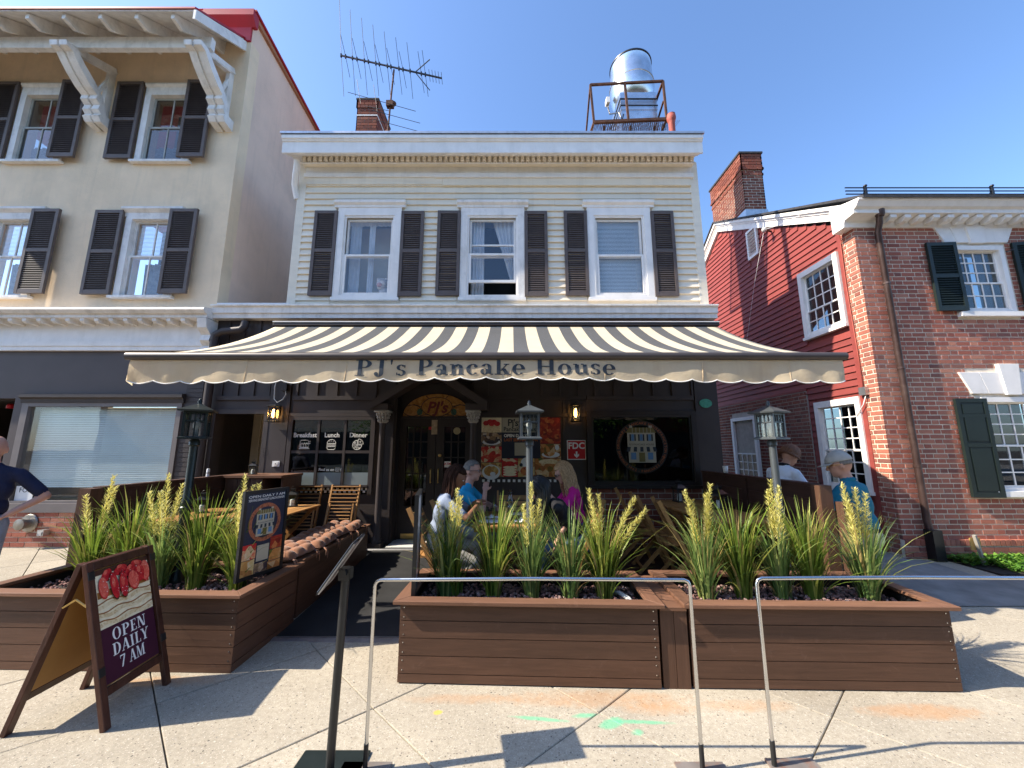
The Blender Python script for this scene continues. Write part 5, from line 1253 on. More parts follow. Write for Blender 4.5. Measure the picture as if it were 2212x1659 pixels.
FN = thing('rooftop_exhaust_fan', 'shiny galvanised upblast exhaust fan on a sheet metal curb on the restaurant roof', 'exhaust fan', (2.98, 8.25, 0))
dr = [(.28, 9.92), (.37, 9.95), (.46, 10.06), (.515, 10.22), (.535, 10.40), (.524, 10.50), (.537, 10.51), (.537, 10.54), (.52, 10.55), (.505, 10.8), (.49, 11.09), (.505, 11.11), (.485, 11.12), (.465, 10.8), (.28, 10.4)]
MB().lathe(dr, (0, 0, 0), 40).build('fan_drum', 'galv', FN, 'auto')
MB().lathe([(.492, 11.085), (.51, 11.095), (.51, 11.125), (.49, 11.13)], (0, 0, 0), 40).build('rim', 'black', FN, 'auto')
MB().lathe([(.43, 9.50), (.43, 9.97), (.41, 9.99), (.33, 10.1), (.30, 10.22)], (0, 0, 0), 4).build('curb', 'galv', FN)
MB().lathe([(.34, 9.99), (.30, 10.13), (.29, 10.27)], (0, 0, 0), 32).build('neck', 'galv', FN, 'auto')
MB().box(-.42, .42, -.42, .42, 7.0, 9.5).build('duct', 'galv', FN); MB().box(-.44, .44, -.44, .44, 9.60, 9.625).build('band', 'black', FN); MB().box(-.445, .445, -.445, .445, 9.78, 9.80).build('band', 'black', FN)
MB().box(-.66, -.58, -.1, .05, 10.05, 10.2).build('switch_box', 'white', FN); MB().tube([(-.62, 0, 10.05), (-.6, -.1, 9.7), (-.5, -.5, 9.35), (-.45, -.55, 9.1), (-.4, -.5, 9.3)], .018, 6).build('cable', 'black', FN)
PL = thing('service_platform', 'rusty mesh service platform with angle iron railing round the rooftop fan', 'platform', (0, 0, 0))
x0, x1, yf, yb, zp = 1.84, 3.48, 7.55, 9.0, 9.0
zf = 8.90; tops = 9.88
def ir(name, a, b, w=.045): pbar(name, 'rust', PL, a, b, w, w)
ir('platform_edge', (x0 - .0, yf, zf), (x1, yf, zf + .08), .06); ir('platform_edge', (x0, yf, zf), (x0 - .1, yb, zf)); ir('platform_edge', (x1, yf, zf + .08), (x1 + .05, yb, zf + .05)); ir('platform_edge', (x0 - .1, yb, zf), (x1 + .05, yb, zf))
ir('top_rail', (x0 - .05, yf, tops), (x1 - .02, yf, tops + .1)); ir('top_rail', (x1 - .02, yf, tops + .1), (x1 + .03, yb, tops)); 
ir('post', (x0, yf, zf), (x0 - .05, yf, tops)); ir('post', (2.62, yf, zf), (2.58, yf, tops + .05)); ir('post', (x1, yf, zf + .08), (x1 - .02, yf, tops + .1)); ir('post', (x1 + .05, yb, zf), (x1 + .03, yb, tops)); ir('post', (3.35, yb - .5, zf), (3.33, yb - .5, tops - .2))
ir('brace', (x0 - .05, yf, tops), (x0 - .12, yf + .9, 8.2), .035); ir('mid_rail', (x1 + .0, yf + .1, 9.55), (x1 + .05, yb, 9.2), .035)
for x in (2.05, 2.65, 3.2, 3.6): ir('leg', (x + .04, yf + .1, zf), (x - .08, yf + .45, 7.0))
ms = MB(); n = 44
for i in range(n):
    t = i / (n - 1); x = x0 + (x1 - x0) * t
    ms.tube([(x, yf + .02, zf + .01 + .06 * t), (x + .3, yb, zf + .01)], .004, 4, False); ms.tube([(x + .3, yf + .02, zf + .014 + .06 * t), (x - .0, yb, zf + .014)], .004, 4, False)
tag(ms.build('mesh_floor', 'rust', PL), kind='stuff')
ms = MB()
for i in range(36):
    x = x0 + (x1 - x0) * i / 35
    for s in (-.06, .06): ms.tube([(x, yf - .01, zf), (x + s, yf + .12, 8.45)], .005, 4, False)
tag(ms.build('hanging_mesh', 'rust', PL), kind='stuff')
vp = MB().lathe([(.065, 6.5), (.065, 8.47), (.075, 8.49), (.092, 8.54), (.092, 8.60), (.08, 8.63), (.085, 8.65), (.05, 8.66)], (3.37, 7.1, 0), 16)
tag(vp.build('vent_pipe', 'pipe', smooth='auto'), 'red capped vent pipe standing behind the parapet beside the rooftop fan', 'pipe')
# ------------------------------------------------------------------ striped awning
AW = thing('striped_awning', 'charcoal and cream striped retractable awning with lettered cream valance over the patio', 'awning', (0, 0, 0))
AX0, AX1 = -3.97, 3.44
RYa, RZa, FYa, FZa = 6.22, 3.70, 3.90, 2.645
def aw_z(s): return RZa + (FZa - RZa) * s - .118 * 4 * s * (1 - s)
random.seed(3)
m = MB(); NS = 39; ny = 14
rows = []
wd = (AX1 - AX0) / NS
nx = NS * 2
vs = []
for j in range(ny + 1):
    s = j / ny
    for i in range(nx + 1):
        x = AX0 + (AX1 - AX0) * i / nx
        vs.append((x, RYa + (FYa - RYa) * s, aw_z(s) + (.010 * math.sin(x * 2.3 + s * 4) + .005 * math.sin(x * 7.1 - s * 6)) * math.sin(math.pi * s)))
fs = []
o_ = len(m.v); m.v += vs
for j in range(ny):
    for i in range(nx):
        m.f.append((j * (nx + 1) + i, j * (nx + 1) + i + 1, (j + 1) * (nx + 1) + i + 1, (j + 1) * (nx + 1) + i)); m.mi.append(0 if (i // 2) % 2 == 1 else 1)
me = m.data('canopy', ['aw_black', 'aw_cream']); me.shade_smooth(); cn = put('canopy', me, AW)
sol = cn.modifiers.new('thick', 'SOLIDIFY'); sol.thickness = .003
MB().box(AX0 - .03, AX1 + .03, RYa - .05, RYa + .12, RZa + .0, RZa + .09).build('cassette', 'brown_dk', AW, bevel=.012)
MB().box(AX0 - .03, AX1 + .03, RYa - .056, RYa - .051, RZa + .062, RZa + .075).build('cassette_trim', 'whiteink', AW)
m = MB(); m.tube([(AX0 - .02, FYa - .01, FZa - .022), (AX1 + .02, FYa - .01, FZa - .022)], .042, 16); m.build('front_bar', M('bronze_bar', (.075, .062, .058), .4, .1, 6, metal=.3), AW, 'auto')
for x0, xe, x1 in ((-3.2, -2.1, -3.3), (-.1, -1.2, -.25), (.2, 1.3, .2), (3.2, 2.2, 3.1)):
    m = MB(); m.bar((x0, RYa, 3.55), (xe, 5.1, 2.90), .05, .07); m.bar((xe, 5.1, 2.90), (x1, FYa + .06, 2.57), .045, .06); m.lathe([(.05, -.05), (.05, .05)], (xe, 5.1, 2.90), 10); m.build('folding_arm', 'brown_dk', AW)
# valance: hangs from the bar with scalloped hem, softly rippled
def lift(x): return .035 * math.exp(-((x - .0) / 1.7) ** 2)
def val_y(x, t):
    """y of the cloth at x, t = 0 top .. 1 hem"""
    r = .010 * math.sin(x * 5.3 + 1.3 * t) + .006 * math.sin(x * 11.7 + 2.1 * t + 1) + .004 * math.sin(x * 23 - 3 * t)
    end = max(0, (x - 2.2) / 1.2) if x > 2.2 else max(0, (-2.9 - x) / 1.0)
    r *= 1 + 1.6 * end
    return FYa - .012 + r * t - .02 * t * math.exp(-(x / 2.4) ** 2)
NSC = 28; sw_ = (AX1 - AX0 - .04) / NSC; VT = FZa - .060
def hem(x):
    s = ((x - AX0 - .02) / sw_) % 1.0
    return 2.335 + lift(x) + .030 * (1 - math.sin(math.pi * s) ** .8)
m = MB(); nx, ny = NSC * 10, 9; vs = []; edge = []
for j in range(ny + 1):
    t = j / ny
    for i in range(nx + 1):
        x = AX0 + .02 + (AX1 - AX0 - .04) * i / nx; zb = hem(x); z = VT + (zb - VT) * t
        vs.append((x, val_y(x, t), z))
        if j == ny: edge.append((x, val_y(x, t) - .001, z))
m.add(vs, [(j * (nx + 1) + i, j * (nx + 1) + i + 1, (j + 1) * (nx + 1) + i + 1, (j + 1) * (nx + 1) + i) for j in range(ny) for i in range(nx)])
vl = m.build('valance', 'valance', AW, True)
m = MB(); m.tube(edge, .006, 5); m.build('piping', 'piping', vl, True)
for x in (-2.75, -1.72, -.02, .95, 1.95, 2.85):
    m = MB(); m.tube([(x + .02 * (1 - t), val_y(x, t) - .001, VT + (hem(x) - VT) * t) for t in (0, .25, .5, .75, 1)], .0035, 5); m.build('seam', 'valance', vl, True)
m = MB(); m.add([(AX0 + .02, FYa - .012, VT), (AX0 + .02, val_y(AX0, 1), 2.36), (AX0 - .03, FYa + .10, 2.33), (AX0 - .01, FYa + .05, VT)], [(0, 1, 2, 3)]); m.build('turned_end', 'valance', vl)
# serif lettering built stroke by stroke
def ringq(cx, cy, rx, ry, tx, ty, a0, a1, n=14):
    out = []
    for i in range(n):
        p, q = R(a0 + (a1 - a0) * i / n), R(a0 + (a1 - a0) * (i + 1) / n)
        out.append([(cx + rx * math.cos(p), cy + ry * math.sin(p)), (cx + rx * math.cos(q), cy + ry * math.sin(q)), (cx + (rx - tx) * math.cos(q), cy + (ry - ty) * math.sin(q)), (cx + (rx - tx) * math.cos(p), cy + (ry - ty) * math.sin(p))])
    return out
def rq(x0, x1, y0, y1, n=1): return [[(x0, y0 + (y1 - y0) * i / n), (x1, y0 + (y1 - y0) * i / n), (x1, y0 + (y1 - y0) * (i + 1) / n), (x0, y0 + (y1 - y0) * (i + 1) / n)] for i in range(n)]
def sl(x0, y0, x1, y1, w, n=3): return [[(x0 + (x1 - x0) * i / n, y0 + (y1 - y0) * i / n), (x0 + w + (x1 - x0) * i / n, y0 + (y1 - y0) * i / n), (x0 + w + (x1 - x0) * (i + 1) / n, y0 + (y1 - y0) * (i + 1) / n), (x0 + (x1 - x0) * (i + 1) / n, y0 + (y1 - y0) * (i + 1) / n)] for i in range(n)]
SF = .055
GL = {
 'P': (rq(.12, .32, SF, 1 - SF, 4) + rq(0, .46, 0, SF) + rq(0, .38, 1 - SF, 1) + ringq(.38, .74, .38, .26, .20, SF, -90, 90) + rq(.32, .38, .48, .48 + SF), .82),
 'J': (rq(.26, .46, .16, 1 - SF, 4) + rq(.12, .60, 1 - SF, 1) + ringq(.24, .16, .22, .24, .20, .07, 180, 360) + ringq(.12, .14, .09, .09, .088, .088, 0, 360), .66),
 "'": ([[(.04, 1), (.17, 1), (.12, .68), (.08, .68)]], .26),
 's': (ringq(.25, .50, .22, .18, .15, .055, 20, 270) + ringq(.26, .175, .22, .185, .15, .055, -160, 90) + rq(.40, .45, .48, .64) + rq(.02, .07, .04, .2), .53),
 'a': (ringq(.22, .19, .21, .20, .15, .05, 0, 360) + rq(.36, .53, .05, .48, 2) + ringq(.29, .46, .24, .22, .17, .055, 0, 165) + rq(.5, .62, 0, .05), .64),
 'n': (rq(.09, .27, SF, .62, 3) + rq(0, .36, 0, SF) + rq(0, .2, .62, .67) + ringq(.40, .42, .22, .25, .18, .08, 0, 150) + rq(.44, .62, SF, .42, 2) + rq(.38, .7, 0, SF), .73),
 'c': (ringq(.31, .33, .31, .345, .18, .05, 45, 320) + ringq(.45, .52, .085, .085, .08, .08, 0, 360), .60),
 'k': (rq(.09, .27, SF, 1 - SF, 4) + rq(0, .36, 0, SF) + rq(0, .2, 1 - SF, 1) + sl(.26, .25, .52, .62, .07) + sl(.48, SF, .30, .38, .20) + rq(.42, .76, 0, SF) + rq(.42, .68, .62, .67), .76),
 'e': (ringq(.31, .33, .31, .345, .18, .05, 0, 318) + rq(.12, .6, .32, .375), .64),
 'H': (rq(.12, .32, SF, 1 - SF, 4) + rq(.68, .88, SF, 1 - SF, 4) + rq(.32, .68, .48, .54) + sum([rq(x, x + .42, y, y + SF) for x in (.01, .57) for y in (0, 1 - SF)], []), 1.02),
 'o': (ringq(.32, .33, .32, .345, .185, .05, 0, 360, 20), .67),
 'u': (rq(.09, .27, .24, .62, 2) + rq(0, .2, .62, .67) + ringq(.31, .24, .22, .255, .18, .08, 180, 330) + rq(.46, .64, SF, .62, 3) + rq(.38, .5, .62, .67) + rq(.6, .73, 0, SF), .75),
 'O': (ringq(.42, .5, .42, .52, .2, .05, 0, 360, 22), .88), 'E': (rq(.1, .29, SF, 1 - SF, 2) + rq(0, .64, 0, SF) + rq(0, .6, 1 - SF, 1) + rq(.29, .48, .48, .53) + rq(.58, .64, 0, .24) + rq(.55, .6, .78, 1) + rq(.45, .49, .4, .6), .70),
 'N': (rq(.1, .17, SF, 1 - SF) + rq(.72, .79, 0, 1 - SF) + sl(.55, 0, .1, 1, .22) + rq(0, .3, 0, SF) + rq(.6, .9, 1 - SF, 1) + rq(0, .2, 1 - SF, 1), .92), 'D': (rq(.1, .3, SF, 1 - SF, 2) + rq(0, .36, 0, SF) + rq(0, .36, 1 - SF, 1) + ringq(.36, .5, .44, .5, .2, SF, -90, 90), .86),
 'A': (sl(.04, 0, .36, 1, .08) + sl(.58, 0, .32, 1, .2) + rq(.18, .6, .3, .35) + rq(-.04, .24, 0, SF) + rq(.48, .88, 0, SF), .86), 'I': (rq(.1, .3, SF, 1 - SF, 2) + rq(0, .4, 0, SF) + rq(0, .4, 1 - SF, 1), .45), 'L': (rq(.1, .3, SF, 1 - SF, 2) + rq(0, .64, 0, SF) + rq(0, .4, 1 - SF, 1) + rq(.58, .64, 0, .26), .68),
 'Y': (rq(.3, .5, SF, .45, 2) + sl(.3, .42, .02, 1, .2) + sl(.4, .42, .66, 1, .08) + rq(.2, .6, 0, SF) + rq(-.06, .3, 1 - SF, 1) + rq(.54, .84, 1 - SF, 1), .80), '7': (sl(.14, 0, .48, .92, .16) + rq(.02, .62, .9, 1) + rq(.02, .07, .74, .9), .66),
 'M': (rq(.08, .14, SF, 1 - SF) + rq(.78, .97, SF, 1 - SF, 2) + sl(.4, .02, .06, 1, .2) + sl(.46, .02, .8, 1, .07) + rq(0, .24, 0, SF) + rq(.68, 1.06, 0, SF) + rq(0, .2, 1 - SF, 1) + rq(.82, 1.06, 1 - SF, 1), 1.08), ' ': ([], .34)}
def serif(s, fn, mat, parent):
    """each letter its own mesh; fn maps em coordinates to space; strokes stacked by hairs so no two lie flush"""
    x = 0; k = 0
    tot = sum(GL[c][1] for c in s) + .06 * (len(s) - 1)
    for c in s:
        m = MB()
        for q in GL[c][0]:
            m.add([fn(x + a, b, tot, k) for a, b in q], [(0, 1, 2, 3)]); k = (k + 1) % 7
        if m.f: m.build('letter', mat, parent)
        x += GL[c][1] + .06
TX0, TX1, TH_ = -1.61, 1.07, .172
def onval(a, b, tot, k):
    x = TX0 + (TX1 - TX0) * a / tot; z = 2.388 + lift(x) * 1.05 + b * TH_ - .012 * math.cos((x + .3) * 1.0) + .012
    t = (VT - z) / (VT - hem(x)); return (x, val_y(x, min(max(t, 0), 1)) - .0045 - .0002 * k, z)
serif("PJ's Pancake House", onval, 'ink', vl)

# ------------------------------------------------------------------ patio: deck, ramp, barriers
dk = bpy.data.objects.new('patio_deck', None); COL.objects.link(dk); tag(dk, kind='structure')
y = 3.86
while y < 6.42:
    for a, b in ((-.93, 3.06), (-4.26, -2.56)): pc('deck_board', 'deck', dk, a, b, y, min(y + .134, 6.44), .155, .18)
    y += .139
MB().box(-.93, 3.06, 3.88, 6.44, .0, .15).box(-4.26, -2.56, 3.88, 6.44, .0, .15).build('deck_base', 'void', dk)
rp = MB(); rp.add([(-2.10, 3.72, .03), (-.90, 3.72, .03), (-.90, 6.20, .165), (-2.10, 6.20, .165), (-2.10, 3.72, -.05), (-.90, 3.72, -.05), (-.90, 6.20, -.05), (-2.10, 6.20, -.05)], [(0, 1, 2, 3), (0, 4, 5, 1), (1, 5, 6, 2), (3, 2, 6, 7), (0, 3, 7, 4)])
tag(rp.build('ramp_mat', 'mat'), kind='structure')
rp = MB(); rp.add([(-2.45, 6.2, .16), (-.40, 6.2, .16), (-.40, 6.52, .168), (-2.45, 6.52, .168)], [(0, 1, 2, 3)]); tag(rp.build('entrance_floor', 'mat'), kind='structure')
ed = MB(); ed.prism([(3.60, .0), (3.61, .006), (3.70, .036), (3.735, .036), (3.735, 0)], 0, -2.12, -.86); tag(ed.build('ramp_edging', 'alu'), kind='structure')
ed = MB(); ed.prism([(6.15, .16), (6.16, .172), (6.20, .176), (6.22, .16)], 0, -2.40, -.70); tag(ed.build('threshold_strip', 'alu'), kind='structure')
def barrier(name, x, y0, y1, ztop, label, thick=.07):
    t = thing(name, label, 'barrier', (0, 0, 0))
    n = 8; zb = .12; h = (ztop - .03 - zb) / n
    for i in range(n): pc('board', 'barrier', t, x - thick / 2, x + thick / 2, y0 + .085, y1, zb + i * h, zb + (i + 1) * h - .004)
    pc('top_cap', 'barrier', t, x - thick / 2 - .02, x + thick / 2 + .02, y0 + .085, y1, ztop - .03, ztop)
    pc('end_post', 'planter_z', t, x - .06, x + .06, y0 - .035, y0 + .085, 0, ztop - .01); pc('post', 'barrier', t, x - .055, x + .055, (y0 + y1) / 2, (y0 + y1) / 2 + .1, 0, ztop - .032)
    return t
bR = barrier('patio_barrier', 3.12, 3.98, 6.40, 1.325, 'tall dark board barrier along the alley side of the patio')
pc('low_post', 'planter_z', bR, 3.20, 3.30, 3.86, 3.96, 0, 1.16)
barrier('patio_barrier', -4.32, 4.05, 6.40, 1.285, 'tall dark board barrier along the shop side of the patio')
# counter by the passage
ct = thing('service_counter', 'brown board service counter with open shelf by the passage door', 'counter', (0, 0, 0))
for i in range(3): pc('front_board', 'planter_z', ct, -4.24 + i * .185, -4.24 + i * .185 + .18, 5.85, 5.875, .18, 1.245)
pc('top', 'cap_x', ct, -4.28, -3.40, 5.82, 6.42, 1.25, 1.285); pc('side', 'planter_z', ct, -3.70, -3.68, 5.876, 6.40, .18, 1.245); pc('side', 'planter_z', ct, -3.43, -3.41, 5.876, 6.40, .18, 1.245); pc('shelf', 'cap_x', ct, -3.675, -3.435, 5.88, 6.4, .86, .88); pc('back', 'brown_dk', ct, -3.675, -3.435, 6.38, 6.4, .2, 1.245); pc('shelf', 'cap_x', ct, -3.675, -3.435, 5.88, 6.4, .5, .52)
cdy = thing('condiment_box', 'wooden condiment box with small shakers on the counter shelf', 'box', (-3.55, 5.98, .88)); MB().box(-.11, .11, -.08, -.07, 0, .09).box(-.11, .11, .07, .08, 0, .09).box(-.11, -.10, -.07, .07, 0, .09).box(.10, .11, -.07, .07, 0, .09).box(-.1, .1, -.07, .07, 0, .01).build('box', 'teak_x', cdy)
for x in (-.06, 0, .06): m = MB(); m.lathe([(.02, .01), (.022, .10), (.015, .11), (.018, .13), (.01, .14)], (x, 0, 0), 10); m.build('shaker', 'stone', cdy, True)

# ------------------------------------------------------------------ planters
def planter(label, loc, rz, w, d, h=.545):
    t = thing('plank_planter', label, 'planter', loc, rz, 'brown board planters round the patio')
    zs = [0.012, .072, .19, .308, .426, h]
    for i in range(5):
        a, b = zs[i] + .002, zs[i + 1] - .003
        pc('front_board', 'planter_x', t, 0, w, 0, .022, a, b); pc('back_board', 'planter_x', t, 0, w, d - .022, d, a, b)
        pc('side_board', 'planter_y', t, .001, .023, .023, d - .023, a, b); pc('side_board', 'planter_y', t, w - .023, w - .001, .023, d - .023, a, b)
        if b - a > .08:
            m = MB()
            for x in (.035, w - .035):
                for zz in (a + .025, b - .025): m.lathe([(.005, 0), (.005, .002)], (0, 0, 0), 6)
    cw = .105; ov = .045
    def cap(pts, mat):
        m = MB(); n = 4; m.add([(x, y, h) for x, y in pts] + [(x, y, h + .027) for x, y in pts], [(3, 2, 1, 0), (4, 5, 6, 7)] + [(i, (i + 1) % 4, 4 + (i + 1) % 4, 4 + i) for i in range(4)]); m.build('cap_board', mat, t, bevel=.004)
    X0, X1, Y0_, Y1_ = -ov, w + ov, -ov, d + ov; g_ = .001
    cap([(X0 + g_, Y0_), (X1 - g_, Y0_), (X1 - cw - g_, Y0_ + cw), (X0 + cw + g_, Y0_ + cw)], 'cap_x'); cap([(X0 + cw + g_, Y1_ - cw), (X1 - cw - g_, Y1_ - cw), (X1 - g_, Y1_), (X0 + g_, Y1_)], 'cap_x')
    cap([(X0, Y0_ + g_), (X0 + cw, Y0_ + cw + g_), (X0 + cw, Y1_ - cw - g_), (X0, Y1_ - g_)], 'cap_y'); cap([(X1, Y0_ + g_), (X1, Y1_ - g_), (X1 - cw, Y1_ - cw - g_), (X1 - cw, Y0_ + cw + g_)], 'cap_y')
    MB().box(.023, w - .023, .023, d - .023, .05, .462).build('soil', 'soil', t)
    m = MB()
    for a in ((.023, .030, .03, d - .03), (w - .03, w - .023, .03, d - .03), (.03, w - .03, .023, .03), (.03, w - .03, d - .03, d - .023)): m.box(a[0], a[1], a[2], a[3], .455, .525)
    m.build('black_liner', 'black', t)
    sc = MB()
    for x in (.03, w - .03):
        for i in range(1, 5):
            for zz in (zs[i] + .025, zs[i + 1] - .03): sc.obox((x, -.001, zz), (.007, .003, .007))
    sc.build('screws', 'steel', t)
    return t
PLC = planter('long brown board planter of tall grasses in the middle, beside the entrance ramp', (-.83, 3.095, 0), R(-2.2), 1.885, .70)
PLR = planter('long brown board planter of tall grasses at the right, beside the alley', (1.285, 3.03, 0), R(-1.3), 1.85, .72)
PLL = planter('long brown board planter of tall grasses at the left, behind the folding sign', (-4.28, 3.27, 0), R(-1.6), 2.165, .80)
lk = thing('planter_link', 'narrow upright board box joining the middle and right planters', 'planter', (1.075, 3.035, 0), R(-2))
for i, (a, b) in enumerate(((.0, .095), (.099, .19))): pc('upright_board', 'planter_z', lk, a, b, 0.0, .022, .0, .515)
for i in range(5): pc('top_board', 'cap_y' if i % 2 else 'cap_x', lk, 0, .19, -.01 + i * .145, .13 + i * .145, .517, .54)
MB().box(.0, .19, .023, .69, .0, .515).build('core', 'planter_x', lk)
def gravel(label, t, w, d, seed):
    random.seed(seed); m = MB()
    for i in range(1300):
        x = random.uniform(.06, w - .06); y = random.uniform(.07, d - .07); r = random.uniform(.009, .02)
        rot = Matrix.Rotation(random.uniform(0, 6), 3, 'Z') @ Matrix.Rotation(random.uniform(0, 3), 3, 'X')
        m.ell((x, y, .466 + random.uniform(0, .02)), (r, r * random.uniform(.6, 1), r * random.uniform(.5, .8)), 5, 3, rot)
    o = m.build('lava_gravel', 'gravel'); o.matrix_world = t.matrix_world; o.location = t.location; o.rotation_euler = t.rotation_euler
    tag(o, label, 'gravel', kind='stuff')
gravel('reddish lava gravel in the middle planter', PLC, 1.885, .70, 1); gravel('reddish lava gravel in the right planter', PLR, 1.85, .72, 2); gravel('dark gravel in the left planter', PLL, 2.165, .80, 3)
hs = MB(); hs.tube([(.84, 3.5, .475), (.89, 3.42, .50), (.93, 3.3, .50), (.94, 3.2, .48)], .018, 8); tag(hs.build('corrugated_hose', 'stone', smooth=True), 'short pale corrugated hose end lying in the corner of the middle planter', 'hose')

# knee wall bench with cushions along the ramp
bn = thing('bench_wall', 'long low brown board bench wall beside the entrance ramp', 'bench', (0, 0, 0))
BX0, BX1, BY0, BY1 = -2.50, -2.125, 4.10, 5.95
for i, (a, b) in enumerate(((.0, .07), (.072, .19), (.192, .308), (.31, .426), (.428, .543))): pc('side_board', 'planter_y', bn, BX1 - .022, BX1, BY0, BY1, a, b); pc('side_board', 'planter_y', bn, BX0, BX0 + .022, BY0, BY1, a, b); pc('end_board', 'planter_x', bn, BX0 + .023, BX1 - .023, BY1 - .022, BY1, a, b)
for i in range(3): pc('seat_board', 'cap_y', bn, BX0 - .03 + i * .145, BX0 - .03 + i * .145 + .14, BY0, BY1 + .03, .545, .572)
def cushion(x, y, rz, lab, seed):
    random.seed(seed)
    t = thing('seat_cushion', lab, 'cushion', (x, y, .573), rz, 'brown tufted cushions on the bench wall')
    m = MB(); n = 30; s = .235; vs = []
    for side in (1, -1):
        for j in range(n + 1):
            for i in range(n + 1):
                u, v = i / n, j / n; e = min(u, 1 - u, v, 1 - v)
                px = (u - .5) * 2 * s * (1 - .03 * math.cos(v * 18.8)); py_ = (v - .5) * 2 * s * (1 - .03 * math.cos(u * 18.8))
                puff = (abs(math.sin(u * 3 * math.pi)) * abs(math.sin(v * 3 * math.pi))) ** .45
                hgt = (.025 + .052 * puff) * min(1, (e * 9) ** .5)
                vs.append((px, py_, .035 + side * hgt * (.9 if side > 0 else .42)))
    o = (n + 1) ** 2; fs = []
    for k in range(2):
        for j in range(n):
            for i in range(n):
                a = k * o + j * (n + 1) + i; fs.append((a, a + 1, a + n + 2, a + n + 1))
    m.add(vs, fs); m.build('pad', 'cushion', t, True)
    for dy in (-.19, .19):
        m = MB(); m.tube([(.22, dy, .03), (.27, dy + .01, .02), (.285, dy + .02, -.03), (.28, dy + .025, -.09)], [.009, .008, .007, .004], 5); m.tube([(.24, dy, .03), (.285, dy - .03, .01), (.29, dy - .05, -.04)], [.008, .007, .004], 5)
        m.build('tie', 'cushion', t, True)
for i, (y, lab) in enumerate(((4.22, 'nearest brown tufted cushion on the bench wall, behind the framed sign'), (4.66, 'second brown tufted cushion from the framed sign on the bench wall'), (5.10, 'third brown tufted cushion from the framed sign on the bench wall'), (5.54, 'farthest brown tufted cushion on the bench wall, nearest the entrance'))):
    cushion(-2.36 + (.02 if i % 2 else -.02), y, R((-4, 5, -3, 6)[i]), lab, i)

# ------------------------------------------------------------------ grasses
def grass_clump(label, x, y, h, n, seed, plumes, mat='blade', spread=.095, z0=.46, group='tall ornamental grasses in the planters'):
    rnd = random.Random(seed)
    t = thing('grass_clump', label, 'grass', (x, y, z0), 0, group); t.rotation_euler = (rnd.uniform(-.07, .07), rnd.uniform(-.07, .07), rnd.uniform(-.2, .2))
    m = MB(); h = h * rnd.uniform(.93, 1.06)
    for i in range(n):
        a = rnd.uniform(0, 6.283); r0 = spread * math.sqrt(rnd.random()) * .7; L = h * rnd.uniform(.34, 1.06); lean = rnd.uniform(.01, .17) * L + r0 * 1.3
        if rnd.random() < .13: lean *= 2.6; L *= .8
        w = rnd.uniform(.0028, .0085); b = Vector((r0 * math.cos(a), r0 * math.sin(a), 0)); dr = Vector((math.cos(a), math.sin(a), 0)); sd = Vector((-math.sin(a), math.cos(a), 0)); tw = rnd.uniform(-.8, .8)
        m.cur = 1 if rnd.random() < .09 else 0
        droop = rnd.uniform(0, .28) if rnd.random() < .55 else rnd.uniform(.2, .5); ns = 6; vs = []
        for k in range(ns + 1):
            s = k / ns
            p = b + dr * (lean * s ** 1.7 + droop * L * .5 * s ** 4) + Vector((0, 0, L * (s - droop * .55 * s ** 4)))
            ww = w * (1 - s ** 2.2) * (.55 + .9 * min(1, s * 3)) + .0004
            q = (sd * math.cos(tw * s) + Vector((0, 0, 1)).cross(sd) * math.sin(tw * s)).normalized()
            vs += [p - q * ww, p + q * ww]
        m.add(vs, [(2 * k, 2 * k + 1, 2 * k + 3, 2 * k + 2) for k in range(ns)])
    tag(m.build('blades', [mat, 'dry_blade'], t), kind='stuff')
    for (ang, ph, lean) in plumes:
        pm = MB(); dr = Vector((math.cos(ang), math.sin(ang), 0)); pts = []
        for k in range(13):
            s = k / 12; pts.append(dr * (.03 + lean * s ** 2) + Vector((0, 0, ph * s * (1 - .10 * lean * s * s))))
        pm.tube(pts, [.004 * (1 - .6 * k / 12) for k in range(13)], 5)
        for k in range(170):
            s = .52 + .48 * (k / 170) ** .95; f = s * 12; i0 = min(int(f), 11); p = pts[i0].lerp(pts[i0 + 1], f - i0); d = (pts[i0 + 1] - pts[i0]).normalized()
            a = rnd.uniform(0, 6.283); u = d.orthogonal().normalized(); v = d.cross(u); o = u * math.cos(a) + v * math.sin(a)
            ll = .058 * (1 - .55 * (s - .52) / .48) * rnd.uniform(.7, 1.3); e = p + o * ll * .80 + d * ll * .85; sdv = d.cross(o) * .0042; mid = p + (e - p) * .55 + o * .004
            pm.add([p, mid + sdv, e + o * .003, mid - sdv], [(0, 1, 2, 3)])
        pm.build('seed_plume', 'plume', t)
    return t
def onp(t, u, v):
    c, s = math.cos(t.rotation_euler.z), math.sin(t.rotation_euler.z); return t.location.x + c * u - s * v, t.location.y + s * u + c * v
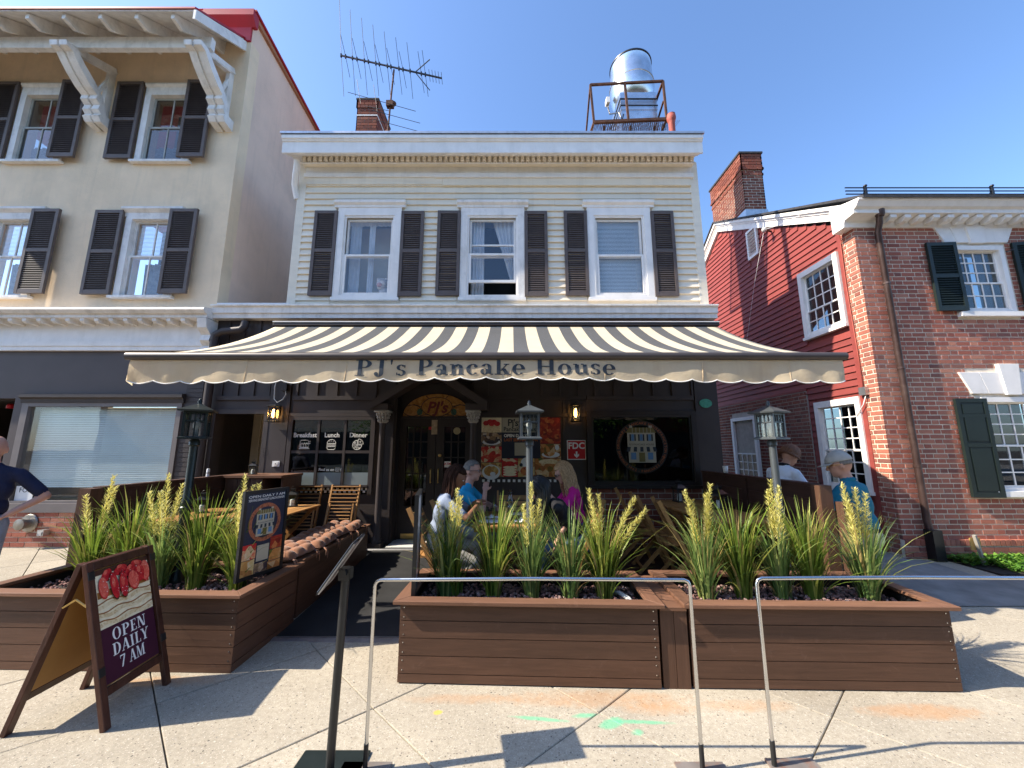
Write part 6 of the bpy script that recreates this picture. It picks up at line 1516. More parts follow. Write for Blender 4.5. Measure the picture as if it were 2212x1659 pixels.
DG = [('middle planter', PLC, [(.26, .36, .70, 60, [(2.6, .76, .06), (3.6, .58, .10)], 'blade2'), (.33, .42, .80, 70, [(1.0, .86, .05), (.3, .80, .06), (5.0, .76, .03)], 'blade'), (.66, .38, .82, 130, [], 'blade'), (.985, .40, .78, 110, [(1.5, .92, .02), (.2, .78, .04), (3.3, .74, .05)], 'blade2'), (1.30, .36, .80, 110, [], 'blade2'), (1.58, .38, .78, 120, [(2.5, .88, .08), (1.7, .83, .03), (-.1, .74, .34), (.15, .82, .28)], 'blade')]),
      ('right planter', PLR, [(.30, .36, .76, 110, [(3.0, .86, .07), (2.6, .78, .02), (.3, .84, .06), (.1, .92, .09)], 'blade2'), (.62, .40, .86, 140, [], 'blade'), (.92, .38, .70, 70, [(1.2, .86, .03), (.4, .95, .02), (5.6, .90, .06)], 'blade2'), (1.20, .42, .86, 150, [], 'blade'), (1.60, .36, .68, 100, [(.6, .88, .02), (.2, .85, .09), (2.8, .92, .03), (3.6, .80, .05)], 'blade2')]),
      ('left planter', PLL, [(.42, .50, .70, 110, [(.9, .96, .10), (.3, .86, .12), (3.0, .80, .05)], 'blade'), (.78, .46, .86, 150, [], 'blade'), (1.14, .42, .70, 90, [(1.7, .98, .03), (.2, .90, .12), (3.4, .84, .07), (5.3, .86, .12)], 'blade2'), (1.48, .40, .88, 150, [], 'blade'), (1.86, .40, .72, 110, [(2.2, .98, .05), (.6, .90, .08), (4.5, .84, .02), (1.2, .88, .05)], 'blade')])]
ORD = ['first', 'second', 'third', 'fourth', 'fifth', 'sixth']
sd_ = 40
for nm, t, lst in DG:
    for i, (u, v, h, n, pl, mt_) in enumerate(lst):
        x, y = onp(t, u, v); sd_ += 1
        lab = '%s grass clump from the left in the %s, %s' % (ORD[i], nm, 'with yellow seed plumes' if pl else 'dense green without plumes')
        grass_clump(lab, x, y, h * 1.04, int(n * 1.5), sd_, pl, mt_)

# ------------------------------------------------------------------ post lamps
def lamp_post(x, y, zb, rz, mat, label):
    t = thing('post_lamp', label, 'lamp post', (x, y, zb), rz, 'lantern post lamps along the patio front')
    H = 2.17 - zb
    MB().lathe([(.075, 0), (.075, .04), (.06, .06), (.05, .2), (.043, .22), (.043, .62), (.052, .63), (.052, .67), (.043, .68), (.046, .72), (.035, .75), (.035, H - .47), (.045, H - .46), (.045, H - .42), (.03, H - .40)], (0, 0, 0), 12).build('post', mat, t, 'auto')
    m = MB(); m.lathe([(.115, H - .40), (.115, H - .385), (.098, H - .375)], (0, 0, 0), 4)
    for a in (-.085, .085):
        for b in (-.085, .085): m.box(a - .011, a + .011, b - .011, b + .011, H - .378, H - .135)
    for fx in (0, 1):
        for s in (-.085, .085):
            def bb(u0, u1, z0, z1):
                if fx: m.box(s - .006, s + .006, u0, u1, z0, z1)
                else: m.box(u0, u1, s - .006, s + .006, z0, z1)
            bb(-.075, .075, H - .235, H - .222); bb(-.005, .005, H - .375, H - .14); bb(-.042, -.034, H - .222, H - .14); bb(.034, .042, H - .222, H - .14); bb(-.075, .075, H - .155, H - .135)
    m.build('lantern_cage', mat, t)
    m = MB()
    for a, b, c_, d in ((-.08, .08, -.081, -.079), (-.08, .08, .079, .081), (-.081, -.079, -.078, .078), (.079, .081, -.078, .078)): m.box(a, b, c_, d, H - .375, H - .14)
    m.build('glass', 'glass_lamp', t)
    MB().lathe([(.135, H - .135), (.138, H - .12), (.10, H - .10), (.03, H - .062), (.022, H - .055)], (0, 0, 0), 4).build('roof', mat, t)
    MB().lathe([(.022, H - .06), (.012, H - .05), (.022, H - .035), (.012, H - .022), (.016, H - .015), (.002, H)], (0, 0, 0), 10).build('finial', mat, t, True)
    MB().lathe([(.02, H - .37), (.02, H - .30), (.03, H - .29), (.032, H - .25), (.015, H - .21), (.004, H - .19)], (0, 0, 0), 12).build('bulb', 'stone', t, True)
lamp_post(-3.10, 3.80, .46, R(28), 'lamp_bk', 'black lantern post lamp standing in the left planter')
lamp_post(.175, 3.93, .18, R(3), 'lamp_gr', 'grey lantern post lamp behind the middle planter')
lamp_post(2.66, 3.98, .18, R(24), 'lamp_gr', 'grey lantern post lamp behind the right planter')

# ------------------------------------------------------------------ signs on the pavement and planters
# folding A sign
AF = thing('a_frame_sign', 'folding wooden pavement sign with strawberry pancake picture, OPEN DAILY 7 AM', 'sign', (-2.47, 2.86, 0), R(90 + 4))
# local frame: x along the panel (left to right as read), -y towards the reader, z up
SWd = .50; HS = .99; tilt = R(15.5)
sgn = {}
def af(u, w, v):
    """panel coordinates: u across, v up along the leaning panel, w out of its face"""
    return (u, math.sin(tilt) * v - math.cos(tilt) * w, math.cos(tilt) * v + math.sin(tilt) * w)
def afbox(name, mat, u0, u1, v0, v1, w0, w1, back=False):
    m = MB(); p = []
    for w in (w0, w1):
        for u, v in ((u0, v0), (u1, v0), (u1, v1), (u0, v1)):
            x, y, z = af(u, w, v)
            if back: y = 2 * math.sin(tilt) * HS + .02 - y
            p.append((x, y, z))
    m.add(p, [(0, 1, 2, 3), (7, 6, 5, 4), (0, 4, 5, 1), (1, 5, 6, 2), (2, 6, 7, 3), (3, 7, 4, 0)]); return m.build(name, mat, AF, bevel=.003)
hw = SWd / 2
for bk_ in (False, True):
    for u in (-hw, hw - .045): afbox('leg', 'frame_w', u, u + .045, 0, HS, -.012, .018, bk_)
    afbox('top_rail', 'frame_w', -hw + .046, hw - .046, HS - .055, HS - .004, -.010, .016, bk_); afbox('bottom_rail', 'frame_w', -hw + .046, hw - .046, .175, .225, -.010, .016, bk_)
    afbox('backing', 'ply', -hw + .046, hw - .046, .226, HS - .056, -.009, -.004, bk_)
PW0, PW1, PV0, PV1 = -hw + .052, hw - .052, .235, HS - .062
afbox('purple_field', 'sign_purple', PW0, PW1, PV0, PV0 + (PV1 - PV0) * .47, .002, .004)
afbox('picture', 'pancake_lt', PW0, PW1, PV0 + (PV1 - PV0) * .47, PV1, .002, .004)
def afpoly(name, mat, pts, w):
    m = MB(); m.add([af(u, w, v) for u, v in pts], [tuple(range(len(pts)))]); return m.build(name, mat, AF)
pv = lambda f: PV0 + (PV1 - PV0) * f
pu = lambda f: PW0 + (PW1 - PW0) * f
for k in range(6):
    zc = .50 + k * .042
    afpoly('printed_layer', 'syrup' if k % 2 else 'pancake', [(pu(i / 12), pv(zc + .012 * math.sin(i * 1.1 + k) - .016)) for i in range(13)] + [(pu(i / 12), pv(zc + .016 + .012 * math.sin(i * 1.1 + k) - (.02 if k % 2 else -.002))) for i in range(12, -1, -1)], .0045 + k * .0002)
afpoly('printed_top', 'syrup', [(pu(.02), pv(.74)), (pu(.98), pv(.74)), (pu(.98), pv(.80)), (pu(.02), pv(.80))], .0058)
afpoly('printed_table', 'frame_w', [(pu(.0), pv(.95)), (pu(1), pv(.95)), (pu(1), pv(1)), (pu(0), pv(1))], .0052)
rb = random.Random(21); kk = 0
for k, (cx, cz, rx, rz, an_) in enumerate(((.20, .93, .10, .05, .3), (.45, .945, .12, .04, .1), (.78, .93, .14, .055, -.2), (.12, .83, .075, .10, .5), (.62, .91, .11, .05, .2), (.90, .86, .085, .10, .2), (.30, .815, .07, .13, .35), (.78, .86, .09, .08, -.3), (.455, .80, .075, .12, .1), (.64, .81, .10, .085, -.35))):
    n = 16; ca, sa = math.cos(an_), math.sin(an_)
    def blob(f, dx, dz, mat, w, nm): afpoly(nm, mat, [(min(max(pu(cx + dx + f * (rx * math.cos(6.283 * i / n) * ca - rz * .8 * math.sin(6.283 * i / n) * sa)), PW0), PW1), min(pv(.99), pv(cz + dz + f * (rx * math.cos(6.283 * i / n) * sa + rz * math.sin(6.283 * i / n) * ca)))) for i in range(n)], w)
    blob(1.08, 0, -.006, 'sign_red' if k % 2 else 'frame_w', .0065 + kk * .0005, 'printed_shade'); kk += 1
    blob(1, 0, 0, 'straw2' if k in (5, 9, 3) else 'straw', .0065 + kk * .0005, 'printed_strawberry'); kk += 1
    blob(.4, -.015, .03, 'straw2', .0065 + kk * .0005, 'printed_highlight'); kk += 1
for k in range(46):
    u, v = rb.uniform(.05, .95), rb.choice((rb.uniform(.70, .78), rb.uniform(.78, .96))); r = rb.uniform(.004, .010)
    afpoly('printed_sugar', 'whiteink', [(pu(u - r), pv(v)), (pu(u), pv(v - r * .5)), (pu(u + r), pv(v)), (pu(u), pv(v + r * .5))], .024 + k * .00002)
for s_, zc in (('OPEN', .335), ('DAILY', .205), ('7 AM', .075)):
    wtx = {'OPEN': .62, 'DAILY': .66, '7 AM': .46}[s_]
    def fn(a, b, tot, k, wtx=wtx, zc=zc): return af(pu(.5 - wtx / 2 + wtx * a / tot), .0052 + .0002 * k, pv(zc + .105 * b))
    serif(s_, fn, 'whiteink', AF)
for v in (.88, .30):
    for u in (-hw + .01, hw - .03): afbox('hinge_plate', 'black', u - .012, u + .032, v, v + .05, .0185, .023)
m = MB(); a = Vector(af(-hw + .005, -.01, .73)); b = Vector(af(-hw + .005, -.01, .73)); b.y = 2 * math.sin(tilt) * HS + .02 - b.y; mid = (a + b) / 2 + Vector((0, 0, .045)); m.tube([a, mid], .006, 6); m.tube([mid, b], .006, 6); m.build('spreader', 'brass', AF)

# framed poster standing on the left planter corner, facing the ramp
FP = thing('framed_poster', 'black framed navy poster with round house emblem standing on the left planter', 'sign', (-2.24, 3.64, .572), R(74))
m = MB()
for a, b, c_, d in ((-.23, .23, 0, .03), (-.23, .23, .71, .74), (-.23, -.20, .03, .71), (.20, .23, .03, .71)): m.box(a, b, -.014, .014, c_, d)
m.build('frame', 'black', FP); MB().box(-.20, .20, -.006, .006, .03, .71).build('board', 'sign_navy', FP)
def fcell(nm, mat, a, b, c_, d, dy=.0075): MB().box(a, b, -dy, -dy + .001, c_, d).build(nm, mat, FP)
for a in (('photo', 'food_a', -.2, -.065, .16, .285), ('photo', 'food_d', -.2, -.07, .03, .155), ('photo', 'food_c', .075, .2, .20, .31), ('photo', 'food_e', .075, .2, .10, .195), ('photo', 'food_b', -.065, .06, .03, .11), ('photo', 'food_e', .065, .2, .03, .095), ('plain_panel', 'cream_print', -.055, .065, .125, .26)): fcell(*a)
def oval(m, rx, rz, cx, cz, y, n=36, r0=.8): m.add([(cx + k * rx * math.cos(6.2832 * i / n), y, cz + k * rz * math.sin(6.2832 * i / n)) for k in (r0, 1) for i in range(n)], [(i, (i + 1) % n, n + (i + 1) % n, n + i) for i in range(n)])
m = MB(); oval(m, .165, .165, 0, .455, -.0075); m.build('emblem_ring', M('dull_orange', (.30, .10, .05), .5, .5, 60), FP)
for s_, zc in (('OPEN DAILY 7 AM', .675), ('SERVING BREAKFAST-LUNCH-DINNER', .645)): text('lettering', s_, .03, 'whiteink', FP, (0, -.0085, zc), fit=.37)
house_print(FP, 0, .44, .095, -.0075)
# menu board standing edge-on on the middle planter
MBD = thing('framed_menu_board', 'black framed menu board standing on the left end of the middle planter', 'sign', (-.80, 3.42, .572), R(100))
m = MB()
for a, b, c_, d in ((-.27, .27, 0, .03), (-.27, .27, .71, .74), (-.27, -.24, .03, .71), (.24, .27, .03, .71)): m.box(a, b, -.016, .016, c_, d)
m.build('frame', 'black', MBD); MB().box(-.24, .24, -.008, .008, .03, .71).build('sheet', M('menu_paper', (.50, .49, .52), .35, .08, 5), MBD)
# menu stand
MS = thing('menu_stand', 'black menu stand with tilted glass covered menu panel and square base plate', 'menu stand', (-.96, 2.30, 0), R(0))
MB().box(-.20, .17, -.19, .17, .0, .012).build('base_plate', 'lamp_bk', MS, bevel=.01)
MB().tube([(.02, -.02, .012), (.03, .0, .99)], .022, 14).build('pole', 'black', MS, 'auto')
m = MB(); m.box(-.0, .06, -.03, .03, .96, 1.02); m.tube([(.03, -.045, 1.0), (.03, .045, 1.0)], .02, 10); m.build('pivot', 'black', MS)
pn = Vector((math.sin(R(58)), .0, -math.cos(R(58)))); 
tlt = Matrix.Rotation(R(8), 3, 'Z') @ Matrix.Rotation(R(-56), 3, 'Y')
pc_c = Vector((-.005, .02, 1.045))
o = MB().obox((0, 0, 0), (.31, .25, .006)).build('panel', 'black', MS); o.matrix_local = Matrix.Translation(pc_c) @ tlt.to_4x4()
for k, (y0, y1, mt_) in enumerate(((-.12, -.05, 'alu'), (-.045, .0, 'frame_w'), (.005, .12, 'alu'))):
    o = MB().box(-.15, .15, y0, y1, -.010, -.0035).build('clip_strip', mt_, MS); o.matrix_local = Matrix.Translation(pc_c) @ tlt.to_4x4()
o = MB().box(-.145, .145, -.115, .115, .0035, .006).build('menu_sheet', 'plastic_w', MS); o.matrix_local = Matrix.Translation(pc_c) @ tlt.to_4x4()
# two bent tube frames
def tube_frame(x0, x1, y0, y1, h, label, base):
    t = thing('tube_frame', label, 'stanchion', (0, 0, 0), 0, 'bare steel tube frames on the pavement')
    r = .0100; k = .03
    a = Vector((x0, y0, 0)); b = Vector((x1, y1, 0)); d = (b - a).normalized(); up = Vector((0, 0, 1))
    MB().tube([a + up * .12, a + up * (h - k), a + up * (h - k * .3) + d * k * .3, a + up * h + d * k, (a + b) / 2 + up * (h + .006), b + up * h - d * k, b + up * (h - k * .3) - d * k * .3, b + up * (h - k), b + up * .12], r, 12).build('tube', 'steel', t, 'auto')
    for p in (a, b):
        MB().tube([p + up * .01, p + up * .13], .013, 10).build('socket', 'black', t, 'auto')
        MB().obox(p + Vector((base * .12, -.06, .006)), (.26, .22, .012)).build('base_plate', 'rust_plate', t)
tube_frame(-.775, 1.005, 2.335, 2.335, .945, 'bare steel tube frame on the pavement in front of the middle planter', .0)
tube_frame(1.40, 3.25, 2.36, 2.36, .945, 'bare steel tube frame on the pavement in front of the right planter', .9)

# ------------------------------------------------------------------ furniture
def slat_table(label, x, y, rz, L=.60, W=.80, z=.74):
    t = thing('folding_table', label, 'table', (x, y, .18), rz, 'folding slatted teak tables on the patio')
    n = 8
    for i in range(n): pc('slat', 'teak_y', t, -L / 2 + i * L / n + .003, -L / 2 + (i + 1) * L / n - .003, -W / 2, W / 2, z - .018, z)
    for yy in (-W / 2 + .06, W / 2 - .06): pc('apron', 'teak_x', t, -L / 2 + .02, L / 2 - .02, yy - .012, yy + .012, z - .065, z - .019)
    for yy in (-W / 2 + .09, W / 2 - .09):
        pbar('leg', 'teak_z', t, (-L / 2 + .04, yy, 0), (L / 2 - .06, yy, z - .03), .022, .042); pbar('leg', 'teak_z', t, (L / 2 - .04, yy + .024, 0), (-L / 2 + .06, yy + .024, z - .03), .022, .042)
    pbar('stretcher', 'teak_y', t, (-L / 2 + .12, -W / 2 + .09, .12), (-L / 2 + .12, W / 2 - .09, .12), .025, .03); pbar('stretcher', 'teak_y', t, (L / 2 - .12, -W / 2 + .09, .12), (L / 2 - .12, W / 2 - .09, .12), .025, .03)
    return t
def fold_chair(label, x, y, rz, group='folding slatted teak chairs on the patio'):
    """open chair: seat faces -Y locally, back at +Y"""
    t = thing('folding_chair', label, 'chair', (x, y, .18), rz, group); w = .215
    for sx in (-w, w):
        pbar('back_leg', 'teak_z', t, (sx, -.20, 0), (sx, .23, .92), .022, .045)
        pbar('front_leg', 'teak_z', t, (sx * .86, .24, 0), (sx * .86, -.19, .46), .022, .04)
    for i in range(5): pc('seat_slat', 'teak_x', t, -w * .82, w * .82, -.20 + i * .078, -.20 + i * .078 + .07, .445, .463)
    for i in range(5):
        f = .60 + i * .078; yy = -.20 + .43 * f; z = .92 * f; pbar('back_slat', 'teak_x', t, (-w + .008, yy - .016, z), (w - .008, yy - .016, z), .062, .012, (0, -.9, .42))
    pbar('stretcher', 'teak_x', t, (-w, -.155, .10), (w, -.155, .10), .03, .02); pbar('stretcher', 'teak_x', t, (-w * .85, .19, .06), (w * .85, .19, .06), .03, .02)
    return t
def folded_chair(label, x, rz=0):
    t = thing('folding_chair', label, 'chair', (x, 6.14, .18), rz, 'folded teak chairs leaning below the small paned window'); w = .225; lean = .26; H = .92
    def q(sx, s, dy=0): return (sx, lean * s + dy, H * s)
    for sx in (-w, w): pbar('back_leg', 'teak_z', t, q(sx, 0), q(sx, 1), .024, .042)
    for sx in (-w * .82, w * .82): pbar('front_leg', 'teak_z', t, q(sx * 1.12, .04, -.045), q(sx, .70, -.045), .022, .036)
    for i in range(5): s = .72 + .062 * i; pbar('back_slat', 'teak_x', t, q(-w + .01, s, -.005), q(w - .01, s, -.005), .052, .012, (0, .27, .96)); 
    for i in range(6): s = .41 + .052 * i; pbar('seat_slat', 'teak_x', t, q(-w * .74, s, -.05), q(w * .74, s, -.05), .044, .012, (0, .27, .96))
    pbar('front_rail', 'teak_x', t, q(-w, .36, -.05), q(w, .36, -.05), .03, .018, (0, .27, .96)); pbar('front_rail', 'teak_x', t, q(-w * .9, .30, -.03), q(w * .9, .30, -.03), .035, .018, (0, .27, .96)); pbar('stretcher', 'teak_x', t, q(-w, .08), q(w, .08), .03, .018, (0, .27, .96))
folded_chair('folded teak chair leaning on the window, nearer the passage door', -3.28, R(3)); folded_chair('folded teak chair leaning on the window, nearer the entrance', -2.68, R(-2))
slat_table('slatted teak table holding the meal, between the four diners', -.08, 4.44, 0, .64, .92)
fold_chair('empty folding teak chair at the far end of the diners\' table', .02, 5.25, R(0))
slat_table('slatted teak table in the right patio corner nearest the window', 2.45, 5.62, R(-4), .74, .70); slat_table('slatted teak table behind the right planter nearest the pavement', 2.46, 4.72, R(3), .74, 1.0)
fold_chair('folding teak chair tilted at the right tables, nearest the picture window', 1.72, 5.66, R(78)); fold_chair('folding teak chair at the right tables, between two others', 1.80, 5.15, R(84)); fold_chair('folding teak chair at the right tables, nearest the pavement', 1.90, 4.62, R(80))
slat_table('sunlit slatted teak table in the left patio behind the framed poster', -2.98, 4.98, R(0), .72, 1.0); slat_table('sunlit slatted teak table in the left patio beside the shop side barrier', -3.78, 4.72, R(2), .60, .9)
def lantern(label, x, y, z, s=1.0, rz=.3, grp='black candle lanterns on the tables'):
    t = thing('candle_lantern', label, 'lantern', (x, y, z), rz, grp); t.scale = (s, s, s)
    m = MB(); m.lathe([(.06, 0), (.062, .008), (.055, .014)], (0, 0, 0), 4)
    for a in (-.047, .047):
        for b in (-.047, .047): m.box(a - .005, a + .005, b - .005, b + .005, .012, .15)
    for k in (0, 1):
        for s_ in (-.047, .047):
            if k: m.box(s_ - .002, s_ + .002, -.042, .042, .135, .15)
            else: m.box(-.042, .042, s_ - .002, s_ + .002, .135, .15)
    m.build('cage', 'black', t)
    MB().lathe([(.066, .15), (.066, .155), (.025, .195), (.025, .215), (.03, .218), (.03, .228), (.01, .23)], (0, 0, 0), 4).build('roof', 'black', t)
    MB().lathe([(.027, .014), (.027, .085), (.02, .09), (.002, .092)], (0, 0, 0), 14).build('candle', 'candle', t, 'auto')
    MB().tube([(-.02, 0, .225), (-.015, 0, .25), (0, 0, .26), (.015, 0, .25), (.02, 0, .225)], .003, 6).build('handle', 'black', t)
    m = MB()
    for a, b, c_, d in ((-.042, .042, -.046, -.044), (-.042, .042, .044, .046), (-.046, -.044, -.042, .042), (.044, .046, -.042, .042)): m.box(a, b, c_, d, .014, .135)
    m.build('glass', 'glass_lamp', t)
lantern('black candle lantern on top of the service counter', -3.98, 6.05, 1.286, .85); lantern('black candle lantern on the right table nearest the picture window', 2.42, 5.75, .921, 1.25, .2); lantern('black candle lantern on the right table behind the second grass clump', 2.62, 5.05, .921, 1.25, .5)
lantern('candle lantern on the sunlit left table, topmost behind the framed poster', -2.92, 5.30, .921, 1.0, .3); lantern('candle lantern on the sunlit left table behind the fifth grass clump', -3.08, 4.85, .921, 1.0, .1); lantern('candle lantern on the left table beside the barrier', -3.72, 4.80, .921, 1.0, .6)
# small things on the diners' table
tz = .921
pl = MB(); pl.lathe([(.0, 0), (.07, .0), (.12, .015), (.125, .02), (.07, .008)], (-.22, 4.18, tz), 24); tag(pl.build('plate', 'plastic_w', smooth=True), 'white plate on the near left of the diners\' table', 'plate')
pl = MB(); pl.lathe([(.0, 0), (.07, .0), (.12, .015), (.125, .02), (.07, .008)], (.10, 4.62, tz), 24); tag(pl.build('plate', 'plastic_w', smooth=True), 'white plate on the far right of the diners\' table', 'plate')
random.seed(9)
def napkin(x, y, lab):
    m = MB(); vs = []; n = 9
    for j in range(n):
        for i in range(n): vs.append((x + (i / 8 - .5) * .16 + random.uniform(-.01, .01), y + (j / 8 - .5) * .14, tz + .004 + .05 * abs(math.sin(i * .9 + j * .6)) * (1 - abs(i - 4) / 5) * random.uniform(.6, 1.2)))
    m.add(vs, [(j * n + i, j * n + i + 1, (j + 1) * n + i + 1, (j + 1) * n + i) for j in range(n - 1) for i in range(n - 1)]); tag(m.build('napkin', 'whiteink', smooth=True), lab, 'napkin')
napkin(.10, 4.16, 'crumpled white napkin at the near right of the diners\' table'); napkin(-.22, 4.36, 'crumpled white napkin beside the near left plate')
def glass_cup(x, y, h, r, lab): m = MB(); m.lathe([(r * .8, .004), (r, h), (r * .94, h), (r * .74, .012), (.001, .012)], (x, y, tz), 16); tag(m.build('drinking_glass', 'glass_lamp', smooth=True), lab, 'glass')
glass_cup(-.02, 4.60, .14, .035, 'clear drinking glass in the middle of the diners\' table'); glass_cup(-.20, 4.70, .13, .035, 'clear drinking glass near the man in blue')
m = MB(); m.lathe([(.045, .0), (.05, .02), (.05, .14), (.03, .19), (.022, .22), (.03, .26), (.03, .262), (.018, .22), (.044, .14), (.044, .02), (.001, .01)], (-.02, 4.80, tz), 20); tag(m.build('water_carafe', 'glass_lamp', smooth=True), 'clear glass water carafe at the far end of the diners\' table', 'carafe')
m = MB(); m.lathe([(.028, 0), (.038, .10), (.036, .10), (.026, .005), (.001, .005)], (3.12, 5.75, 1.326), 16); tag(m.build('plastic_cup', 'plastic_w', smooth=True), 'clear plastic cup left on top of the alley side barrier', 'cup')
m = MB(); m.lathe([(.02, 0), (.02, .10), (.016, .11)], (-4.32, 5.6, 1.286), 12); o = tag(m.build('white_canister', 'plastic_w', smooth='auto'), 'small white canister on top of the shop side barrier', 'canister'); MB().lathe([(.021, .045), (.021, .055)], (-4.32, 5.6, 1.286), 12).build('band', 'black', o)
# ------------------------------------------------------------------ people
def ik(a, t, l1, l2, pole):
    a = Vector(a); t = Vector(t); d = t - a; L = min(d.length, (l1 + l2) * .999); d.normalize(); t = a + d * L
    x = (l1 * l1 - l2 * l2 + L * L) / (2 * L); h = math.sqrt(max(l1 * l1 - x * x, 0))
    p = Vector(pole); p = (p - d * p.dot(d)).normalized()
    return a + d * x + p * h, t
class Body:
    def __init__(s): s.m = MB(); s.prims = []; s.mats = []
    def lab(s, mat):
        if mat not in s.mats: s.mats.append(mat)
        return s.mats.index(mat)
    def cap(s, a, b, ra, rb, mat):
        a = Vector(a); b = Vector(b); n = 5; pts = [a.lerp(b, i / n) for i in range(n + 1)]; rs = [ra + (rb - ra) * i / n for i in range(n + 1)]
        s.m.tube(pts, rs, 12); s.m.ell(a, (ra,) * 3, 10, 8); s.m.ell(b, (rb,) * 3, 10, 8); s.prims.append(('c', a, b, ra, rb, s.lab(mat)))
    def ell(s, c, r, rot, mat):
        s.m.ell(c, r, 18, 12, rot); s.prims.append(('e', Vector(c), Vector(r), rot, 0, s.lab(mat)))
    def finish(s, name, parent, voxel=.009):
        me = s.m.data(name, 'white'); o = put(name, me, parent)
        rm = o.modifiers.new('r', 'REMESH'); rm.mode = 'VOXEL'; rm.voxel_size = voxel
        sm = o.modifiers.new('s', 'SMOOTH'); sm.factor = .5; sm.iterations = 4
        dg = bpy.context.evaluated_depsgraph_get(); dg.update(); new = bpy.data.meshes.new_from_object(o.evaluated_get(dg))
        o.modifiers.clear(); o.data = new; new.materials.clear()
        for k in s.mats: new.materials.append(MAT[k])
        n = len(new.polygons); c = np.zeros(n * 3); new.polygons.foreach_get('center', c); c = c.reshape(-1, 3)
        best = np.full(n, 1e9); idx = np.zeros(n, dtype=np.int32)
        for p in s.prims:
            if p[0] == 'c':
                a = np.array(p[1]); b = np.array(p[2]); ab = b - a; t = np.clip(((c - a) @ ab) / max(ab @ ab, 1e-9), 0, 1); d = np.linalg.norm(c - a - t[:, None] * ab, axis=1) - (p[3] + (p[4] - p[3]) * t)
            else:
                q = c - np.array(p[1])
                if p[3] is not None: q = q @ np.array(p[3])
                r = np.array(p[2]); d = (np.linalg.norm(q / r, axis=1) - 1) * r.min()
            w = d < best; best[w] = d[w]; idx[w] = p[5]
        new.polygons.foreach_set('material_index', idx); new.shade_smooth(); return o
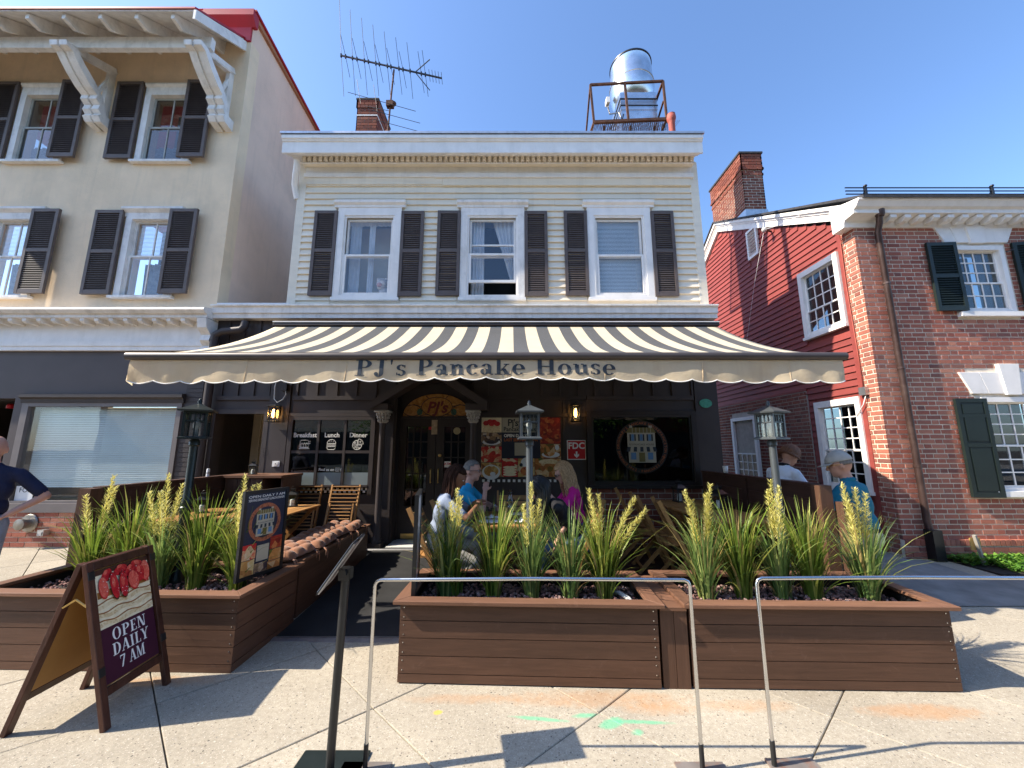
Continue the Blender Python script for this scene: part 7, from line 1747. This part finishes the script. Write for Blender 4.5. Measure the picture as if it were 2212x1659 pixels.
def person(label, loc, rz, skin, shirt, pants, shoe, pelvis, lean, head, hands, feet, scale=1.0, sleeve=.55, poles=((-.3, .9, -.3), (-.3, -.9, -.3)), knees=((1, 0, .3), (1, 0, .3)), collar=None, twist=0, female=False, belt=None, sandals=False, lean_side=0, short_pants=False):
    t = thing('person', label, 'person', loc, rz); t.scale = (scale,) * 3
    B = Body(); P = Vector(pelvis); Rt = Matrix.Rotation(twist, 3, 'Z') @ Matrix.Rotation(lean_side, 3, 'X') @ Matrix.Rotation(lean, 3, 'Y')
    up = Rt @ Vector((0, 0, 1)); fw_ = Rt @ Vector((1, 0, 0)); lf = Rt @ Vector((0, 1, 0)); k = .92 if female else 1.0
    neck = P + up * .50
    B.ell(P + up * .0, (.115, .165, .12), Rt, pants); B.ell(P + up * .13, (.115 * k, .150 * k, .14), Rt, shirt); B.ell(P + up * .30, (.118 * k, .165 * k, .17), Rt, shirt); B.ell(P + up * .40 + fw_ * -.01, (.10 * k, .18 * k, .10), Rt, shirt)
    if female: 
        for s in (-1, 1): B.ell(P + up * .315 + fw_ * .085 + lf * s * .07, (.055, .06, .06), Rt, shirt)
    elif not female: B.ell(P + up * .14 + fw_ * .03, (.115, .14, .12), Rt, shirt)
    if belt: B.ell(P + up * .06, (.125, .160, .022), Rt, belt)
    yaw, pitch = head[:2]; Rh = Matrix.Rotation(yaw, 3, 'Z') @ Matrix.Rotation(pitch, 3, 'Y'); hu, hf, hl = Rh @ Vector((0, 0, 1)), Rh @ Vector((1, 0, 0)), Rh @ Vector((0, 1, 0))
    H = neck + up * .045 + hu * .115 + hf * .02 + (Vector(head[2]) if len(head) > 2 else Vector())
    B.cap(neck - up * .03, H - hu * .05 - hf * .012, .052 * k, .047 * k, skin)
    if collar: B.ell(neck + up * .018, (.066, .072, .022), Rt, collar)
    for s in (-1, 1): B.cap(neck - up * .02 + lf * s * .04, neck - up * .065 + lf * s * .155 * k, .045, .052 * k, shirt)
    B.ell(H + hu * .02 - hf * .005, (.098, .078, .105), Rh, skin); B.ell(H - hu * .035 + hf * .030, (.062, .058, .078), Rh, skin); B.ell(H - hu * .085 + hf * .055, (.030, .032, .024), Rh, skin)
    B.cap(H + hf * .088 + hu * .012, H + hf * .106 - hu * .022, .010, .014, skin); B.ell(H + hf * .083 + hu * .028, (.018, .055, .012), Rh, skin); B.ell(H - hu * .055 + hf * .078, (.014, .026, .012), Rh, 'lips')
    for s in (-1, 1): B.ell(H + hl * s * .079 - hf * .012 - hu * .008, (.018, .010, .032), Rh, skin)
    out = {'H': H, 'Rh': Rh, 'neck': neck, 'up': up, 'fw': fw_, 'lf': lf}
    for i, s in enumerate((1, -1)):
        sh = neck - up * .075 + lf * s * .185 * k; el, ha = ik(sh, hands[i], .285, .255, poles[i]); out['el%d' % i] = el; out['ha%d' % i] = ha
        B.cap(sh, sh.lerp(el, sleeve), .058 * k, .054 * k, shirt)
        if sleeve < 1: B.cap(sh.lerp(el, sleeve * .9), el, .043 * k, .038 * k, skin); B.cap(el, ha, .038 * k, .026 * k, skin)
        else: B.cap(el, ha, .042 * k, .034, shirt)
        d = (ha - el).normalized(); curl = Vector((hands[i][0] - el.x, 0, 0)); side = d.cross(Vector((0, 0, 1)));
        if side.length < .1: side = Vector((0, 1, 0))
        side.normalize(); nrm = side.cross(d)
        B.ell(ha + d * .045, (.016, .040, .050), Matrix((nrm, side, d)).transposed(), skin)
        for f in range(4):
            L = (.075, .085, .08, .065)[f]; b0 = ha + d * .085 + side * (.030 - .020 * f); b1 = b0 + d * L * .55 - nrm * .006; b2 = b1 + d * L * .25 - nrm * L * .42
            B.cap(b0, b1, .0095, .0088, skin); B.cap(b1, b2, .0088, .0075, skin)
        b0 = ha + d * .025 + side * .036; b1 = b0 + d * .03 + side * .022 - nrm * .012; b2 = b1 + d * .03 + side * .002 - nrm * .012; B.cap(b0, b1, .0125, .011, skin); B.cap(b1, b2, .011, .009, skin)
        hp = P + lf * s * .085 - up * .02; kn, an_ = ik(hp, feet[i], .43, .41, knees[i])
        B.cap(hp, kn, .088 * (1.02 if female else 1), .062, pants); B.cap(kn, an_ + Vector((0, 0, .06)), .060, .046, pants)
        B.cap(an_ + Vector((0, 0, .03)), an_ + Vector((0, 0, .06)), .036, .038, skin if sandals else pants)
        B.cap(an_ + Vector((-.03, 0, -.02)), an_ + Vector((.15, 0, -.04)), .040, .030, shoe)
    B.finish('body', t)
    m = MB()
    for s in (-1, 1): m.ell(H + hf * .083 + hl * s * .032 + hu * .012, (.010, .014, .008), 8, 6, Rh)
    e = m.build('eyes', 'eye_w', t, True); m = MB()
    for s in (-1, 1): m.ell(H + hf * .090 + hl * s * .032 + hu * .012, (.005, .006, .006), 8, 6, Rh)
    m.build('pupils', 'eye_d', t, True)
    return t, out
def hair_cap(t, o, mat, fn, r=(.108, .089, .114), rough=.006, seed=1, off=(-.008, 0, .022)):
    rnd = random.Random(seed); H, Rh = o['H'], o['Rh']; nu, nv = 40, 26; vs = []; keep = []
    for j in range(nv + 1):
        th = math.pi * j / nv
        for i in range(nu):
            a = 6.2832 * i / nu; d = Vector((math.sin(th) * math.cos(a), math.sin(th) * math.sin(a), math.cos(th))); k = 1 + rnd.uniform(-1, 1) * rough / .1
            q = Vector((d.x * r[0], d.y * r[1], d.z * r[2])) * k + Vector(off); vs.append(H + Rh @ q); keep.append(fn(d))
    m = MB(); m.add(vs, [f for f in [(j * nu + i, (j + 1) * nu + i, (j + 1) * nu + (i + 1) % nu, j * nu + (i + 1) % nu) for j in range(nv) for i in range(nu)] if all(keep[x] for x in f)])
    h = m.build('hair', mat, t, True); s = h.modifiers.new('t', 'SOLIDIFY'); s.thickness = .012; s.offset = -1; return h
def hair_strands(t, o, mat, n, length, r, seed, face=58, wave=.012, back=.05, name='hair', bump_=0, pull=None, nseg=9):
    rnd = random.Random(seed); H, Rh = o['H'], o['Rh']; m = MB()
    for i in range(n):
        a = R(face) + (6.2832 - 2 * R(face)) * (i + rnd.random()) / n; th0 = rnd.uniform(.0, .9); pts = []; w0 = rnd.uniform(0, 6.28)
        kk = rnd.uniform(1.02, 1.16)
        for j in range(6):
            th = th0 + (1.75 - th0) * j / 5
            ca, sa = math.cos(a), math.sin(a)
            pts.append(H + Rh @ (Vector((math.sin(th) * ca * .106, math.sin(th) * sa * .088, math.cos(th) * .112)) * kk + Vector((-.008, 0, .022))))
        e = pts[-1]; L = length * rnd.uniform(.75, 1.05); dirb = Rh @ Vector((-1, 0, 0)); dirb.z = 0
        for j in range(1, nseg):
            s = j / (nseg - 1); p = e + Vector((0, 0, -L * s)) + dirb * (back * s + (wave * math.sin(s * 7 + w0))) + (Rh @ Vector((0, math.sin(a) * .03 * s, 0)))
            if pull: p = pull(p, s)
            pts.append(p)
        rr = [r * (1 if k_ < len(pts) - 2 else .5) * (1 + bump_ * (k_ % 2)) for k_ in range(len(pts))]
        m.tube(pts, rr, 5)
    return m.build(name, mat, t, True)
def glasses(t, o, mat='black', dark=False):
    H, Rh = o['H'], o['Rh']; m = MB()
    for s in (-1, 1):
        c = Vector((.101, s * .034, .010)); m.tube([H + Rh @ (c + Vector((-.004 * abs(math.cos(6.283 * i / 14)), .026 * math.cos(6.283 * i / 14), .018 * math.sin(6.283 * i / 14)))) for i in range(15)], .0028, 5, False)
        if dark: m.ell(H + Rh @ c, (.003, .026, .018), 10, 6, Rh)
        m.tube([H + Rh @ Vector((.098, s * .060, .014)), H + Rh @ Vector((.05, s * .082, .012)), H + Rh @ Vector((-.02, s * .084, .006))], .0026, 5)
    m.tube([H + Rh @ Vector((.103, -.010, .012)), H + Rh @ Vector((.103, .010, .012))], .0026, 5); return m.build('glasses', mat, t)
DZ = .18
for lab, x, y, rz in (('folding teak chair under the diner with braids', -.80, 4.17, 92), ('folding teak chair under the diner in the bright blue shirt', -.68, 4.74, 88), ('folding teak chair under the dark haired diner in black', .68, 4.20, -92), ('folding teak chair under the blonde diner', .82, 4.78, -88)): fold_chair(lab, x, y, R(rz))
sit = lambda s=1: ((.42, .10, .07), (.42, -.10, .07))
# woman with braids
t, o = person('seated person with long braids and gold hoop earring in a grey blue top', (-.78, 4.15, DZ), R(4), 'skin_b', 'cl_grey', 'cl_khaki', 'shoe', (0, 0, .56), R(14), (R(-6), R(22)), ((.40, .05, .93), (.42, -.06, .92)), ((.40, .10, .07), (.12, -.12, .07)), female=True, poles=((.2, .9, -.6), (.2, -.9, -.6)), sleeve=.75, sandals=True)
hair_cap(t, o, 'hair_br', lambda d: d.z > .42 or (d.x < .1 and d.z > -.35), seed=2)
hair_strands(t, o, 'hair_br', 60, .48, .0075, 5, face=80, wave=.008, back=.06, name='braids', bump_=.25, nseg=14)
m = MB(); m.tube([o['H'] + o['Rh'] @ Vector((-.012 + .022 * math.cos(6.283 * i / 14), -.088, -.058 + .022 * math.sin(6.283 * i / 14))) for i in range(15)], .003, 6, False); m.build('earring', 'gold', t)
m = MB(); m.tube([o['H'] + o['Rh'] @ Vector((-.085 - .015 * math.sin(6.283 * i / 12), .03 * math.cos(6.283 * i / 12), .075 + .02 * math.cos(6.283 * i / 12))) for i in range(7)], .006, 6); m.build('hair_tie', 'whiteink', t)
# man in blue
t, o = person('seated grey haired person with glasses in a bright blue shirt, hand at the chin', (-.655, 4.74, DZ), R(-4), 'skin_c', 'cl_blue', 'cl_jean', 'shoe', (0, 0, .57), R(16), (R(-8), R(4)), ((.40, .12, .80), (.335, -.035, .985)), sit(), scale=1.02, poles=((.2, .9, -.5), (1, -.2, -1)), sleeve=.6)
hair_cap(t, o, 'hair_gr', lambda d: d.z > .55 or (d.x < .05 and d.z > -.15) or (d.x < .45 and d.z > .25), seed=3, rough=.004, r=(.104, .084, .110)); glasses(t, o)
# woman in black
t, o = person('seated person with long black hair bowed forward in a black top and blue jeans', (.71, 4.18, DZ), R(180), 'skin_a', 'cl_black', 'cl_denim', 'shoe', (0, 0, .56), R(36), (R(4), R(42)), ((.40, -.10, .80), (.24, .12, .62)), sit(), female=True, sleeve=.6, poles=((.2, -.9, -.6), (-.2, .9, -.7)))
hair_cap(t, o, 'hair_bk', lambda d: d.z > .35 or d.x < .25, seed=4, r=(.112, .094, .118)); hair_strands(t, o, 'hair_bk', 150, .42, .008, 7, face=40, wave=.008, back=.02)
# blonde woman
t, o = person('seated person with long blonde hair and glasses in a magenta top', (.80, 4.78, DZ), R(180), 'skin_c', 'cl_pink', 'cl_denim', 'shoe', (0, 0, .57), R(12), (R(6), R(24)), ((.36, .12, .80), (.36, -.12, .80)), sit(), female=True, sleeve=.65, poles=((.2, .9, -.6), (.2, -.9, -.6)))
hair_cap(t, o, 'hair_bl', lambda d: d.z > .4 or (d.x < .2 and d.z > -.6), seed=5, r=(.114, .096, .120)); hair_strands(t, o, 'hair_bl', 150, .36, .0075, 9, face=62, wave=.014, back=.09); glasses(t, o)
# bald man at the left edge
t, o = person('standing bald person in navy polo and pale jeans beside the left planter', (-4.99, 3.78, gz(3.78)), R(-62), 'skin_c', 'cl_navy', 'cl_jean', 'shoe', (0, 0, .93), R(2), (R(6), R(4)), ((.09, .19, 1.0), (.02, -.27, .86)), ((.02, .11, .07), (-.02, -.11, .07)), scale=1.035, poles=((-.3, 1, .05), (-.3, -.9, 0)), sleeve=.78, collar='cl_navy')
m = MB()
for k_ in range(5): m.box(.0, .004, .05 + k_ * .014, .060 + k_ * .014, 1.27 + (k_ % 2) * .004, 1.285)
bd = m.build('chest_badge', 'whiteink', t); bd.location = (.128, .0, 0)
# person in white polo beyond the barrier
t, o = person('standing person with short auburn hair in a white polo, looking down beyond the barrier', (3.34, 4.92, gz(4.92)), R(12), 'skin_a', 'cl_white', 'cl_denim', 'shoe', (-.06, 0, .88), R(15), (R(0), R(36), (.02, 0, .0)), ((.24, .14, .86), (.24, -.10, .86)), ((.05, .1, .07), (.0, -.1, .07)), female=True, sleeve=.6, collar='cl_black', scale=1.02, poles=((.1, .9, -.4), (.1, -.9, -.4)))
hair_cap(t, o, 'hair_rd', lambda d: d.z > .45 or (d.x < .15 and d.z > -.5) or (d.x < .55 and d.z > .1), seed=6, r=(.108, .090, .114), rough=.006); hair_strands(t, o, 'hair_rd', 260, .03, .0045, 13, face=66, wave=.02, back=.02, name='hair_locks', nseg=5); glasses(t, o, 'black', True)
# person in teal with cap
t, o = person('standing person in teal polo, khaki trousers and grey cap beside the barrier end', (3.70, 4.25, gz(4.25)), R(118), 'skin_a', 'cl_teal', 'cl_khaki', 'shoe', (-.02, 0, .63), R(9), (R(25), R(14)), ((.30, .16, .78), (.10, -.26, .52)), ((.04, .11, .07), (-.04, -.11, .07)), sleeve=.8, belt='cl_black', scale=1.14, collar='cl_teal', poles=((-.1, .9, -.4), (-.2, -.9, -.2)))
hair_cap(t, o, 'hair_gr', lambda d: d.x < .1 and -.35 < d.z < .3, seed=7, r=(.103, .084, .108), rough=.003)
H, Rh = o['H'], o['Rh']
cp = hair_cap(t, o, 'cl_cap', lambda d: d.z > .12, seed=8, r=(.112, .093, .118), rough=.001); cp.name = 'cap'
m = MB(); n = 12; vs = []
for k_ in range(n + 1):
    a = -1.1 + 2.2 * k_ / n
    for rr in (1.0, 1.75): vs.append(H + Rh @ Vector((.105 * math.cos(a) * rr - .008, .09 * math.sin(a) * (1 + (rr - 1) * .3), .035 - .02 * (rr - 1))))
m.add(vs, [(2 * k_, 2 * k_ + 1, 2 * k_ + 3, 2 * k_ + 2) for k_ in range(n)]); b_ = m.build('cap_peak', 'cl_cap', t, True); s_ = b_.modifiers.new('t', 'SOLIDIFY'); s_.thickness = .004
glasses(t, o, 'gold')
# ------------------------------------------------------------------ across the street, behind the viewer: what the windows mirror and what shades the sky low down
def street_tree(x, y, h, label, seed):
    rnd = random.Random(seed); t = thing('street_tree', label, 'tree', (x, y, -.15), 0, 'street trees across the road')
    m = MB(); m.tube([(0, 0, 0), (.05, .02, h * .25), (0, .05, h * .45), (.1, 0, h * .75)], [.2, .16, .13, .05], 10)
    for k in range(7): a = rnd.uniform(0, 6.28); z = h * rnd.uniform(.3, .55); m.tube([(0, 0, z), (math.cos(a) * h * .14, math.sin(a) * h * .14, z + h * .14), (math.cos(a) * h * .25, math.sin(a) * h * .25, z + h * .3)], [.08, .05, .015], 6)
    m.build('trunk', 'frame_w', t, True)
    cl = [(Vector((rnd.uniform(-1, 1) * h * .26, rnd.uniform(-1, 1) * h * .26, h * rnd.uniform(.4, .95))), h * rnd.uniform(.09, .17)) for _ in range(26)]
    m = MB()
    for c, r in cl:
        for k in range(150):
            d = Vector((rnd.gauss(0, 1), rnd.gauss(0, 1), rnd.gauss(0, 1))).normalized() * r * rnd.random() ** .4; p = c + d; s = rnd.uniform(.07, .14); u = Vector((rnd.gauss(0, 1), rnd.gauss(0, 1), rnd.gauss(0, 1))).normalized(); v = u.orthogonal().normalized()
            m.add([p - u * s, p + v * s * .5, p + u * s, p - v * s * .5], [(0, 1, 2, 3)])
    tag(m.build('crown', 'ivy', t), kind='stuff')
for i, (x, y, h, lab) in enumerate(((-7, -10.6, 8.5, 'leafy street tree opposite the stucco building'), (-.5, -10.9, 9.5, 'leafy street tree opposite the restaurant'), (6.5, -10.6, 8.5, 'leafy street tree opposite the brick house'), (13, -11, 9, 'leafy street tree farthest to the right across the road'))): street_tree(x, y, h, lab, 70 + i)
far = MB().box(-60, 60, -30, -9.5, -.19, -.06); tag(far.build('far_sidewalk', 'path'), kind='structure')
def row_house(x0, x1, h, mat, label, seed):
    t = thing('row_building', label, 'building', ((x0 + x1) / 2, -15, -.06), 0, 'row of buildings across the road'); w = (x1 - x0) / 2 - .02
    MB().box(-w, w, -8, 0, 0, h).build('wall', mat, t); MB().box(-w - .0, w + .0, -.0, .35, h - .5, h - .05).build('cornice', 'white_old', t)
    n = max(2, int(w * 2 / 2.2)); fr = MB().box(-.55, .55, .0, .06, -.85, .85).data('frame', 'white_old'); pn_ = MB().box(-.46, .46, .06, .07, -.76, .76).data('pane', 'black')
    for k in range(int(h / 3.2) - 1):
        for j in range(n):
            x = -w + (j + .5) * 2 * w / n; f = put('window', fr, t, (x, 0.001, 4.9 + k * 3.0)); put('pane', pn_, f)
    MB().box(-w + .4, w - .4, .0, .05, .6, 2.9).build('shop_front', 'black', t)
for i, (a, b, h, mt_, lab) in enumerate(((-30, -17, 10, 'brick_dk', 'brown brick row building farthest left across the road'), (-17, -8, 9, 'stucco', 'cream row building opposite the stucco building'), (-8, 1, 10.5, 'brick_dk', 'brown brick row building opposite the entrance'), (1, 10, 9.2, 'shingle', 'dark grey row building opposite the right planter'), (10, 20, 10, 'brick_dk', 'brown brick row building opposite the brick house'), (20, 32, 9, 'brick', 'red brick row building farthest right across the road'))): row_house(a, b, h, mt_, lab, i)
